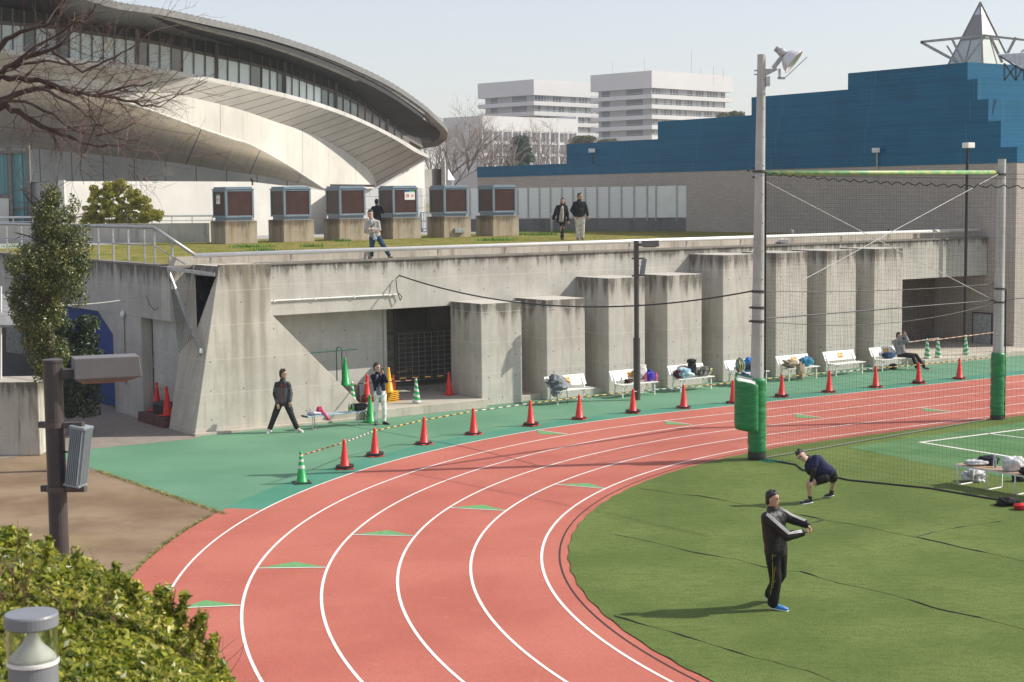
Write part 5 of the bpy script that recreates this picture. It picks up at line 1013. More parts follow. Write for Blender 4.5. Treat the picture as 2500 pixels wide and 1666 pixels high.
pad((P1[0] + .015, P1[1], 0), .215, .19, 1.96, 'green wrapped pad around the foot of the floodlight pole', 1); pad((P2[0], P2[1], 0), .19, .12, 1.87, 'green wrapped pad around the foot of the second net pole', 2)
# folded mattress strapped to the floodlight pole
mt_ = thing('folded_mattress', 'big green folded mattress strapped left of the floodlight pole', 'mattress', tuple(P1 + [-.3, -.1, 1.05])); Ym = Yf - .22
ca = Dp(1822, 930, Ym); cz0 = Dp(1822, 1052, Ym)[2]; cz1 = ca[2] + .05; hw = 29 / F * Ym
rg = []
for i in range(13):
    t = i / 12; z = lerp(cz0, cz1, t); sk = .0 if 0 < i < 12 else -.03; tilt = (.05 if z < 3 else 0) ; rg.append(z)
m = MB(); out = []; n = 32
for zi_, z in enumerate(rg):
    s_ = 1 - (.06 if zi_ in (0, 12) else 0); row = []
    for j in range(n):
        a = 2 * math.pi * j / n; ex = .55; cx = math.copysign(abs(math.cos(a)) ** ex, math.cos(a)) * hw * s_; cy = math.copysign(abs(math.sin(a)) ** ex, math.sin(a)) * .17 * s_
        row.append((ca[0] + cx, Ym + cy - .03 * math.cos(a) * 0, z - .06 * (cx / hw) + ((.55 * cy + .02 * math.sin(3 * a)) if zi_ == 12 else 0)))
    out += row
m.add(out, [(i * n + j, i * n + (j + 1) % n, (i + 1) * n + (j + 1) % n, (i + 1) * n + j) for i in range(12) for j in range(n)] + [tuple(range(n - 1, -1, -1))]); m.build('cover', PAD, mt_, smooth=True)
tp_ = [p for p in out[-n:]]; c_ = np.mean(np.array(tp_), 0); inn_ = [tuple(c_ + (np.array(p) - c_) * .82 + np.array([.0, .0, -.035])) for p in tp_]
MB().add(tp_ + inn_, [(j, (j + 1) % n, n + (j + 1) % n, n + j) for j in range(n)]).build('rim', PAD, mt_); MB().add(inn_, [tuple(range(n))]).build('foam', pm('foam_pale', (.62, .63, .58), .9), mt_)
f2 = conc_pole(P2, 7.13, .16, .105, 'net_pole', 'shorter concrete pole holding the far end of the net frame', (.02, 0))
cl2 = MB()
for z in (3.62, 3.25, 6.72): cl2.lathe([(.135, -.025), (.15, -.025), (.15, .025), (.135, .025)], 18, (P2[0] + .01, P2[1], z))
cl2.build('clamps', DGREY, f2)
# net frame
ZN = 6.75
gp = NT('crossbar_paint'); gp.set(.45, 0, .5); gp.col(gp.mix(gp.rng(gp.noise(3, 5), .45, .55), (.16, .36, .16), (.36, .42, .15))); a = P1 + np.array([.07 + .1, 0, ZN]); b = P2 + np.array([-.1, 0, ZN + .02])
MB().tube([a, b], .058, 12).build('net_crossbar', gp.mat, None, tuple(a), smooth=True, label='pale green painted crossbar joining the two concrete poles', cat='crossbar')
NETM = pm('net_black', (.022, .022, .022), .9, .1, 1, bump=0)
def net(A, B, z0, zA, zB, cell, r, seed, lab, extra=0.):
    """A, B ground points; net hangs from zA..zB down to z0"""
    A, B = np.array(A), np.array(B); L_ = np.linalg.norm(B - A); m = MB(); D = (B - A) / L_; Nn = np.array([-D[1], D[0], 0])
    def pt(u, v):
        zt_ = lerp(zA, zB, u / L_); z = lerp(z0, zt_, v); s_ = math.sin(math.pi * min(1, max(0, v)))
        sag = .05 * noise.noise(Vector((u * .8, v * 3, seed))) ; off = .12 * s_ * noise.noise(Vector((u * .35, v * 2, seed + 5)))
        return A + D * (u + .05 * noise.noise(Vector((u * 1.2, v * 6, seed + 9)))) + Nn * off + np.array([0, 0, z + sag * s_])
    nu = int(L_ / cell); nv = int((zA - z0) / cell); vs = []; fs = []
    def strand(pts, rad):
        b = len(vs); k = len(pts)
        for i, p in enumerate(pts):
            for j in range(3): a_ = 2 * math.pi * j / 3 + .5; vs.append((p[0] + math.cos(a_) * rad * D[0] + math.sin(a_) * rad * Nn[0], p[1] + math.cos(a_) * rad * D[1] + math.sin(a_) * rad * Nn[1], p[2])) if abs(pts[-1][2] - pts[0][2]) > 2 else vs.append((p[0] + math.cos(a_) * rad * Nn[0], p[1] + math.cos(a_) * rad * Nn[1], p[2] + math.sin(a_) * rad))
        for i in range(k - 1):
            for j in range(3): fs.append((b + i * 3 + j, b + i * 3 + (j + 1) % 3, b + (i + 1) * 3 + (j + 1) % 3, b + (i + 1) * 3 + j))
    for i in range(nu + 1): strand([pt(L_ * i / nu, v) for v in np.linspace(0, 1, 26)], r)
    for j in range(nv + 1): strand([pt(u, j / nv) for u in np.linspace(0, L_, 40)], r * (.8 if 0 < j < nv else 4))
    m.v = vs; m.f = fs; m.m = [0] * len(fs); return m.build('safety_net', NETM, None, tuple(A), label=lab, cat='net')
net(P1 + [.12, 0, 0], P2 - [.1, 0, 0], .05, ZN - .05, ZN - .05, .085, .0013, 1, 'fine black safety net hanging between the two concrete poles')
Bg = G(2271, 1197); dB = (Bg - P1) / np.linalg.norm(Bg - P1); P3 = P1 + dB * 9.5
net(P1 + dB * .16, P3, .02, ZN - .05, 6.45, .10, .0013, 3, 'fine black safety net running from the floodlight pole past the folding table')
def wire(pts, r, nm, lab, mat=BLACK, sag=0, n=24, cat='wire', wob=0.):
    Q = []
    for i in range(len(pts) - 1):
        for t in np.linspace(0, 1, n)[:-1]: p = lerp(np.array(pts[i], float), np.array(pts[i + 1], float), t); p[2] -= 4 * sag * t * (1 - t); p[2] += wob * math.sin(t * n * 2.2); Q.append(p)
    Q.append(np.array(pts[-1], float)); return MB().tube(Q, r, 6).build(nm, mat, None, tuple(Q[0]), label=lab, cat=cat)
wire([P1 + dB * .2 + [0, 0, ZN], P3 + [0, 0, 6.35]], .012, 'scalloped_rope', 'black rope with small loops sagging to the right of the pole tops', sag=.12, n=90, wob=.035, cat='rope')
gr = [G(1850, 1126), G(1880, 1128), G(1944, 1139), G(1960, 1152), G(2073, 1177), G(2271, 1197), P3]
wire([tuple(p + [0, 0, .04]) for p in gr], .022, 'ground_rope', 'thick black net rope lying on the turf from the floodlight pole to the right', n=8, cat='rope')
wire([P1 + [.15, 0, .05], P2 + [-.1, 0, .05]], .016, 'ground_rope', 'pale grey rope along the foot of the net between the poles', pm('rope_grey', (.17, .18, .15), .8), cat='rope')
SW = pm('steel_wire', (.5, .5, .5), .5, metal=.4, bump=0)
wire([P1 + [.1, -.1, 6.6], P2 + [-.25, -.1, 3.35]], .010, 'brace_wire', 'steel brace wire falling from the floodlight pole towards the second pole', SW, cat='wire')
wire([P2 + [-.12, -.12, 6.72], lerp(P1, P2, .165) + [0, -.1, 4.2]], .011, 'brace_wire', 'steel brace wire rising to the top of the second pole', SW)
wire([P1 + [.12, 0, 4.0], P2 + [-.12, 0, 3.75]], .010, 'net_cable', 'upper thin dark cable between the two poles across the net', sag=.08); wire([P1 + [.12, 0, 3.35], P2 + [-.12, 0, 3.3]], .017, 'net_cable', 'thicker middle black cable between the two poles across the net', sag=.0)
wire([P1 + [.12, 0, 3.3], P2 + [-.12, 0, 3.22]], .008, 'net_cable', 'sagging lower black cable between the two poles across the net', sag=.3)
wire([P2 + [.1, 0, 3.3], P2 + [6, 1.5, 3.7]], .012, 'net_cable', 'black cable leaving the second pole to the right edge'); wire([P2 + [.1, 0, 6.72], P2 + [6, 1.5, 6.9]], .008, 'net_cable', 'thin cable from the top of the second pole to the right edge', sag=.05)
MB().tube([P1 + [.2, -.05, ZN], P1 + [.2, -.05, .1]], .02, 6).build('net_edge_rope', BLACK, None, tuple(P1), label='black edge rope of the net down the right side of the floodlight pole', cat='rope')
MB().tube([P2 + [.17, -.05, 3.6], P2 + [.19, -.05, .05]], .02, 6).build('net_edge_rope', BLACK, None, tuple(P2), label='black edge rope of the net down the right side of the second pole', cat='rope')
m = MB(); rs = np.random.default_rng(2)
for cx in range(2):
    for i in range(16): a = R(-110 + i * 9); pass
for k in range(14):
    c = P1 + np.array([.05 + rs.normal(0, .09), rs.normal(0, .09), ZN + rs.normal(0, .06)]); m.ell(c, (.04, 0, 0), (0, .04, 0), (0, 0, .03), 6, 4)
m.build('net_knots', BLACK, f1)
gn = MB(); G0 = G(1884, 1130)
for k in range(60): a = G0 + np.array([rs.normal(0, .1), rs.normal(0, .06), abs(rs.normal(0, .03))]); gn.tube([a, a + rs.normal(0, .06, 3) * [1, 1, .3], a + rs.normal(0, .09, 3) * [1, 1, .3]], .006, 4)
gn.build('green_net_heap', pm('net_green', (.01, .22, .13), .8), None, tuple(G0), label='small heap of bright green netting beside the foot of the floodlight pole', cat='net')
wire([LW(24.42, 41.3, 3.95), lerp(LW(24.42, 41.3, 3.95), P1 + [-.12, 0, 4.0], .0) + [0, 0, 0], P1 + [-.14, 0, 4.0]], .022, 'wall_cable', 'thick black cable swinging from the beam to the floodlight pole', sag=.0, n=3) if False else None
A_ = LW(24.42, 41.28, 3.95); B_ = P1 + [-.14, 0, 4.0]
wire([A_, B_], .02, 'wall_cable', 'thick black cable swinging from the beam to the floodlight pole', sag=.62, n=40)
wire([A_, A_ + [-.1, -.05, -.1], LW(24.32, 41.25, 3.5), LW(24.42, 41.25, 3.2), LW(24.5, 41.28, 3.3), LW(24.4, 41.3, 3.42)], .014, 'cable_loop', 'loose black cable loop hanging on the beam at the end of the white conduit', n=5)
Wp = NT('frayed_wire'); Wp.col((.42, .42, .40))
wire([Dp(-40, 735, 41), Dp(10, 740, 41), side(365, 720, 17.1) @ np.eye(3) if False else LW(*side(365, 720, 17.1))], .014, 'pale_wire', 'pale sagging wire from the left edge to the shaded end wall', Wp.mat, sag=.16)
wire([LW(*side(357, 724, 17.1)), LW(*side(366, 745, 17.05)), LW(*side(378, 758, 17.1)), LW(*side(386, 752, 17.1))], .009, 'cable_loop', 'short black cable tail under the end of the pale wire', n=5)
# ================= CONES, BARS =================
def cmat(nm, c): return pm(nm, c, .4, .08, 6, bump=.03, dirt=.12)
CR = cmat('cone_red', (.72, .030, .022)); CG = cmat('cone_green', (.012, .36, .085)); CY = cmat('cone_yellow', (.75, .42, .01)); CW = cmat('cone_white', (.62, .64, .62))
def cone(label, P, mat, h=.70, weights=0, stripes=None, group=None, base=.38, rz=.3, spiral=None, fr='w', nm='traffic_cone', basecol=None):
    t = thing(nm, label, 'cone', tuple(P), fr, group); P = np.array(P); r0 = .115 * h / .7; b = base / 2
    MB().box(P[0] - b, P[0] + b, P[1] - b, P[1] + b, P[2], P[2] + .025, rz).build('base', basecol or mat, t, bev=.006)
    prof = [(r0 + .02, .025), (r0, .04), (r0 * .32, h * .86), (r0 * .28, h * .89), (r0 * .34, h * .93), (r0 * .26, h * .985), (r0 * .08, h)]
    m = MB()
    if spiral is None: m.lathe(prof, 24, P)
    else:
        n, k = 28, 40; m.v = []; 
        for i in range(k + 1):
            z = lerp(.03, h, i / k); r = np.interp(z, [p[1] for p in prof], [p[0] for p in prof])
            for j in range(n): a = 2 * math.pi * j / n; m.v.append((P[0] + r * math.cos(a), P[1] + r * math.sin(a), P[2] + z))
        for i in range(k):
            for j in range(n):
                m.f.append((i * n + j, i * n + (j + 1) % n, (i + 1) * n + (j + 1) % n, (i + 1) * n + j)); ph = (i / k * 4.2 + spiral * (j / n)) % 1; m.m.append(1 if (ph > .55 and i < k * .86) or i > k * .9 else 0)
    m.build('body', [mat, CW], t, smooth=True)
    if stripes:
        for z0, z1 in stripes:
            r = lambda z: np.interp(z, [p[1] for p in prof], [p[0] for p in prof]) + .002; MB().lathe([(r(z0), z0), (r(z1), z1)], 24, P).build('stripe', CW, t, smooth=False)
    for k in range(weights):
        z = .03 + .03 * k; rgw = MB(); n = 24; a_off = rz + .2 * k; q = []
        for (ro, zz) in ((.21, z), (.21, z + .026), (.13, z + .026), (.13, z)):
            for j in range(n): a = 2 * math.pi * j / n; oc = 1 + .05 * math.cos(8 * a); q.append((P[0] + ro * oc * math.cos(a + a_off) + .008 * k, P[1] + ro * oc * math.sin(a + a_off), P[2] + zz + .008 * math.cos(a) * k))
        rgw.add(q, [(i * n + j, i * n + (j + 1) % n, ((i + 1) % 4) * n + (j + 1) % n, ((i + 1) % 4) * n + j) for i in range(4) for j in range(n)]); rgw.build('rubber_weight', BLACK, t)
    t.rotation_euler[0] += .02 * math.sin(P[0] * 9.1); t.rotation_euler[1] += .02 * math.cos(P[1] * 7.3)
    return t
CP = [(737, 1180)] + [(841.5, 1144), (915, 1113), (1035, 1084), (1156, 1060), (1296, 1039), (1414, 1023), (1545, 1008), (1669, 996), (1790, 984), (1908, 969), (2024, 957.5), (2138, 945.5), (2243, 936), (2342, 925)]
cps = [G(x, y, .016 if i else .004) for i, (x, y) in enumerate(CP)]
for p in cps: p[2] = .010
cone('green cone with white bands at the left end of the barrier row', cps[0], CG, .71, 0, ((.33, .40), (.48, .535), (.60, .64)), basecol=BLACK)
OL = ['first', 'second', 'third', 'fourth', 'fifth', 'sixth', 'seventh', 'eighth', 'ninth', 'tenth', 'eleventh', 'twelfth', 'thirteenth', 'fourteenth']
EX = ['', '', '', '', '', '', ', in front of the slim lamp post', '', ', half hidden by the green mattress', ', just right of the floodlight pole', '', '', ', in front of the seated person', ', left of the second net pole']
for i in range(14): cone('weighted red cone, %s from the green banded cone%s' % (OL[i], EX[i]), cps[i + 1], CR, .70, (2, 2, 1, 1, 2, 1, 2, 1, 1, 2, 1, 1, 2, 1)[i], None, 'red cones along the running track', rz=.3 + .17 * i)
BC = {'y': pm('bar_yellow', (.72, .46, .06), .45, bump=0), 'o': pm('bar_orange', (.66, .22, .06), .45, bump=0), 'w': pm('bar_white', (.66, .60, .52), .45, bump=0), 'k': pm('bar_black', (.02, .02, .025), .45, bump=0), 'p': pm('bar_pinkish', (.62, .33, .26), .45, bump=0)}
def barr(a, b, c1, lab, n=14, r=.017, sag=0., group='striped bars between the cones', fr='w', c2='k'):
    a, b = np.array(a, float), np.array(b, float); m = MB()
    for i in range(n):
        m.cm = i % 2; t0, t1 = i / n, (i + 1) / n; m.tube([lerp(a, b, t0) - [0, 0, 4 * sag * t0 * (1 - t0)], lerp(a, b, t1) - [0, 0, 4 * sag * t1 * (1 - t1)]], r, 8)
    return m.build('barrier_bar', [BC[c1], BC[c2]], None, tuple(a), fr, label=lab, cat='barrier bar', group=group)
cols = 'owyywyywyyywyy'; fullc = dict(o='orange', w='white', y='yellow')
top_ = [p + [0, 0, .615] for p in cps]; top_.append(top_[-1] + (top_[-1] - top_[-2])); top_.append(top_[-1] + (top_[-1] - top_[-2])); 
for i in range(16 - 1):
    c = (cols + 'yy')[min(i, 15)]; c2 = 'k'
    nm = 'green banded cone and the first red cone' if i == 0 else ('%s and %s red cones' % (OL[i - 1], OL[i]) if i < 14 else 'last red cone and the right edge of the view')
    if i >= 15: continue
    barr(top_[i], top_[i + 1], c, '%s and black bar between the %s' % (fullc[c], nm), n=16 if i < 3 else 14, r=.014)
# cones in the recess and far right (wall frame)
Lp = lambda x, y, z=.25: tuple(Lc(G(x, y, z)))
pF = Lp(904, 1031, .01); cone('plain green cone standing on the green apron left of the man with the phone', pF, CG, .78, base=.34, fr='L', basecol=CG)
XG = wall(844, 930, 41.6)[0]; cone('tall plain green cone behind the diagonal edge of the buttress', (XG, 41.6, .75), CG, .82, base=.4, fr='L')
pl2 = thing('cone_shelf', 'low dark box carrying the tall green cone behind the buttress', 'box', (XG, 41.6, .25), 'L'); MB().box(XG - .3, XG + .3, 41.3, 41.9, .25, .745).build('box', DGREY, pl2)
cone('green and white cone just behind the low end of the buttress foot', (22.55, 40.9, .25), CG, .68, spiral=1, fr='L')
cone('red cone behind the green cone and left of the man with the phone', (23.2, 41.2, .25), CR, .82, fr='L', base=.36)
for k in range(3): tag(MB().lathe([(.2, 0), (.21, .03), (.12, .05), (.12, .0)], 20, (23.2, 41.2, .26 + .06 * k)).build('rubber_ring', cmat('ring_red', (.45, .03, .03)), None, (23.2, 41.2, .26 + .06 * k), 'L'), ('lowest', 'middle', 'topmost')[k] + ' of the dark red rings around the red cone by the phone man', 'rubber ring')
yb_ = Lp(955, 1008, .25); yb_ = (wall(950, 970, 40.9)[0], 40.9, .25)
for k in range(6): cone(('lowest', 'second lowest', 'third lowest', 'third topmost', 'second topmost', 'topmost')[k] + ' yellow cone of the nested stack behind the man with the phone', (yb_[0] + .01 * (k % 2), yb_[1], .25 + .055 * k), CY, .74, fr='L', base=.42, rz=.1 * k, group='stacked yellow cones')
cone('orange red cone hidden behind the stack of yellow cones', (yb_[0] + .33, 41.2, .25), cmat('cone_orange', (.7, .1, .02)), .74, fr='L')
XS = wall(1017, 960, 40.)[0]; cone('green and white spiral cone on the kerb before the dark window', (XS, 40.0, .26), CG, .72, spiral=1, fr='L', base=.02)
cone('dark red cone in the shade between the window and the first pillar', (25.95, 41.0, .26), CR, .7, fr='L', base=.3)
barr((22.55, 40.9, .86), (XS, 40.0, .93), 'p', 'pale red and black bar from the buttress cone to the spiral cone', 12, .014, fr='L', group='striped bars in the recess'); barr((yb_[0], 41.0, .9), (25.95, 41.0, .85), 'y', 'yellow and black bar ending at the dark red cone', 10, .014, fr='L', group='striped bars in the recess')
barr((24.5, 41.6, 1.0), (25.6, 42.6, .95), 'y', 'yellow and black bar deep in the shade before the window', 10, .014, fr='L', group='striped bars in the recess')
cone('red cone at the left in the shaded meter recess', (17.35, 43.0, .3), CR, .82, fr='L'); cone('red cone at the right in the shaded meter recess', (17.2, 41.85, .3), CR, .82, fr='L')
barr((17.35, 43.0, .98), (17.2, 41.85, .98), 'y', 'yellow and black bar joining the two cones of the shaded recess', 8, .015, fr='L', group='striped bars in the recess')
st_ = thing('recess_step', 'dark red painted step under the two shaded cones', 'step', (17.3, 42.4, 0), 'L'); MB().box(16.9, 18.2, 41.45, 43.3, 0, .28).build('step', pm('step_dark', (.12, .05, .045), .7, .3), st_)
MB().box(17.1, 17.8, 42.0, 42.75, .285, .62).build('black_case', BLACK, None, (17.4, 42.4, .285), 'L', bev=.08, label='black case lying between the two shaded red cones', cat='case')
for i, (x, y, sp) in enumerate(((2264, 889, 1), (2290, 887, 1), (2358, 880, -1), (2443, 873, 1))):
    p = Lc(G(x, y, .2)); p[1] = 39.05; p = wall(x, y - 6, 39.1); cone(('leftmost green and white spiral cone before the dark shutter', 'second green and white spiral cone before the dark shutter', 'lone green and white spiral cone with its stripes falling to the right', 'green and white spiral cone just right of the second net pole')[i], (p[0], 39.1, .2), CG, .74, spiral=sp, fr='L', base=.02)
qx = lambda x: wall(x, 880, 39.1)[0]
barr((qx(2210), 39.1, .86), (qx(2290), 39.1, .92), 'p', 'pale bar leaving the seated person towards the second spiral cone', 10, .014, fr='L', group='striped bars before the shutter', c2='w'); barr((qx(2264), 39.05, .86), (qx(2358), 39.05, .92), 'o', 'orange and white bar between the first and the lone spiral cone', 12, .014, fr='L', group='striped bars before the shutter', c2='w')
barr((qx(2358), 39.1, .90), (qx(2443), 39.1, .96), 'o', 'orange and white bar from the lone spiral cone to the pole', 12, .014, fr='L', group='striped bars before the shutter', c2='w')
# ================= BENCHES =================
BW = pm('bench_white', (.76, .76, .73), .45, .04, 14, bump=.03, dirt=.1); SY = pm('sticker_yellow', (.72, .52, .16), .5, .05, bump=0); SRD = pm('sticker_red', (.62, .12, .05), .5, .05, bump=0)
def bench(first, s, lab):
    t = thing('backed_bench', lab, 'bench', (s, 38.53, .01), 'L', 'white benches in front of the pillars')
    if first:
        W_ = 1.5
        MB().box(s - .08, s + W_ - .08, 38.47, 38.85, .40, .43).build('seat', BW, t, bev=.008)
        vs = [(s - .08, 38.93, .50), (s + W_ - .08, 38.93, .50), (s + W_ - .08, 39.0, .65), (s - .08, 39.0, .65)]; m = MB().prism(vs, (0, 0, 0), (0, .03, 0)); m.prism([(x, y + .075, z + .157) for x, y, z in vs], (0, 0, 0), (0, .03, 0)); m.build('backrest', BW, t)
        for x in (s + .02, s + W_ - .2):
            MB().bar((x, 38.53, .01), (x, 38.53, .40), .035).build('leg', BW, t); MB().bar((x, 38.98, .01), (x, 38.86, .42), .03).bar((x, 38.86, .40), (x, 39.08, .80), .03).build('rear_leg', BW, t)
            MB().bar((x, 38.53, .1), (x, 38.95, .1), .02).build('side_brace', BW, t); k = 1 if x < s + .5 else -1; MB().bar((x, 38.6, .12), (x + k * .3, 38.66, .40), .02).build('diagonal_brace', BW, t)
        MB().bar((s + .02, 38.96, .06), (s + W_ - .2, 38.96, .06), .03).build('stretcher', BW, t)
        sg = MB().prism([(s + .57, 38.965, .56), (s + .86, 38.965, .56), (s + .86, 39.055, .75), (s + .57, 39.055, .75)], (0, -.008, 0), (0, -.002, 0)).build('sticker', SY, t)
        rot = (R(90 - 25), 0, 0); text_mesh('ベンチ', .085, pm('sticker_brown', (.42, .16, .04), .5, bump=0), 'sticker_text', t, (.715, .478, .685), rot); text_mesh('使用禁止', .070, SRD, 'sticker_text', t, (.715, .442, .60), rot)
    return t
BS = [28.22, 30.70, 33.04, 35.44, 37.75, 39.95, 42.22]
BL_ = ['white bench with a grey padded jacket, nearest the buttress', 'white bench behind the slim lamp post with bags at its right end', 'white bench loaded with blue cloth, black bag and striped duffel', 'white bench with two backpacks, partly behind the green mattress', 'white bench with khaki coat and bright blue bag', 'empty white bench with a yellow sticker', 'white bench on which the person in grey sits']
b0 = bench(True, BS[0], BL_[0]); benches = [b0]
for i in range(1, 7): benches.append(moved(b0, tuple(LW(BS[i], 38.53 - .02 * i, .01)), BL_[i]))
# soft goods: lumpy meshes
def lump(nm, lab, c, size, mat, seed, amp=.35, fr='L', cat='bag', n=(26, 16), freq=2.2, flat=True, parent=None, straps=None, grp=None, smooth=True):
    m = MB(); m.ell((0, 0, 0), (1, 0, 0), (0, 1, 0), (0, 0, 1), n[0], n[1]); V = []
    for v in m.v:
        v = Vector(v); k = 1 + amp * noise.fractal(v * freq + Vector((seed * 3.1, 0, 0)), 1.0, 2.0, 4) ; v = Vector((math.copysign(abs(v.x) ** .8, v.x), math.copysign(abs(v.y) ** .8, v.y), math.copysign(abs(v.z) ** .8, v.z))) * k
        z = v.z * size[2] / 2 + size[2] / 2
        if flat: z = max(z, 0.002 * (1 + v.x))
        V.append((c[0] + v.x * size[0] / 2, c[1] + v.y * size[1] / 2, c[2] + z))
    m.v = V; cat = None if parent is not None else cat; o = m.build(nm, mat, parent, None if parent else tuple(c), fr, smooth=smooth, label=lab, cat=cat, group=grp); return o
def cloth(nm, c1, c2, rough=.8, sc_=3.): 
    if nm in _mc: return _mc[nm]
    n = NT(nm); n.set(rough, 0, .25); k = n.mix(n.rng(n.noise(sc_, 5, rough=.6), .4, .6), c1, c2); n.col(k); n.bump(n.noise(9, 5, dist=1.), .9, .04); _mc[nm] = n.mat; return n.mat
def sb(i, u, y=38.68, z=.445): return (BS[i] + u, y - .02 * i, z)
def straps(pts, r, mat, nm='strap', parent=None): return MB().tube([tuple(p) for p in pts], r, 6).build(nm, mat, parent)
def item(nm, lab, i, u, size, mat, seed, y=38.68, dz=0, **k):
    c = sb(i, u, y); c = (c[0], c[1], c[2] + dz); t = thing(nm, lab, k.pop('cat', 'bag'), c, 'L'); lump(k.pop('part', 'body'), None, c, size, mat, seed, cat=None, parent=t, **k); return t, c
BLKC = cloth('cloth_black', (.012, .012, .014), (.05, .05, .055)); 
t, c = item('padded_jacket', 'grey padded jacket heaped on the left end of the first white bench', 0, .16, (.62, .5, .30), cloth('jacket_grey', (.13, .15, .17), (.30, .33, .36)), 1, cat='jacket', amp=.5, freq=1.6)
lump('hood', None, (c[0] - .02, c[1] + .16, c[2] + .16), (.34, .3, .28), cloth('jacket_grey', (0, 0, 0), (1, 1, 1)), 4, parent=t, amp=.4); lump('hanging_sleeve', None, (c[0] - .2, c[1] - .1, c[2] - .18), (.22, .2, .3), cloth('jacket_grey', (0, 0, 0), (1, 1, 1)), 5, parent=t, amp=.4, flat=False)
straps([(c[0] - .22, c[1] - .22, c[2] - .0), (c[0] - .22, c[1] - .26, c[2] - .2), (c[0] - .2, c[1] - .25, c[2] - .38)], .012, BLACK, 'strap', t); straps([(c[0] + .12, c[1] - .26, c[2] + .02), (c[0] + .12, c[1] - .29, c[2] - .2), (c[0] + .13, c[1] - .28, c[2] - .42)], .010, BLACK, 'strap', t)
item('brown_bundle', 'small dark brown bundle on the second white bench', 1, .38, (.3, .2, .12), cloth('brown_fur', (.03, .015, .012), (.09, .05, .04)), 7, cat='bundle', amp=.6)
def bottle(lab, P, mat, h=.22, r=.033, fr='L', cap=None, grp=None):
    t = thing('bottle', lab, 'bottle', tuple(P), fr, grp); MB().lathe([(r * .9, 0), (r, .01), (r, h * .62), (r * .85, h * .72), (r * .38, h * .88), (r * .38, h * .93)], 16, P).build('body', mat, t, smooth=True)
    MB().lathe([(r * .45, h * .92), (r * .45, h)], 12, P).build('cap', cap or WHITE, t); return t
PET = NT('clear_plastic'); PET.set(.08, 0, .5); PET.b.inputs['Transmission Weight'].default_value = .75; PET.col((.75, .85, .88)); PET = PET.mat
PINK = pm('pink_plastic', (.68, .12, .24), .4, .05, bump=0); PURP = cloth('purple_cloth', (.04, .03, .35), (.12, .08, .55))
bottle('clear bottle at the left end of the second white bench', sb(1, .1), PET)
item('white_coat', 'white cloth draped over the backrest right of the slim lamp post', 1, 1.02, (.42, .24, .46), cloth('cloth_white', (.5, .48, .46), (.72, .69, .65)), 9, y=38.9, dz=.02, cat='coat', amp=.4)
item('purple_bag', 'purple bag between two pink bottles on the second bench', 1, 1.25, (.3, .24, .28), PURP, 10, amp=.3); item('blue_bag', 'dark blue bag behind the purple bag on the second bench', 1, 1.36, (.22, .2, .34), cloth('cloth_blue', (.01, .03, .16), (.02, .09, .32)), 11, y=38.85)
bottle('pink bottle left of the purple bag', sb(1, 1.07), PINK, .26, .045, cap=PINK); bottle('pink bottle at the right end of the second bench', sb(1, 1.42, 38.6), PINK, .26, .05, cap=PINK)
item('blue_towel', 'pale blue towel heaped on the left of the third bench', 2, .3, (.55, .42, .30), cloth('towel_blue', (.22, .42, .52), (.55, .68, .72)), 12, cat='towel', amp=.55, freq=1.6); item('pink_cloth', 'pink and white cloth behind the pale blue towel', 2, .42, (.5, .26, .34), cloth('cloth_pink', (.62, .30, .28), (.70, .62, .58), sc_=8), 13, y=38.86, cat='cloth', amp=.4); item('maroon_bag', 'dark maroon bag at the left end of the third bench', 2, .02, (.2, .3, .24), cloth('cloth_maroon', (.06, .01, .02), (.14, .03, .05)), 14)
t, c = item('tall_backpack', 'tall black backpack standing on the third bench', 2, .62, (.26, .26, .5), BLKC, 15, amp=.25); lump('top_lid', None, (c[0], c[1] + .02, c[2] + .42), (.3, .26, .16), BLKC, 16, parent=t, amp=.15)
t, c = item('duffel_bag', 'grey and yellow striped duffel bag on the right of the third bench', 2, 1.05, (.74, .3, .30), cloth('duffel_grey', (.05, .055, .05), (.30, .31, .27), sc_=5), 17, amp=.18)
for dx in (-.18, .0, .2): straps([(c[0] + dx - .1, c[1] - .15, c[2] + .03), (c[0] + dx - .02, c[1] - .17, c[2] + .2), (c[0] + dx + .08, c[1] - .05, c[2] + .29)], .014, BLACK, 'strap', t)
straps([(c[0] + .22, c[1] - .14, c[2] + .2), (c[0] + .32, c[1] - .12, c[2] + .22), (c[0] + .34, c[1] - .1, c[2] + .12)], .016, pm('piping_yellow', (.6, .65, .05), .5), 'piping', t)
t, c = item('yellow_backpack', 'grey backpack with yellow trim on the fourth bench', 3, .28, (.3, .24, .46), cloth('pack_grey', (.05, .055, .06), (.25, .3, .28), sc_=6), 18, amp=.2)
for dx in (-.12, -.03, .08): straps([(c[0] + dx, c[1] - .11, c[2] + .06), (c[0] + dx + .02, c[1] - .13, c[2] + .25), (c[0] + dx + .01, c[1] - .05, c[2] + .43)], .010, pm('piping_yellow', (.6, .65, .05), .5), 'piping', t)
item('brown_backpack', 'dark brown pack under the bright blue jacket on the fourth bench', 3, .75, (.34, .28, .3), cloth('pack_brown', (.03, .028, .02), (.09, .08, .05)), 19); item('blue_jacket', 'bright blue jacket draped over the dark pack on the fourth bench', 3, .72, (.34, .26, .42), cloth('jacket_blue', (.01, .12, .42), (.02, .3, .72)), 20, y=38.74, cat='jacket', amp=.6, freq=1.8); item('dark_bag', 'navy bag on the ground at the left end of the fourth bench', 3, .25, (.4, .3, .42), cloth('cloth_navy', (.005, .012, .07), (.02, .03, .16)), 21, y=38.45, dz=-.43)
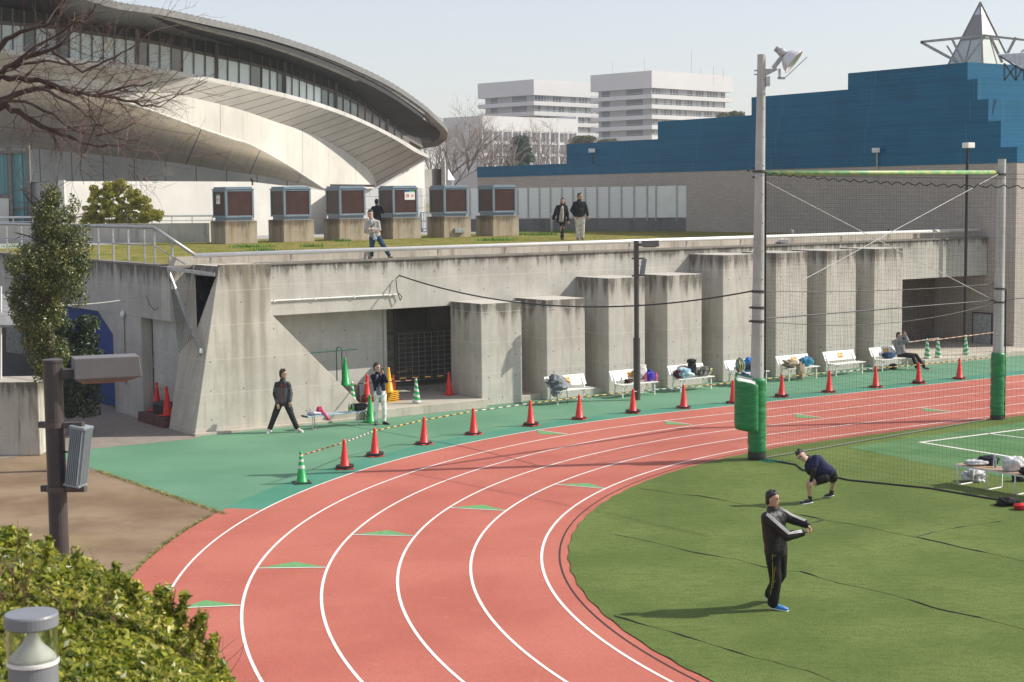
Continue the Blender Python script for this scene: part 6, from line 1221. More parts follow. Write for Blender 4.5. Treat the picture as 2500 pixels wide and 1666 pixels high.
item('khaki_coat', 'khaki coat heaped and hanging over the fifth bench', 4, .2, (.5, .42, .24), cloth('khaki', (.26, .21, .145), (.42, .35, .25)), 22, cat='coat', amp=.5); lump('khaki_trousers', 'khaki trousers hanging down from the fifth bench seat', sb(4, .5, 38.48, .05), (.34, .16, .52), cloth('khaki', (0, 0, 0), (0, 0, 0)), 23, cat='trousers', amp=.45, flat=False)
t, c = item('blue_duffel', 'bright blue shiny sports bag on the fifth bench', 4, .98, (.5, .3, .3), cloth('duffel_blue', (.005, .12, .26), (.02, .34, .52), .35, 5), 24, amp=.3)
item('navy_bag', 'navy blue bag beside the seated person on the last bench', 6, .5, (.55, .3, .2), cloth('cloth_navy2', (.012, .03, .08), (.03, .09, .2)), 25, amp=.3)
item('small_ball_bag', 'small dark bag on the ground under the last bench', 6, .85, (.25, .25, .2), BLKC, 26, y=38.8, dz=-.44)
# ---- plank bench by the buttress ----
pb_ = thing('plank_bench', 'backless pale blue plank bench against the buttress foot', 'bench', (20.0, 38.55, 0), 'L'); PB = pm('plank_pale_blue', (.40, .56, .66), .35, .2, 4, bump=.03)
for y in (38.52, 38.68): MB().box(19.82, 21.62, y, y + .14, .37, .40).build('plank', PB, pb_, bev=.006)
MB().box(19.80, 19.83, 38.5, 38.84, .36, .405).build('end_cap', BLACK, pb_)
for s in (20.0, 21.36): MB().tube([(s, 38.56, .37), (s - .02, 38.53, .02), (s + .14, 38.6, .015), (s + .20, 38.8, .02), (s + .16, 38.78, .37)], .014, 6).build('leg', GALV, pb_)
bottle('clear water bottle at the left end of the plank bench', (20.02, 38.7, .40), PET); GB = pm('bottle_green', (.12, .38, .06), .35, .1, bump=0)
t = bottle('left one of two green labelled bottles on the plank bench', (21.2, 38.66, .40), PET, .24, .035); MB().lathe([(.037, .03), (.037, .13)], 16, (21.2, 38.66, .40)).build('label', GB, t); t = bottle('right one of two green labelled bottles on the plank bench', (21.28, 38.6, .40), PET, .24, .035); MB().lathe([(.037, .03), (.037, .13)], 16, (21.28, 38.6, .40)).build('label', GB, t)
lump('white_towel', 'crumpled white and lilac towel at the left end of the plank bench', (20.12, 38.64, .40), (.34, .24, .09), cloth('towel_white', (.5, .45, .62), (.74, .73, .76)), 31, cat='towel', amp=.6)
t = thing('pink_umbrella', 'pink hooded towel hanging off the plank bench', 'towel', (20.3, 38.66, .40), 'L'); lump('towel', None, (20.27, 38.66, .40), (.17, .16, .22), cloth('towel_pink', (.5, .04, .13), (.72, .13, .26)), 32, parent=t, amp=.25); MB().tube([(20.3, 38.6, .5), (20.36, 38.52, .42), (20.42, 38.48, .30), (20.44, 38.47, .24)], [.05, .05, .045, .03], 8).build('hanging_end', cloth('towel_pink', (0, 0, 0), (0, 0, 0)), t, smooth=True)
t = thing('black_backpack', 'black backpack with hanging straps on the right end of the plank bench', 'backpack', (21.55, 38.7, .40), 'L'); lump('body', None, (21.52, 38.7, .40), (.52, .28, .2), BLKC, 33, parent=t, amp=.2); MB().tube([(21.6, 38.58, .46), (21.68, 38.52, .36), (21.72, 38.52, .22), (21.66, 38.52, .2), (21.56, 38.54, .38)], .012, 6).build('strap', BLACK, t)
t = thing('camera_tripod', 'small black camera on a stand behind the backpack', 'camera', (21.85, 39.0, 0), 'L'); MB().tube([(21.85, 39.0, 0), (21.85, 39.0, .72)], .012).build('stand', BLACK, t); MB().box(21.8, 21.92, 38.96, 39.04, .72, .78).build('camera', BLACK, t); MB().ell((21.86, 38.98, .62), (.05, 0, 0), (0, .05, 0), (0, 0, .06)).build('grip', BLACK, t)
# ---- green rack ----
rk = thing('green_rack', 'dark green pipe rack with two hoops and a bar behind the buttress', 'rack', (21.4, 41.5, 0), 'L'); RG = pm('rack_green', (.015, .09, .06), .4, .1)
for s in (21.3, 22.45): MB().tube([(s - .09, 41.5, .2)] + [(s - .09 * math.cos(a), 41.5, 1.82 + .09 * math.sin(a)) for a in np.linspace(0, math.pi, 7)] + [(s + .09, 41.5, .2)], .018, 8).build('hoop', RG, rk, smooth=True)
MB().tube([(21.2, 41.47, 1.80), (23.05, 41.47, 1.82)], .025, 8).build('bar', RG, rk)
# ---- folding table bench on the pitch ----
ft = thing('folding_table', 'long low folding table with wooden top and bent white legs on the pitch', 'table', tuple(G(2337, 1176)))
a = G(2331, 1136, .45); b0_ = G(2500, 1163.5, .45); d = (b0_ - a) / np.linalg.norm(b0_ - a); nrm = np.array([.84, .54, 0]); nrm = np.array([-d[1], d[0], 0]); L_ = 3.2; W_ = .52
MB().prism([a, a + d * L_, a + d * L_ + nrm * W_, a + nrm * W_], (0, 0, 0), (0, 0, .025)).build('table_top', pm('worn_plywood', (.42, .29, .19), .6, .25, 3), ft)
m = MB(); m.bar(a, a + d * L_, .03, .035).bar(a + nrm * W_, a + nrm * W_ + d * L_, .03, .035).bar(a, a + nrm * W_, .03, .035); m.build('edge_rail', BW, ft)
for k in (.08, .82, 1.55, 2.3, 3.0):
    p = a + d * k; p0 = p * [1, 1, 0] + [0, 0, .03]; q0 = p0 + nrm * W_; MB().tube([p + [0, 0, -.01], p0 + [0, 0, .02], p0 + nrm * .03, q0 - nrm * .03, q0 + [0, 0, .02], q0 + [0, 0, .42]], .018, 8).build('leg', BW, ft, smooth=True)
def onT(u, v): return a + d * u + nrm * v + [0, 0, .027]
WB = cloth('plastic_white', (.62, .64, .66), (.78, .78, .78), .3); p = onT(.42, .2)
lump('plastic_bag', 'flat white plastic bag at the left end of the folding table', p, (.5, .24, .13), WB, 41, fr='w', amp=.3); lump('plastic_bag', 'tall knotted white plastic bag on the folding table', onT(1.3, .26), (.45, .3, .3), WB, 42, fr='w', amp=.4, freq=1.5)
lump('dark_jacket', 'dark jacket behind the flat white bag on the folding table', onT(.55, .42), (.42, .2, .2), cloth('cloth_dark', (.008, .012, .02), (.03, .05, .08)), 43, fr='w', cat='jacket', amp=.5); bottle('clear bottle with blue label on the folding table', onT(.8, .3), PET, .25, .035, 'w')
lump('black_clothes', 'black clothes heaped at the right on the folding table', onT(1.9, .2), (.7, .35, .15), BLKC, 44, fr='w', cat='clothes', amp=.4); lump('plastic_bags', 'crumpled white plastic bags under the folding table', G(2378, 1178), (.48, .3, .26), cloth('plastic_grey', (.45, .46, .48), (.75, .75, .76), .35, 8), 45, fr='w', amp=.6, freq=2.6); lump('black_shoes_bag', 'black bag under the right part of the folding table', G(2488, 1178), (.3, .2, .22), BLKC, 46, fr='w', amp=.4)
t = thing('clothes_pile', 'black and red jacket lying on the turf at the right edge', 'clothes', tuple(G(2470, 1236, .026))); lump('black_jacket', None, G(2463, 1234, .026), (.42, .3, .15), BLKC, 47, parent=t, amp=.5); lump('red_jacket', None, G(2494, 1244, .026), (.34, .25, .11), cloth('cloth_red', (.35, .01, .01), (.72, .03, .04)), 48, parent=t, amp=.4); lump('sleeve', None, G(2443, 1235, .026), (.26, .1, .05), BLKC, 49, parent=t, amp=.3)
# ================= PEOPLE =================
def skinmesh(m, name, mat, parent, vox=.012, amp=0., seed=0, sm=6, freq=9.):
    o = m.build('tmp', mat if not isinstance(mat, list) else mat[0], parent); b = parent['_b']
    r = o.modifiers.new('r', 'REMESH'); r.mode = 'VOXEL'; r.voxel_size = vox; r.use_smooth_shade = True
    s_ = o.modifiers.new('s', 'SMOOTH'); s_.factor = .5; s_.iterations = sm
    dg = bpy.context.evaluated_depsgraph_get(); dg.update(); me = bpy.data.meshes.new_from_object(o.evaluated_get(dg)); bpy.data.objects.remove(o)
    if amp:
        co = np.empty(len(me.vertices) * 3, np.float32); me.vertices.foreach_get('co', co); co = co.reshape(-1, 3); no = np.empty(len(me.vertices) * 3, np.float32); me.vertices.foreach_get('normal', no); no = no.reshape(-1, 3)
        for i in range(len(co)):
            c = co[i]; w_ = noise.fractal(Vector((c[0] * freq, c[1] * freq, c[2] * freq * .7 + seed * 7.7)), 1., 2., 3); co[i] += no[i] * amp * .62 * w_
        me.vertices.foreach_set('co', co.ravel())
    me.materials.clear(); me.materials.append(mat); me.polygons.foreach_set('use_smooth', [True] * len(me.polygons)); me.update()
    q = bpy.data.objects.new(name, me); COL.objects.link(q); q.parent = parent; q['_b'] = tuple(b); return q
SKIN = pm('skin', (.50, .29, .20), .5, .06, 20, bump=0); SKIN2 = pm('skin_pale', (.56, .35, .26), .5, .06, 20, bump=0); HAIR = pm('hair_black', (.013, .011, .010), .45, .3, 60, bump=.5, bs=120, dist=.01); EYE = pm('eye_dark', (.012, .010, .010), .3, bump=0); LIP = pm('lip', (.36, .12, .10), .5, bump=0)
def nrmz(v): v = Vector(v); return v.normalized()
def limb(m, pts, rs, n=12, cap=True):
    pts = [Vector(p) for p in pts]; P_, R_ = [pts[0]], [rs[0]]
    for i in range(len(pts) - 1):
        for t in (.25, .5, .75, 1.): P_.append(pts[i].lerp(pts[i + 1], t)); R_.append(lerp(rs[i], rs[i + 1], t))
    m.tube(P_, R_, n)
    if cap:
        for p, r in ((P_[0], R_[0]), (P_[-1], R_[-1])): m.ell(p, (r, 0, 0), (0, r, 0), (0, 0, r), 10, 6)
    for p, r in zip(pts[1:-1], rs[1:-1]): m.ell(p, (r, 0, 0), (0, r, 0), (0, 0, r), 10, 6)
def torso(m, pel, neck, rv, fw, W):
    pel, neck = Vector(pel), Vector(neck); fw = Vector(fw)
    for i in range(1): pass
    m.ring([(pel.lerp(neck, t) + fw * o, Vector(rv) * a, fw * b) for t, a, b, o in W], 18)
def hand(m, wr, d, pl, s=1., curl=.5, thumb=1):
    """wr wrist, d direction of the palm, pl palm normal"""
    wr, d, pl = Vector(wr), nrmz(d), nrmz(pl); pl = (pl - d * pl.dot(d)).normalized(); sdv = d.cross(pl)
    m.ring([(wr + d * t * s, sdv * a * s, pl * b * s) for t, a, b in ((-.02, .024, .019), (.015, .030, .018), (.05, .040, .016), (.085, .042, .014), (.095, .036, .011))], 12)
    for k, (o, l) in enumerate(((-.032, .066), (-.011, .076), (.011, .070), (.031, .055))):
        b = wr + d * .088 * s + sdv * o * s; dd = d; pts = [b]
        for j in range(3): dd = (dd * math.cos(curl * .8) + pl * math.sin(curl * .8)).normalized(); b = b + dd * l / 3 * s * (1.15 - .12 * j); pts.append(b)
        m.tube(pts, [.0095 * s, .009 * s, .0085 * s, .007 * s], 7); m.ell(pts[-1], (.007 * s, 0, 0), (0, .007 * s, 0), (0, 0, .007 * s), 6, 4)
    b = wr + d * .025 * s + sdv * -.032 * thumb * s; m.tube([b, b + (d * .6 + sdv * -.8 * thumb + pl * .3).normalized() * .035 * s, b + (d * 1. + sdv * -.55 * thumb + pl * .7).normalized() * .062 * s], [.0125 * s, .011 * s, .008 * s], 7)
def head(root, c, fw, up, hairm, mats, s=1., hair='short', face=True):
    """head as rings along up; returns axes"""
    c = Vector(c); up = nrmz(up); fw = Vector(fw); fw = (fw - up * fw.dot(up)).normalized(); rt = fw.cross(up); return c, fw, up, rt
def person(lab, P, J, top, bottom, shoe, hair='short', skin=None, s=1., vox=.011, jacket_len=.0, sleeves=True, shorts=False, topW=1., extra=None, tamp=.012, hairlen=0, shoe_c=None, sock=None, coat=None, girth=1., legs_r=1., seed=1, hair_m=None):
    skin = skin or SKIN; P = np.array(P, float); root = thing('person', lab, 'person', tuple(P))
    g = {k: Vector(P + np.array(v) * s) for k, v in J.items() if k not in ('fw', 'hf', 'hu')}
    fw = nrmz(J['fw']); shc = (g['shL'] + g['shR']) / 2; axis = (g['neck'] - g['pel']).normalized(); rv = (g['shR'] - g['shL']); rv = (rv - axis * rv.dot(axis)).normalized(); fwv = axis.cross(rv); fwv = fwv if fwv.dot(fw) > 0 else -fwv
    hc = g['head']; hf = nrmz(J['hf']); hu = nrmz(J.get('hu', (0, 0, 1))); hf = (hf - hu * hf.dot(hu)).normalized(); hr = hf.cross(hu)
    # --- body: head, neck, torso, limbs, hands as one surface ---
    m = MB(); k = s
    m.ring([(hc + hu * z * k + hf * o * k, hr * a * k, hf * b * k) for z, o, a, b in ((-.118, .045, .022, .026), (-.105, .035, .042, .046), (-.08, .022, .056, .066), (-.045, .010, .066, .082), (0, .002, .073, .093), (.04, -.002, .077, .098), (.075, -.006, .070, .090), (.10, -.008, .050, .066), (.115, -.01, .02, .028))], 20)
    m.ring([(hc + hf * (.085 + o) * k + hu * z * k, hr * a * k, hf * b * k) for z, o, a, b in ((.025, -.004, .008, .010), (0, .002, .010, .014), (-.02, .010, .014, .018), (-.03, .006, .013, .014), (-.036, -.004, .008, .008))], 10)     # nose
    for sg in (-1, 1): m.ell(hc + hr * sg * .076 * k - hf * .005 * k - hu * .005 * k, hr * .009 * k, hf * .018 * k, hu * .030 * k, 8, 6)
    m.ell(hc + hf * .083 * k - hu * .063 * k, hr * .024 * k, hf * .012 * k, hu * .012 * k, 8, 6)
    limb(m, [hc - hu * .06 * k - hf * .025 * k, g['neck'] - axis * .03 * k], [.048 * k, .056 * k])
    torso(m, g['pel'] - axis * .05, g['neck'], rv * k, fwv * k, ((0, .13, .09, 0), (.1, .15, .105, 0), (.3, .135, .095, 0), (.55, .15, .105, 0), (.78, .165, .105, 0), (.93, .12, .08, 0), (1, .06, .06, 0)))
    for sd_ in 'LR':
        limb(m, [g['sh' + sd_], g['el' + sd_], g['wr' + sd_]], [.050 * k, .042 * k, .026 * k]); limb(m, [g['hip' + sd_], g['kn' + sd_], g['an' + sd_]], [.085 * k * legs_r, .058 * k, .036 * k])
        if not shorts: pass
        d = g['wr' + sd_] - g['el' + sd_]; hd = Vector(J.get('hd' + sd_, (0, 0, 0))); d2 = hd if hd.length > 0 else d; hand(m, g['wr' + sd_] + nrmz(d) * .01, d2, J.get('hp' + sd_, (-.3 if sd_ == 'R' else .3, .9, 0)), k, J.get('curl' + sd_, .45), 1 if sd_ == 'L' else -1)
        a, t_ = g['an' + sd_], g['to' + sd_]; 
        limb(m, [a, a.lerp(t_, .5) - Vector((0, 0, .02)), t_], [.035 * k, .034 * k, .028 * k])
    body = skinmesh(m, 'body', skin, root, vox * .8 if vox > .009 else .009, 0, 0, 3)
    # calves for bare legs are part of the body above
    if shorts:
        pass
    # --- face ---
    for sg in (-1, 1):
        e = hc + hr * sg * .031 * k + hf * .0885 * k + hu * .012 * k; MB().ell(e, hr * .018 * k, hf * .008 * k, hu * .010 * k, 8, 6).build('eye', EYE, root, smooth=True); MB().bar(e + hu * .018 * k - hr * .018 * k, e + hu * .020 * k + hr * .018 * k, .011 * k, .009 * k).build('eyebrow', HAIR, root)
    MB().ell(hc + hf * .091 * k - hu * .060 * k, hr * .020 * k, hf * .007 * k, hu * .005 * k, 8, 6).build('mouth', LIP, root, smooth=True)
    # --- hair ---
    hm = MB(); rs = np.random.default_rng(seed)
    hm.ring([(hc + hu * z * k + hf * o * k, hr * a * k, hf * b * k) for z, o, a, b in ((-.085, -.062, .045, .03), (-.06, -.054, .064, .045), (-.02, -.048, .076, .058), (.015, -.042, .082, .066), (.045, -.034, .086, .076), (.068, -.022, .085, .089), (.092, -.012, .079, .092), (.116, -.008, .060, .072), (.134, -.010, .028, .034))], 20)
    for i in range(26):
        a = rs.uniform(0, 6.28); z = rs.uniform(.04, .12); r = .064 if z < .09 else .042; c = hc + hu * (z + .018) * k + hr * math.cos(a) * r * k + hf * (math.sin(a) * r * 1.08 - .01) * k; 
        if math.sin(a) > .35 and z < .062: continue
        hm.ell(c, (.025 * k, 0, 0), (0, .025 * k, 0), (0, 0, .022 * k), 7, 5)
    if hairlen:
        for sg in (-1, 1): hm.ring([(hc + hu * z * k + hr * sg * (.078 + w_) * k - hf * .02 * k, hr * .022 * k, hf * b * k) for z, w_, b in ((.07, -.01, .05), (0, 0, .062), (-.09, .008, .06), (-hairlen, .0, .04))], 10)
        hm.ring([(hc + hu * z * k - hf * .075 * k, hr * .085 * k, hf * .035 * k) for z in (.06, 0, -.09, -hairlen)], 12)
    skinmesh(hm, 'hair', hair_m or HAIR, root, .009, .009, seed, 3, 34)
    # --- trousers / shorts ---
    m = MB(); gr_ = girth
    m.ring([(g['pel'] + axis * z * k, rv * a * k * gr_, fwv * b * k * gr_) for z, a, b in ((-.10, .15, .10), (-.04, .175, .125), (.05, .168, .118), (.10, .155, .108))], 16)
    for sd_ in 'LR':
        h_, kn, an = g['hip' + sd_], g['kn' + sd_], g['an' + sd_]
        if shorts: limb(m, [h_, h_.lerp(kn, .40)], [.112 * k, .100 * k], cap=True)
        else: limb(m, [h_, kn, kn.lerp(an, .6), an + Vector((0, 0, .01))], [.098 * k * legs_r, .074 * k * legs_r, .066 * k * legs_r, .062 * k * legs_r])
    skinmesh(m, 'shorts' if shorts else 'trousers', bottom, root, vox, tamp * .9, seed + 3, 4, 5.)
    # --- top ---
    m = MB(); q = topW; Wt = ((0, .150, .118, 0), (.12, .165, .122, 0), (.3, .158, .115, 0), (.55, .168, .122, 0), (.78, .182, .12, 0), (.92, .145, .10, 0), (1.0, .078, .074, 0), (1.07, .066, .066, 0), (1.11, .060, .060, 0))
    pel_t = g['pel'] + axis * (-.02 - jacket_len) * k; torso(m, pel_t, g['neck'] + axis * .01, rv * k * q, fwv * k * q, Wt)
    for sd_ in 'LR':
        sh_2 = g['sh' + sd_]
        if sleeves is True: limb(m, [shc.lerp(sh_2, .6) , sh_2, g['el' + sd_], g['wr' + sd_] - nrmz(g['wr' + sd_] - g['el' + sd_]) * .015], [.072 * k * q, .072 * k * q, .058 * k * q, .046 * k * q])
        elif sleeves == 'short': limb(m, [shc.lerp(sh_2, .6), sh_2, sh_2.lerp(g['el' + sd_], .55)], [.07 * k, .07 * k, .066 * k])
    skinmesh(m, 'jacket' if sleeves is True else 'shirt', top, root, vox, tamp, seed, 4, 5.5)
    # --- shoes, socks ---
    for sd_ in 'LR':
        a, t_ = g['an' + sd_], g['to' + sd_]; d = (t_ - a); d.z = 0; d = nrmz(d) if d.length > .01 else Vector((1, 0, 0)); sdv = Vector((-d.y, d.x, 0)); m = MB(); tz = t_ - Vector((0, 0, 0)); base = Vector((a.x, a.y, min(a.z, t_.z) - .055 * k)); hz = (a - t_)
        f0 = a - Vector((0, 0, .035 * k)) - d * .04 * k; f1 = t_ + d * .05 * k - Vector((0, 0, .012))
        m.ring([(f0.lerp(f1, t) + Vector((0, 0, zo * k)), sdv * w_ * k, Vector((0, 0, hh * k))) for t, w_, hh, zo in ((-.03, .025, .03, 0), (.05, .036, .045, .01), (.25, .038, .052, .012), (.5, .040, .04, 0), (.75, .048, .032, -.002), (.93, .04, .026, -.004), (1.0, .02, .018, -.006))], 14); m.build('shoe', shoe, root, smooth=True)
        m = MB(); m.ring([(f0.lerp(f1, t) + Vector((0, 0, -.036 * k if t < .6 else -.030 * k)), sdv * w_ * k, Vector((0, 0, .012 * k))) for t, w_ in ((-.04, .025), (.05, .04), (.3, .038), (.5, .042), (.75, .05), (.95, .04), (1.02, .02))], 12); m.build('sole', shoe_c or WHITE, root, smooth=True)
        if sock: limb(mm := MB(), [a - Vector((0, 0, .02)), a + (g['kn' + sd_] - a).normalized() * .07 * k], [.044 * k, .043 * k], cap=False); mm.build('sock', sock, root, smooth=True)
    return root, g, dict(rv=rv, fw=fwv, ax=axis, hf=hf, hr=hr, hu=hu, k=k)
def stripe(root, pts, off, mat, r=.006, nm='stripe'):
    for o in off: MB().tube([Vector(p) + Vector(o) for p in pts], r, 5).build(nm, mat, root, smooth=True)
def fab(nm, c, rough=.7, shiny=0):
    if nm in _mc: return _mc[nm]
    n = NT(nm); n.set(rough, 0, .2 + shiny); k = n.mix(n.rng(n.noise(7, 5), .35, .65), tuple(x * .75 for x in c), tuple(min(1, x * 1.25) for x in c)); n.col(k); n.bump(n.noise(8, 4, dist=2.2), .8, .02); _mc[nm] = n.mat; return n.mat
F_BLK = fab('track_black', (.010, .010, .012), .42, .15); F_BLK2 = fab('trouser_black', (.009, .009, .010), .65)
# ---- man stretching his arms in front ----
J = dict(pel=(.07, 0, .90), neck=(.03, 0, 1.47), head=(.02, 0, 1.645), fw=(.8, -.6, 0), hf=(.86, -.5, -.04), hu=(.05, 0, 1), shL=(.15, .13, 1.40), shR=(-.08, -.13, 1.39), elL=(.33, .10, 1.31), wrL=(.52, -.06, 1.27), elR=(.20, -.26, 1.15), wrR=(.43, -.20, 1.18),
         hipL=(.13, .08, .86), hipR=(.02, -.07, .86), knL=(.17, .16, .47), knR=(.05, -.09, .46), anL=(.04, .40, .12), anR=(.02, -.08, .10), toL=(.07, .33, .02), toR=(.19, -.12, .035), hdL=(.5, -.3, -.75), hdR=(.9, .1, .1), hpR=(0, .3, 1), hpL=(-.8, 0, -.3), curlR=.9, curlL=.7)
BLU = pm('shoe_blue', (.02, .22, .55), .4, .3, 20, bump=0); YST = pm('stripe_yellow', (.45, .42, .03), .5, bump=0)
PB_ = G(1882, 1486, .026); r, g, a_ = person('man in a shiny black jacket stretching his crossed wrists out in front on the turf', PB_, J, F_BLK, F_BLK2, BLU, s=1.02, vox=.009, jacket_len=.07, topW=1.3, tamp=.024, girth=1.12, legs_r=1.25, seed=2)
for sd_, dv in (('L', (0, -.03, .06)), ('R', (.0, -.055, .045))):
    S_, E_, W_ = g['sh' + sd_], g['el' + sd_], g['wr' + sd_]
    for k in (-.018, 0, .018):
        u1 = (E_ - S_).normalized(); n1 = nrmz(Vector(dv) - u1 * Vector(dv).dot(u1)); b1 = u1.cross(n1); u2 = (W_ - E_).normalized(); n2 = nrmz(Vector(dv) - u2 * Vector(dv).dot(u2)); b2 = u2.cross(n2)
        MB().tube([S_ + n1 * .100 + b1 * k - u1 * .04, S_.lerp(E_, .5) + n1 * .092 + b1 * k, E_ + (n1 + n2).normalized() * .084 + b1 * k, E_.lerp(W_, .5) + n2 * .073 + b2 * k, W_ + n2 * .066 + b2 * k - u2 * .03], .0052, 5).build('sleeve_stripe', WHITE, r, smooth=True)
for k in (-.022, 0, .022): MB().tube([g['hipR'] + Vector((-.01 + k, -.112, .0)), g['knR'] + Vector((-.03 + k, -.088, .1)), g['knR'] + Vector((-.04 + k, -.085, 0)), g['anR'] + Vector((-.03 + k, -.07, .15))], .004, 5).build('trouser_stripe', YST, r)
MB().ring([(g['wrL'] + Vector((0, 0, -.0)) + (g['elL'] - g['wrL']).normalized() * t, Vector((.03, .02, .01)), Vector((0, .01, .035))) for t in (-.015, .015)], 14).build('wristband', pm('band_green', (.08, .4, .15), .5, bump=0), r)
MB().ring([(g['neck'] + a_['ax'] * t, a_['rv'] * w_, a_['fw'] * w_) for t, w_ in ((-.02, .085), (.05, .078), (.055, .07))], 16).build('collar', F_BLK, r, smooth=True)
# ---- man in shorts lunging ----
PB_ = G(2010, 1229, .026)
J = dict(pel=(.10, .10, .55), neck=(-.28, -.02, .86), head=(-.425, -.05, .945), fw=(-.2, -.85, -.45), hf=(-.35, -.75, -.45), hu=(-.72, .12, .66), shL=(-.17, -.08, .90), shR=(-.30, .0, .72), elL=(-.22, -.16, .66), wrL=(-.27, -.14, .47), elR=(-.27, .10, .60), wrR=(-.10, .16, .45),
         hipL=(.02, .0, .50), hipR=(.20, .16, .50), knL=(-.30, -.06, .40), knR=(.27, .34, .38), anL=(-.255, .0, .09), anR=(.26, .52, .12), toL=(-.42, -.04, .035), toR=(.18, .60, .035), hdL=(-.15, -.1, -.9), hpL=(0, .6, -.4), curlL=.5, hdR=(0, 0, -1))
NAVY = fab('tee_navy', (.018, .022, .07), .75); BSHOE = pm('shoe_dark', (.02, .025, .035), .5, .3, 30, bump=0)
r, g, a_ = person('man in navy T-shirt and black shorts lunging sideways on the turf', PB_, J, NAVY, F_BLK2, BSHOE, shorts=True, sleeves='short', s=1.04, vox=.009, tamp=.01, sock=BLACK, legs_r=.95, seed=3, topW=1.16, skin=SKIN2)
mm = MB(); limb(mm, [g['shL'].lerp(g['elL'], .3), g['elL'], g['wrL']], [.054, .048, .035]); mm.build('arm_sleeve', F_BLK, r, smooth=True); mm = MB(); limb(mm, [g['shR'].lerp(g['elR'], .3), g['elR'], g['wrR']], [.054, .048, .035]); mm.build('arm_sleeve', F_BLK, r, smooth=True)
# ---- man in track suit with legs apart by the buttress ----
def img(cx, cy, x0, y0, sc_): return ((cx - x0) / sc_, (y0 - cy) / sc_)
PB_ = G(694, 1056); PB_[2] = .01
J = dict(pel=(-.02, 0, .80), neck=(-.01, 0, 1.36), head=(.01, 0, 1.535), fw=(.25, -.95, 0), hf=(.97, -.2, .02), shL=(.135, -.02, 1.27), shR=(-.165, .02, 1.27), elL=(.20, -.02, 1.02), wrL=(.19, -.10, .83), elR=(-.23, .02, 1.02), wrR=(-.15, -.10, .78),
         hipL=(.09, 0, .78), hipR=(-.11, 0, .78), knL=(.21, -.05, .45), knR=(-.24, -.03, .44), anL=(.33, .02, .11), anR=(-.375, 0, .10), toL=(.46, -.04, .04), toR=(-.42, -.16, .03))
TS = NT('track_top'); TS.set(.5, 0, .4); z_ = TS.xyz()[2]; TS.col(TS.mix(TS.rng(z_, 1.215, 1.225), (.085, .082, .09), (.02, .02, .024))); TS.bump(TS.noise(20, 5, dist=1.5), .6, .012); TS = TS.mat
r, g, a_ = person('man in a black and grey track suit with legs wide apart beside the buttress', PB_, J, TS, fab('trouser_dark', (.03, .03, .034), .6), pm('shoe_white', (.62, .6, .55), .5, .1, bump=0), s=1.02, vox=.011, jacket_len=.06, legs_r=1.12, seed=4, topW=1.03, skin=SKIN)
for sd_ in 'LR': mm = MB(); limb(mm, [g['sh' + sd_], g['el' + sd_], g['wr' + sd_].lerp(g['el' + sd_], .1)], [.072, .060, .049]); mm.build('dark_sleeve', F_BLK, r, smooth=True)
RP = pm('piping_red', (.5, .02, .03), .5, bump=0); MB().tube([g['neck'].lerp(g['pel'], t) + a_['fw'] * q for t, q in ((0, .075), (.15, .118), (.4, .128), (.7, .124), (1.05, .128))], .007, 5).build('red_zip', RP, r); 
MB().tube([g['neck'].lerp(g['pel'], .22) + a_['rv'] * u + a_['fw'] * w_ for u, w_ in ((-.15, .07), (-.08, .112), (0, .126), (.08, .112), (.15, .07))], .006, 5).build('red_seam', RP, r)
MB().ring([(g['neck'] + a_['ax'] * t, a_['rv'] * w_, a_['fw'] * w_) for t, w_ in ((-.03, .082), (.035, .074), (.04, .066))], 16).build('collar', F_BLK, r, smooth=True)
MB().ring([(g['wrL'] + Vector((0, 0, t)), Vector((.036, 0, 0)), Vector((0, .034, 0))) for t in (-.0, .02)], 12).build('wristband', SY, r)
# ---- man photographing with a phone ----
PB_ = G(930, 1036, .01)
J = dict(pel=(-.01, 0, .84), neck=(-.06, 0, 1.38), head=(-.075, -.01, 1.545), fw=(.45, -.9, 0), hf=(.8, -.6, .05), shL=(.10, -.04, 1.31), shR=(-.20, .04, 1.30), elL=(.19, -.20, 1.20), wrL=(.115, -.32, 1.40), elR=(-.10, -.16, 1.10), wrR=(.04, -.32, 1.36),
         hipL=(.08, 0, .82), hipR=(-.10, .02, .82), knL=(.10, -.04, .46), knR=(-.12, -.02, .46), anL=(.09, .0, .09), anR=(-.13, 0, .09), toL=(.20, -.08, .03), toR=(-.12, -.15, .03), hdL=(-.2, .1, 1), hdR=(.3, 0, 1), hpL=(-.7, -.3, 0), hpR=(.7, -.3, 0), curlL=.7, curlR=.8)
F_NAVY = fab('cardigan_navy', (.012, .014, .035), .85)
r, g, a_ = person('man in navy cardigan and white trousers holding up a phone', PB_, J, F_NAVY, fab('trouser_white', (.78, .78, .74), .75), BSHOE, s=1.02, vox=.011, jacket_len=.06, seed=5, topW=1.0, skin=SKIN2, shoe_c=BSHOE, legs_r=.88)
MB().ring([(g['neck'].lerp(g['pel'], t) + a_['fw'] * (.055 + o) + a_['rv'] * -.01, a_['rv'] * w_, a_['fw'] * .075) for t, w_, o in ((.02, .03, -.02), (.1, .045, .0), (.35, .07, .015), (.65, .082, .015), (1.0, .095, .012), (1.04, .09, .01))], 16).build('grey_sweater', fab('sweater_grey', (.17, .18, .20), .9), r, smooth=True)
ph = (g['wrL'] + g['wrR']) / 2 + Vector((.0, .0, .12)); MB().bar(ph - Vector((.0, 0, .07)), ph + Vector((.01, 0, .07)), .075, .011, up=(.6, -.8, 0)).build('phone', BLACK, None, tuple(ph), label='black phone held up by the man in white trousers', cat='phone')
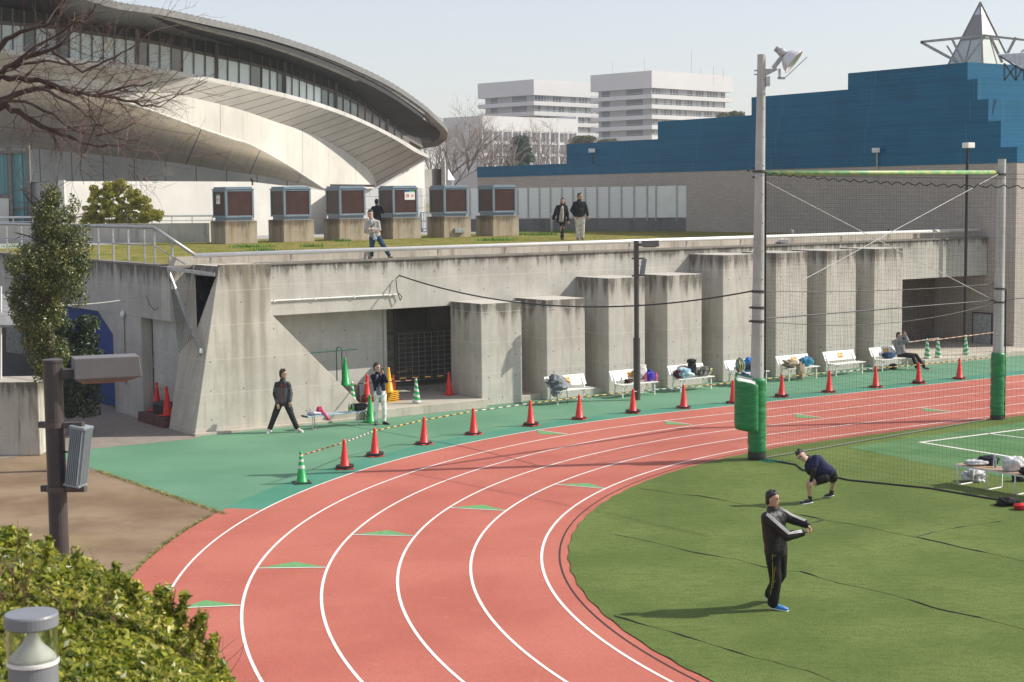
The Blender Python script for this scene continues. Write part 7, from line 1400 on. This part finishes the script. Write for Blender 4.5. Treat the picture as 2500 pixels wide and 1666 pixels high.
# ---- seated person, hands up to the eyes, farthest bench ----
bp = LW(43.45, 38.42, 0); PB_ = np.array([bp[0] - .12, bp[1], .01])
J = dict(pel=(.02, .22, .52), neck=(-.12, .22, 1.02), head=(-.10, .16, 1.19), fw=(.5, -.85, 0), hf=(.55, -.8, .15), shL=(.04, .12, .97), shR=(-.27, .22, .96), elL=(.16, -.10, 1.02), wrL=(.08, -.08, 1.22), elR=(-.22, -.02, 1.02), wrR=(.02, -.04, 1.20),
         hipL=(.10, .16, .50), hipR=(-.04, .20, .50), knL=(.48, -.08, .50), knR=(.34, -.14, .47), anL=(.72, -.22, .11), anR=(.44, -.26, .12), toL=(.88, -.28, .04), toR=(.54, -.36, .04), hdL=(-.3, 0, 1), hdR=(.3, 0, 1))
person('seated person in a grey hoodie with both hands raised to the face', PB_, J, fab('hoodie_grey', (.27, .28, .28), .85), F_BLK2, BSHOE, s=.98, vox=.012, seed=6, topW=1.1, tamp=.015)
# ---- woman and man walking on the lawn ----
PB_ = G(1372, 586, TZ)
def stand(): return dict(pel=(0, 0, .93), neck=(0, 0, 1.44), head=(0, -.01, 1.61), fw=(0, -1, 0), hf=(0, -1, 0), shL=(.17, 0, 1.37), shR=(-.17, 0, 1.37), elL=(.23, 0, 1.11), wrL=(.24, -.06, .86), elR=(-.23, 0, 1.11), wrR=(-.24, -.06, .86), hipL=(.09, 0, .90), hipR=(-.09, 0, .90), knL=(.09, -.03, .49), knR=(-.08, .02, .49), anL=(.08, -.02, .09), anR=(-.09, .10, .10), toL=(.10, -.16, .03), toR=(-.10, -.03, .03))
J = stand(); J.update(pel=(-.02, 0, .95), neck=(.03, 0, 1.44), head=(.05, -.01, 1.60), wrR=(-.36, -.02, .86), elR=(-.28, 0, 1.10), wrL=(.27, -.05, .80), elL=(.24, 0, 1.08), knL=(.05, -.04, .48), anL=(.02, -.10, .09), toL=(.02, -.22, .03), hipL=(.07, 0, .9), hipR=(-.08, 0, .9), knR=(-.01, .05, .48), anR=(.0, .12, .1), toR=(0, .0, .03), hf=(-.1, -1, .1))
COATM = fab('coat_black', (.022, .021, .025), .85)
r, g, a_ = person('woman with shoulder length hair in an open black coat and grey tunic', PB_, J, COATM, fab('leggings', (.03, .03, .035), .7), BLACK, s=.985, vox=.012, jacket_len=.22, hairlen=.16, seed=7, topW=1.22, skin=SKIN2, shoe_c=BLACK, legs_r=.78, tamp=.02)
MB().ring([(g['neck'].lerp(g['pel'], t) + a_['fw'] * (.10 + o), a_['rv'] * w_, a_['fw'] * .07) for t, w_, o in ((.04, .03, -.05), (.15, .06, .0), (.5, .085, .01), (1.0, .10, .01), (1.38, .10, .005), (1.42, .08, .0))], 16).build('tunic', fab('tunic_grey', (.36, .35, .32), .9), r, smooth=True)
MB().ring([(g['anR'] + Vector((0, 0, t)), Vector((.06, 0, 0)), Vector((0, .06, 0))) for t in (-.05, .14, .16)], 12).ring([(g['anL'] + Vector((0, 0, t)), Vector((.06, 0, 0)), Vector((0, .06, 0))) for t in (-.05, .14, .16)], 12).build('boots', BLACK, r, smooth=True)
MB().cb(tuple(g['wrR'] + Vector((.14, -.12, .30))), (.06, .14, .26)).build('shoulder_bag', fab('bag_navy', (.02, .02, .05), .6), r, bev=.02)
PB_ = G(1416, 586, TZ); J = stand(); J.update(hf=(.8, -.6, 0), wrR=(-.17, -.10, .90), elR=(-.30, .02, 1.12), wrL=(.30, -.06, .92), elL=(.25, 0, 1.15), anR=(-.07, .0, .09), toR=(-.08, -.13, .03), anL=(.09, .08, .1), toL=(.10, -.05, .03), head=(.01, -.03, 1.64), neck=(-.02, 0, 1.46))
r, g, a_ = person('man in a bulky black jacket and loose pale trousers walking on the lawn', PB_, J, COATM, fab('trouser_pale', (.56, .54, .49), .8), BSHOE, s=1.08, vox=.012, jacket_len=.05, seed=8, topW=1.25, legs_r=1.25, girth=1.05, tamp=.018)
MB().cb(tuple(g['pel'] + Vector((.07, -.19, .22))), (.17, .09, .14)).build('waist_bag', BLACK, r, bev=.02); MB().ring([(g['neck'] + a_['ax'] * t, a_['rv'] * w_, a_['fw'] * w_) for t, w_ in ((-.04, .10), (.06, .09), (.065, .08))], 16).build('collar', COATM, r, smooth=True)
# ---- man leaning with folded arms on the roof edge ----
bp = LW(*wall(925, 622, 41.75)); PB_ = np.array([bp[0], bp[1], 4.465])
J = dict(pel=(-.10, .0, .66), neck=(-.19, 0, 1.15), head=(-.23, -.03, 1.31), fw=(.2, -1, 0), hf=(.3, -1, -.05), hu=(.08, 0, 1), shL=(-.02, -.02, 1.07), shR=(-.34, .02, 1.05), elL=(.03, -.06, .86), wrL=(-.20, -.16, .87), elR=(-.37, -.06, .80), wrR=(-.12, -.17, .80),
         hipL=(.0, 0, .62), hipR=(-.18, 0, .62), knL=(.15, -.06, .36), knR=(-.20, -.04, .35), anL=(.31, -.02, .09), anR=(-.22, 0, .08), toL=(.42, -.05, .03), toR=(-.24, -.13, .03))
BEI = fab('jacket_beige', (.40, .39, .35), .8)
r, g, a_ = person('man in a beige jacket and jeans with folded arms on the roof ledge', PB_, J, BEI, fab('jeans', (.035, .07, .12), .8), pm('shoe_brown', (.25, .2, .16), .6), s=1.0, vox=.011, jacket_len=.02, seed=9, topW=1.06, skin=SKIN2)
MB().ring([(g['neck'].lerp(g['pel'], t) + a_['fw'] * .062 * q, a_['rv'] * w_, a_['fw'] * .08) for t, w_, q in ((.0, .035, .3), (.12, .045, 1), (.4, .03, 1.1), (.9, .055, 1.05), (1.15, .075, 1.05), (1.2, .06, 1))], 12).build('pale_shirt', fab('shirt_pale', (.52, .58, .68), .8), r, smooth=True)
RDF = fab('collar_red', (.45, .02, .03), .7); mm = MB()
for sg in (-1, 1): mm.ring([(g['neck'] + a_['rv'] * sg * u * 1. + a_['fw'] * w_ + a_['ax'] * z, a_['ax'] * .022, a_['fw'] * .03) for u, w_, z in ((.02, -.06, .01), (.065, -.02, -.005), (.06, .05, -.04), (.035, .10, -.09))], 8)
mm.build('red_collar', RDF, r, smooth=True); MB().tube([g['shL'] + a_['fw'] * .06 + Vector((-.03, 0, .04)), g['neck'].lerp(g['pel'], .35) + a_['fw'] * .135, g['pel'] + a_['fw'] * .12 - a_['rv'] * -.12 + Vector((0, 0, .18))], .018, 6).build('bag_strap', BLACK, r)
# ---- person seen from behind between the vents ----
PB_ = Dp(921, 560, 70); PB_[2] = TZ; J = stand(); J.update(fw=(.2, 1, 0), hf=(.3, 1, 0), elR=(-.30, .10, 1.16), wrR=(-.08, .25, 1.28), elL=(.26, .12, 1.16), wrL=(.12, .26, 1.34), shL=(.17, 0, 1.37), shR=(-.17, 0, 1.37), toL=(.1, .14, .03), toR=(-.1, .14, .03))
person('person in a dark jacket seen from behind between the third and fourth vents', PB_, J, fab('jacket_dark_blue', (.02, .025, .045), .8), fab('trouser_dark', (.03, .03, .034), .6), BLACK, s=1.0, vox=.013, seed=10, topW=1.1)
# ---- two people sitting on the ledge behind the rail ----
def sit(): return dict(pel=(0, 0, .12), neck=(0, .0, .60), head=(.0, -.02, .77), fw=(.2, 1, 0), hf=(-.5, .8, 0), shL=(.17, 0, .54), shR=(-.17, 0, .54), elL=(.22, -.02, .32), wrL=(.16, .12, .16), elR=(-.22, -.02, .32), wrR=(-.16, .12, .16), hipL=(.08, .0, .10), hipR=(-.08, 0, .10), knL=(.12, .38, .28), knR=(-.12, .38, .28), anL=(.12, .62, .08), anR=(-.12, .62, .08), toL=(.12, .74, .03), toR=(-.12, .74, .03))
w_ = wall(1932, 561, 42.12); PB_ = LW(w_[0], 42.12, w_[2] - .9 * .85)
person('person in a grey woollen hat sitting behind the rail beside a white bag', PB_, sit(), fab('jacket_dark_blue', (0, 0, 0)), F_BLK2, BLACK, s=.85, vox=.013, seed=11, hair_m=fab('hat_grey', (.25, .25, .25), .9))
lump('white_bag', 'white bag on the roof ledge beside the person in the grey hat', tuple(Lc(LW(wall(1912, 592, 41.75)[0], 41.75, 4.465))), (.42, .2, .16), WB, 61, amp=.3)
w_ = wall(2170, 561, 42.12); PB_ = LW(w_[0], 42.12, w_[2] - .9 * .85); person('dark haired person in a brown top sitting behind the far end of the rail', PB_, sit(), fab('top_brown', (.05, .035, .035), .9), F_BLK2, BLACK, s=.85, vox=.013, seed=12)

# ================= HAZE =================
HZ = bpy.data.materials.new('haze_air'); HZ.use_nodes = True; ht = HZ.node_tree; ht.nodes.clear(); ho = ht.nodes.new('ShaderNodeOutputMaterial'); hv = ht.nodes.new('ShaderNodeVolumePrincipled')
hv.inputs['Color'].default_value = (.86, .90, .95, 1); hv.inputs['Density'].default_value = .0004; hv.inputs['Anisotropy'].default_value = .0; ht.links.new(hv.outputs[0], ho.inputs['Volume'])
MB().box(-390, 520, -50, 880, -1, 62).build('haze', HZ, None, kind='stuff')
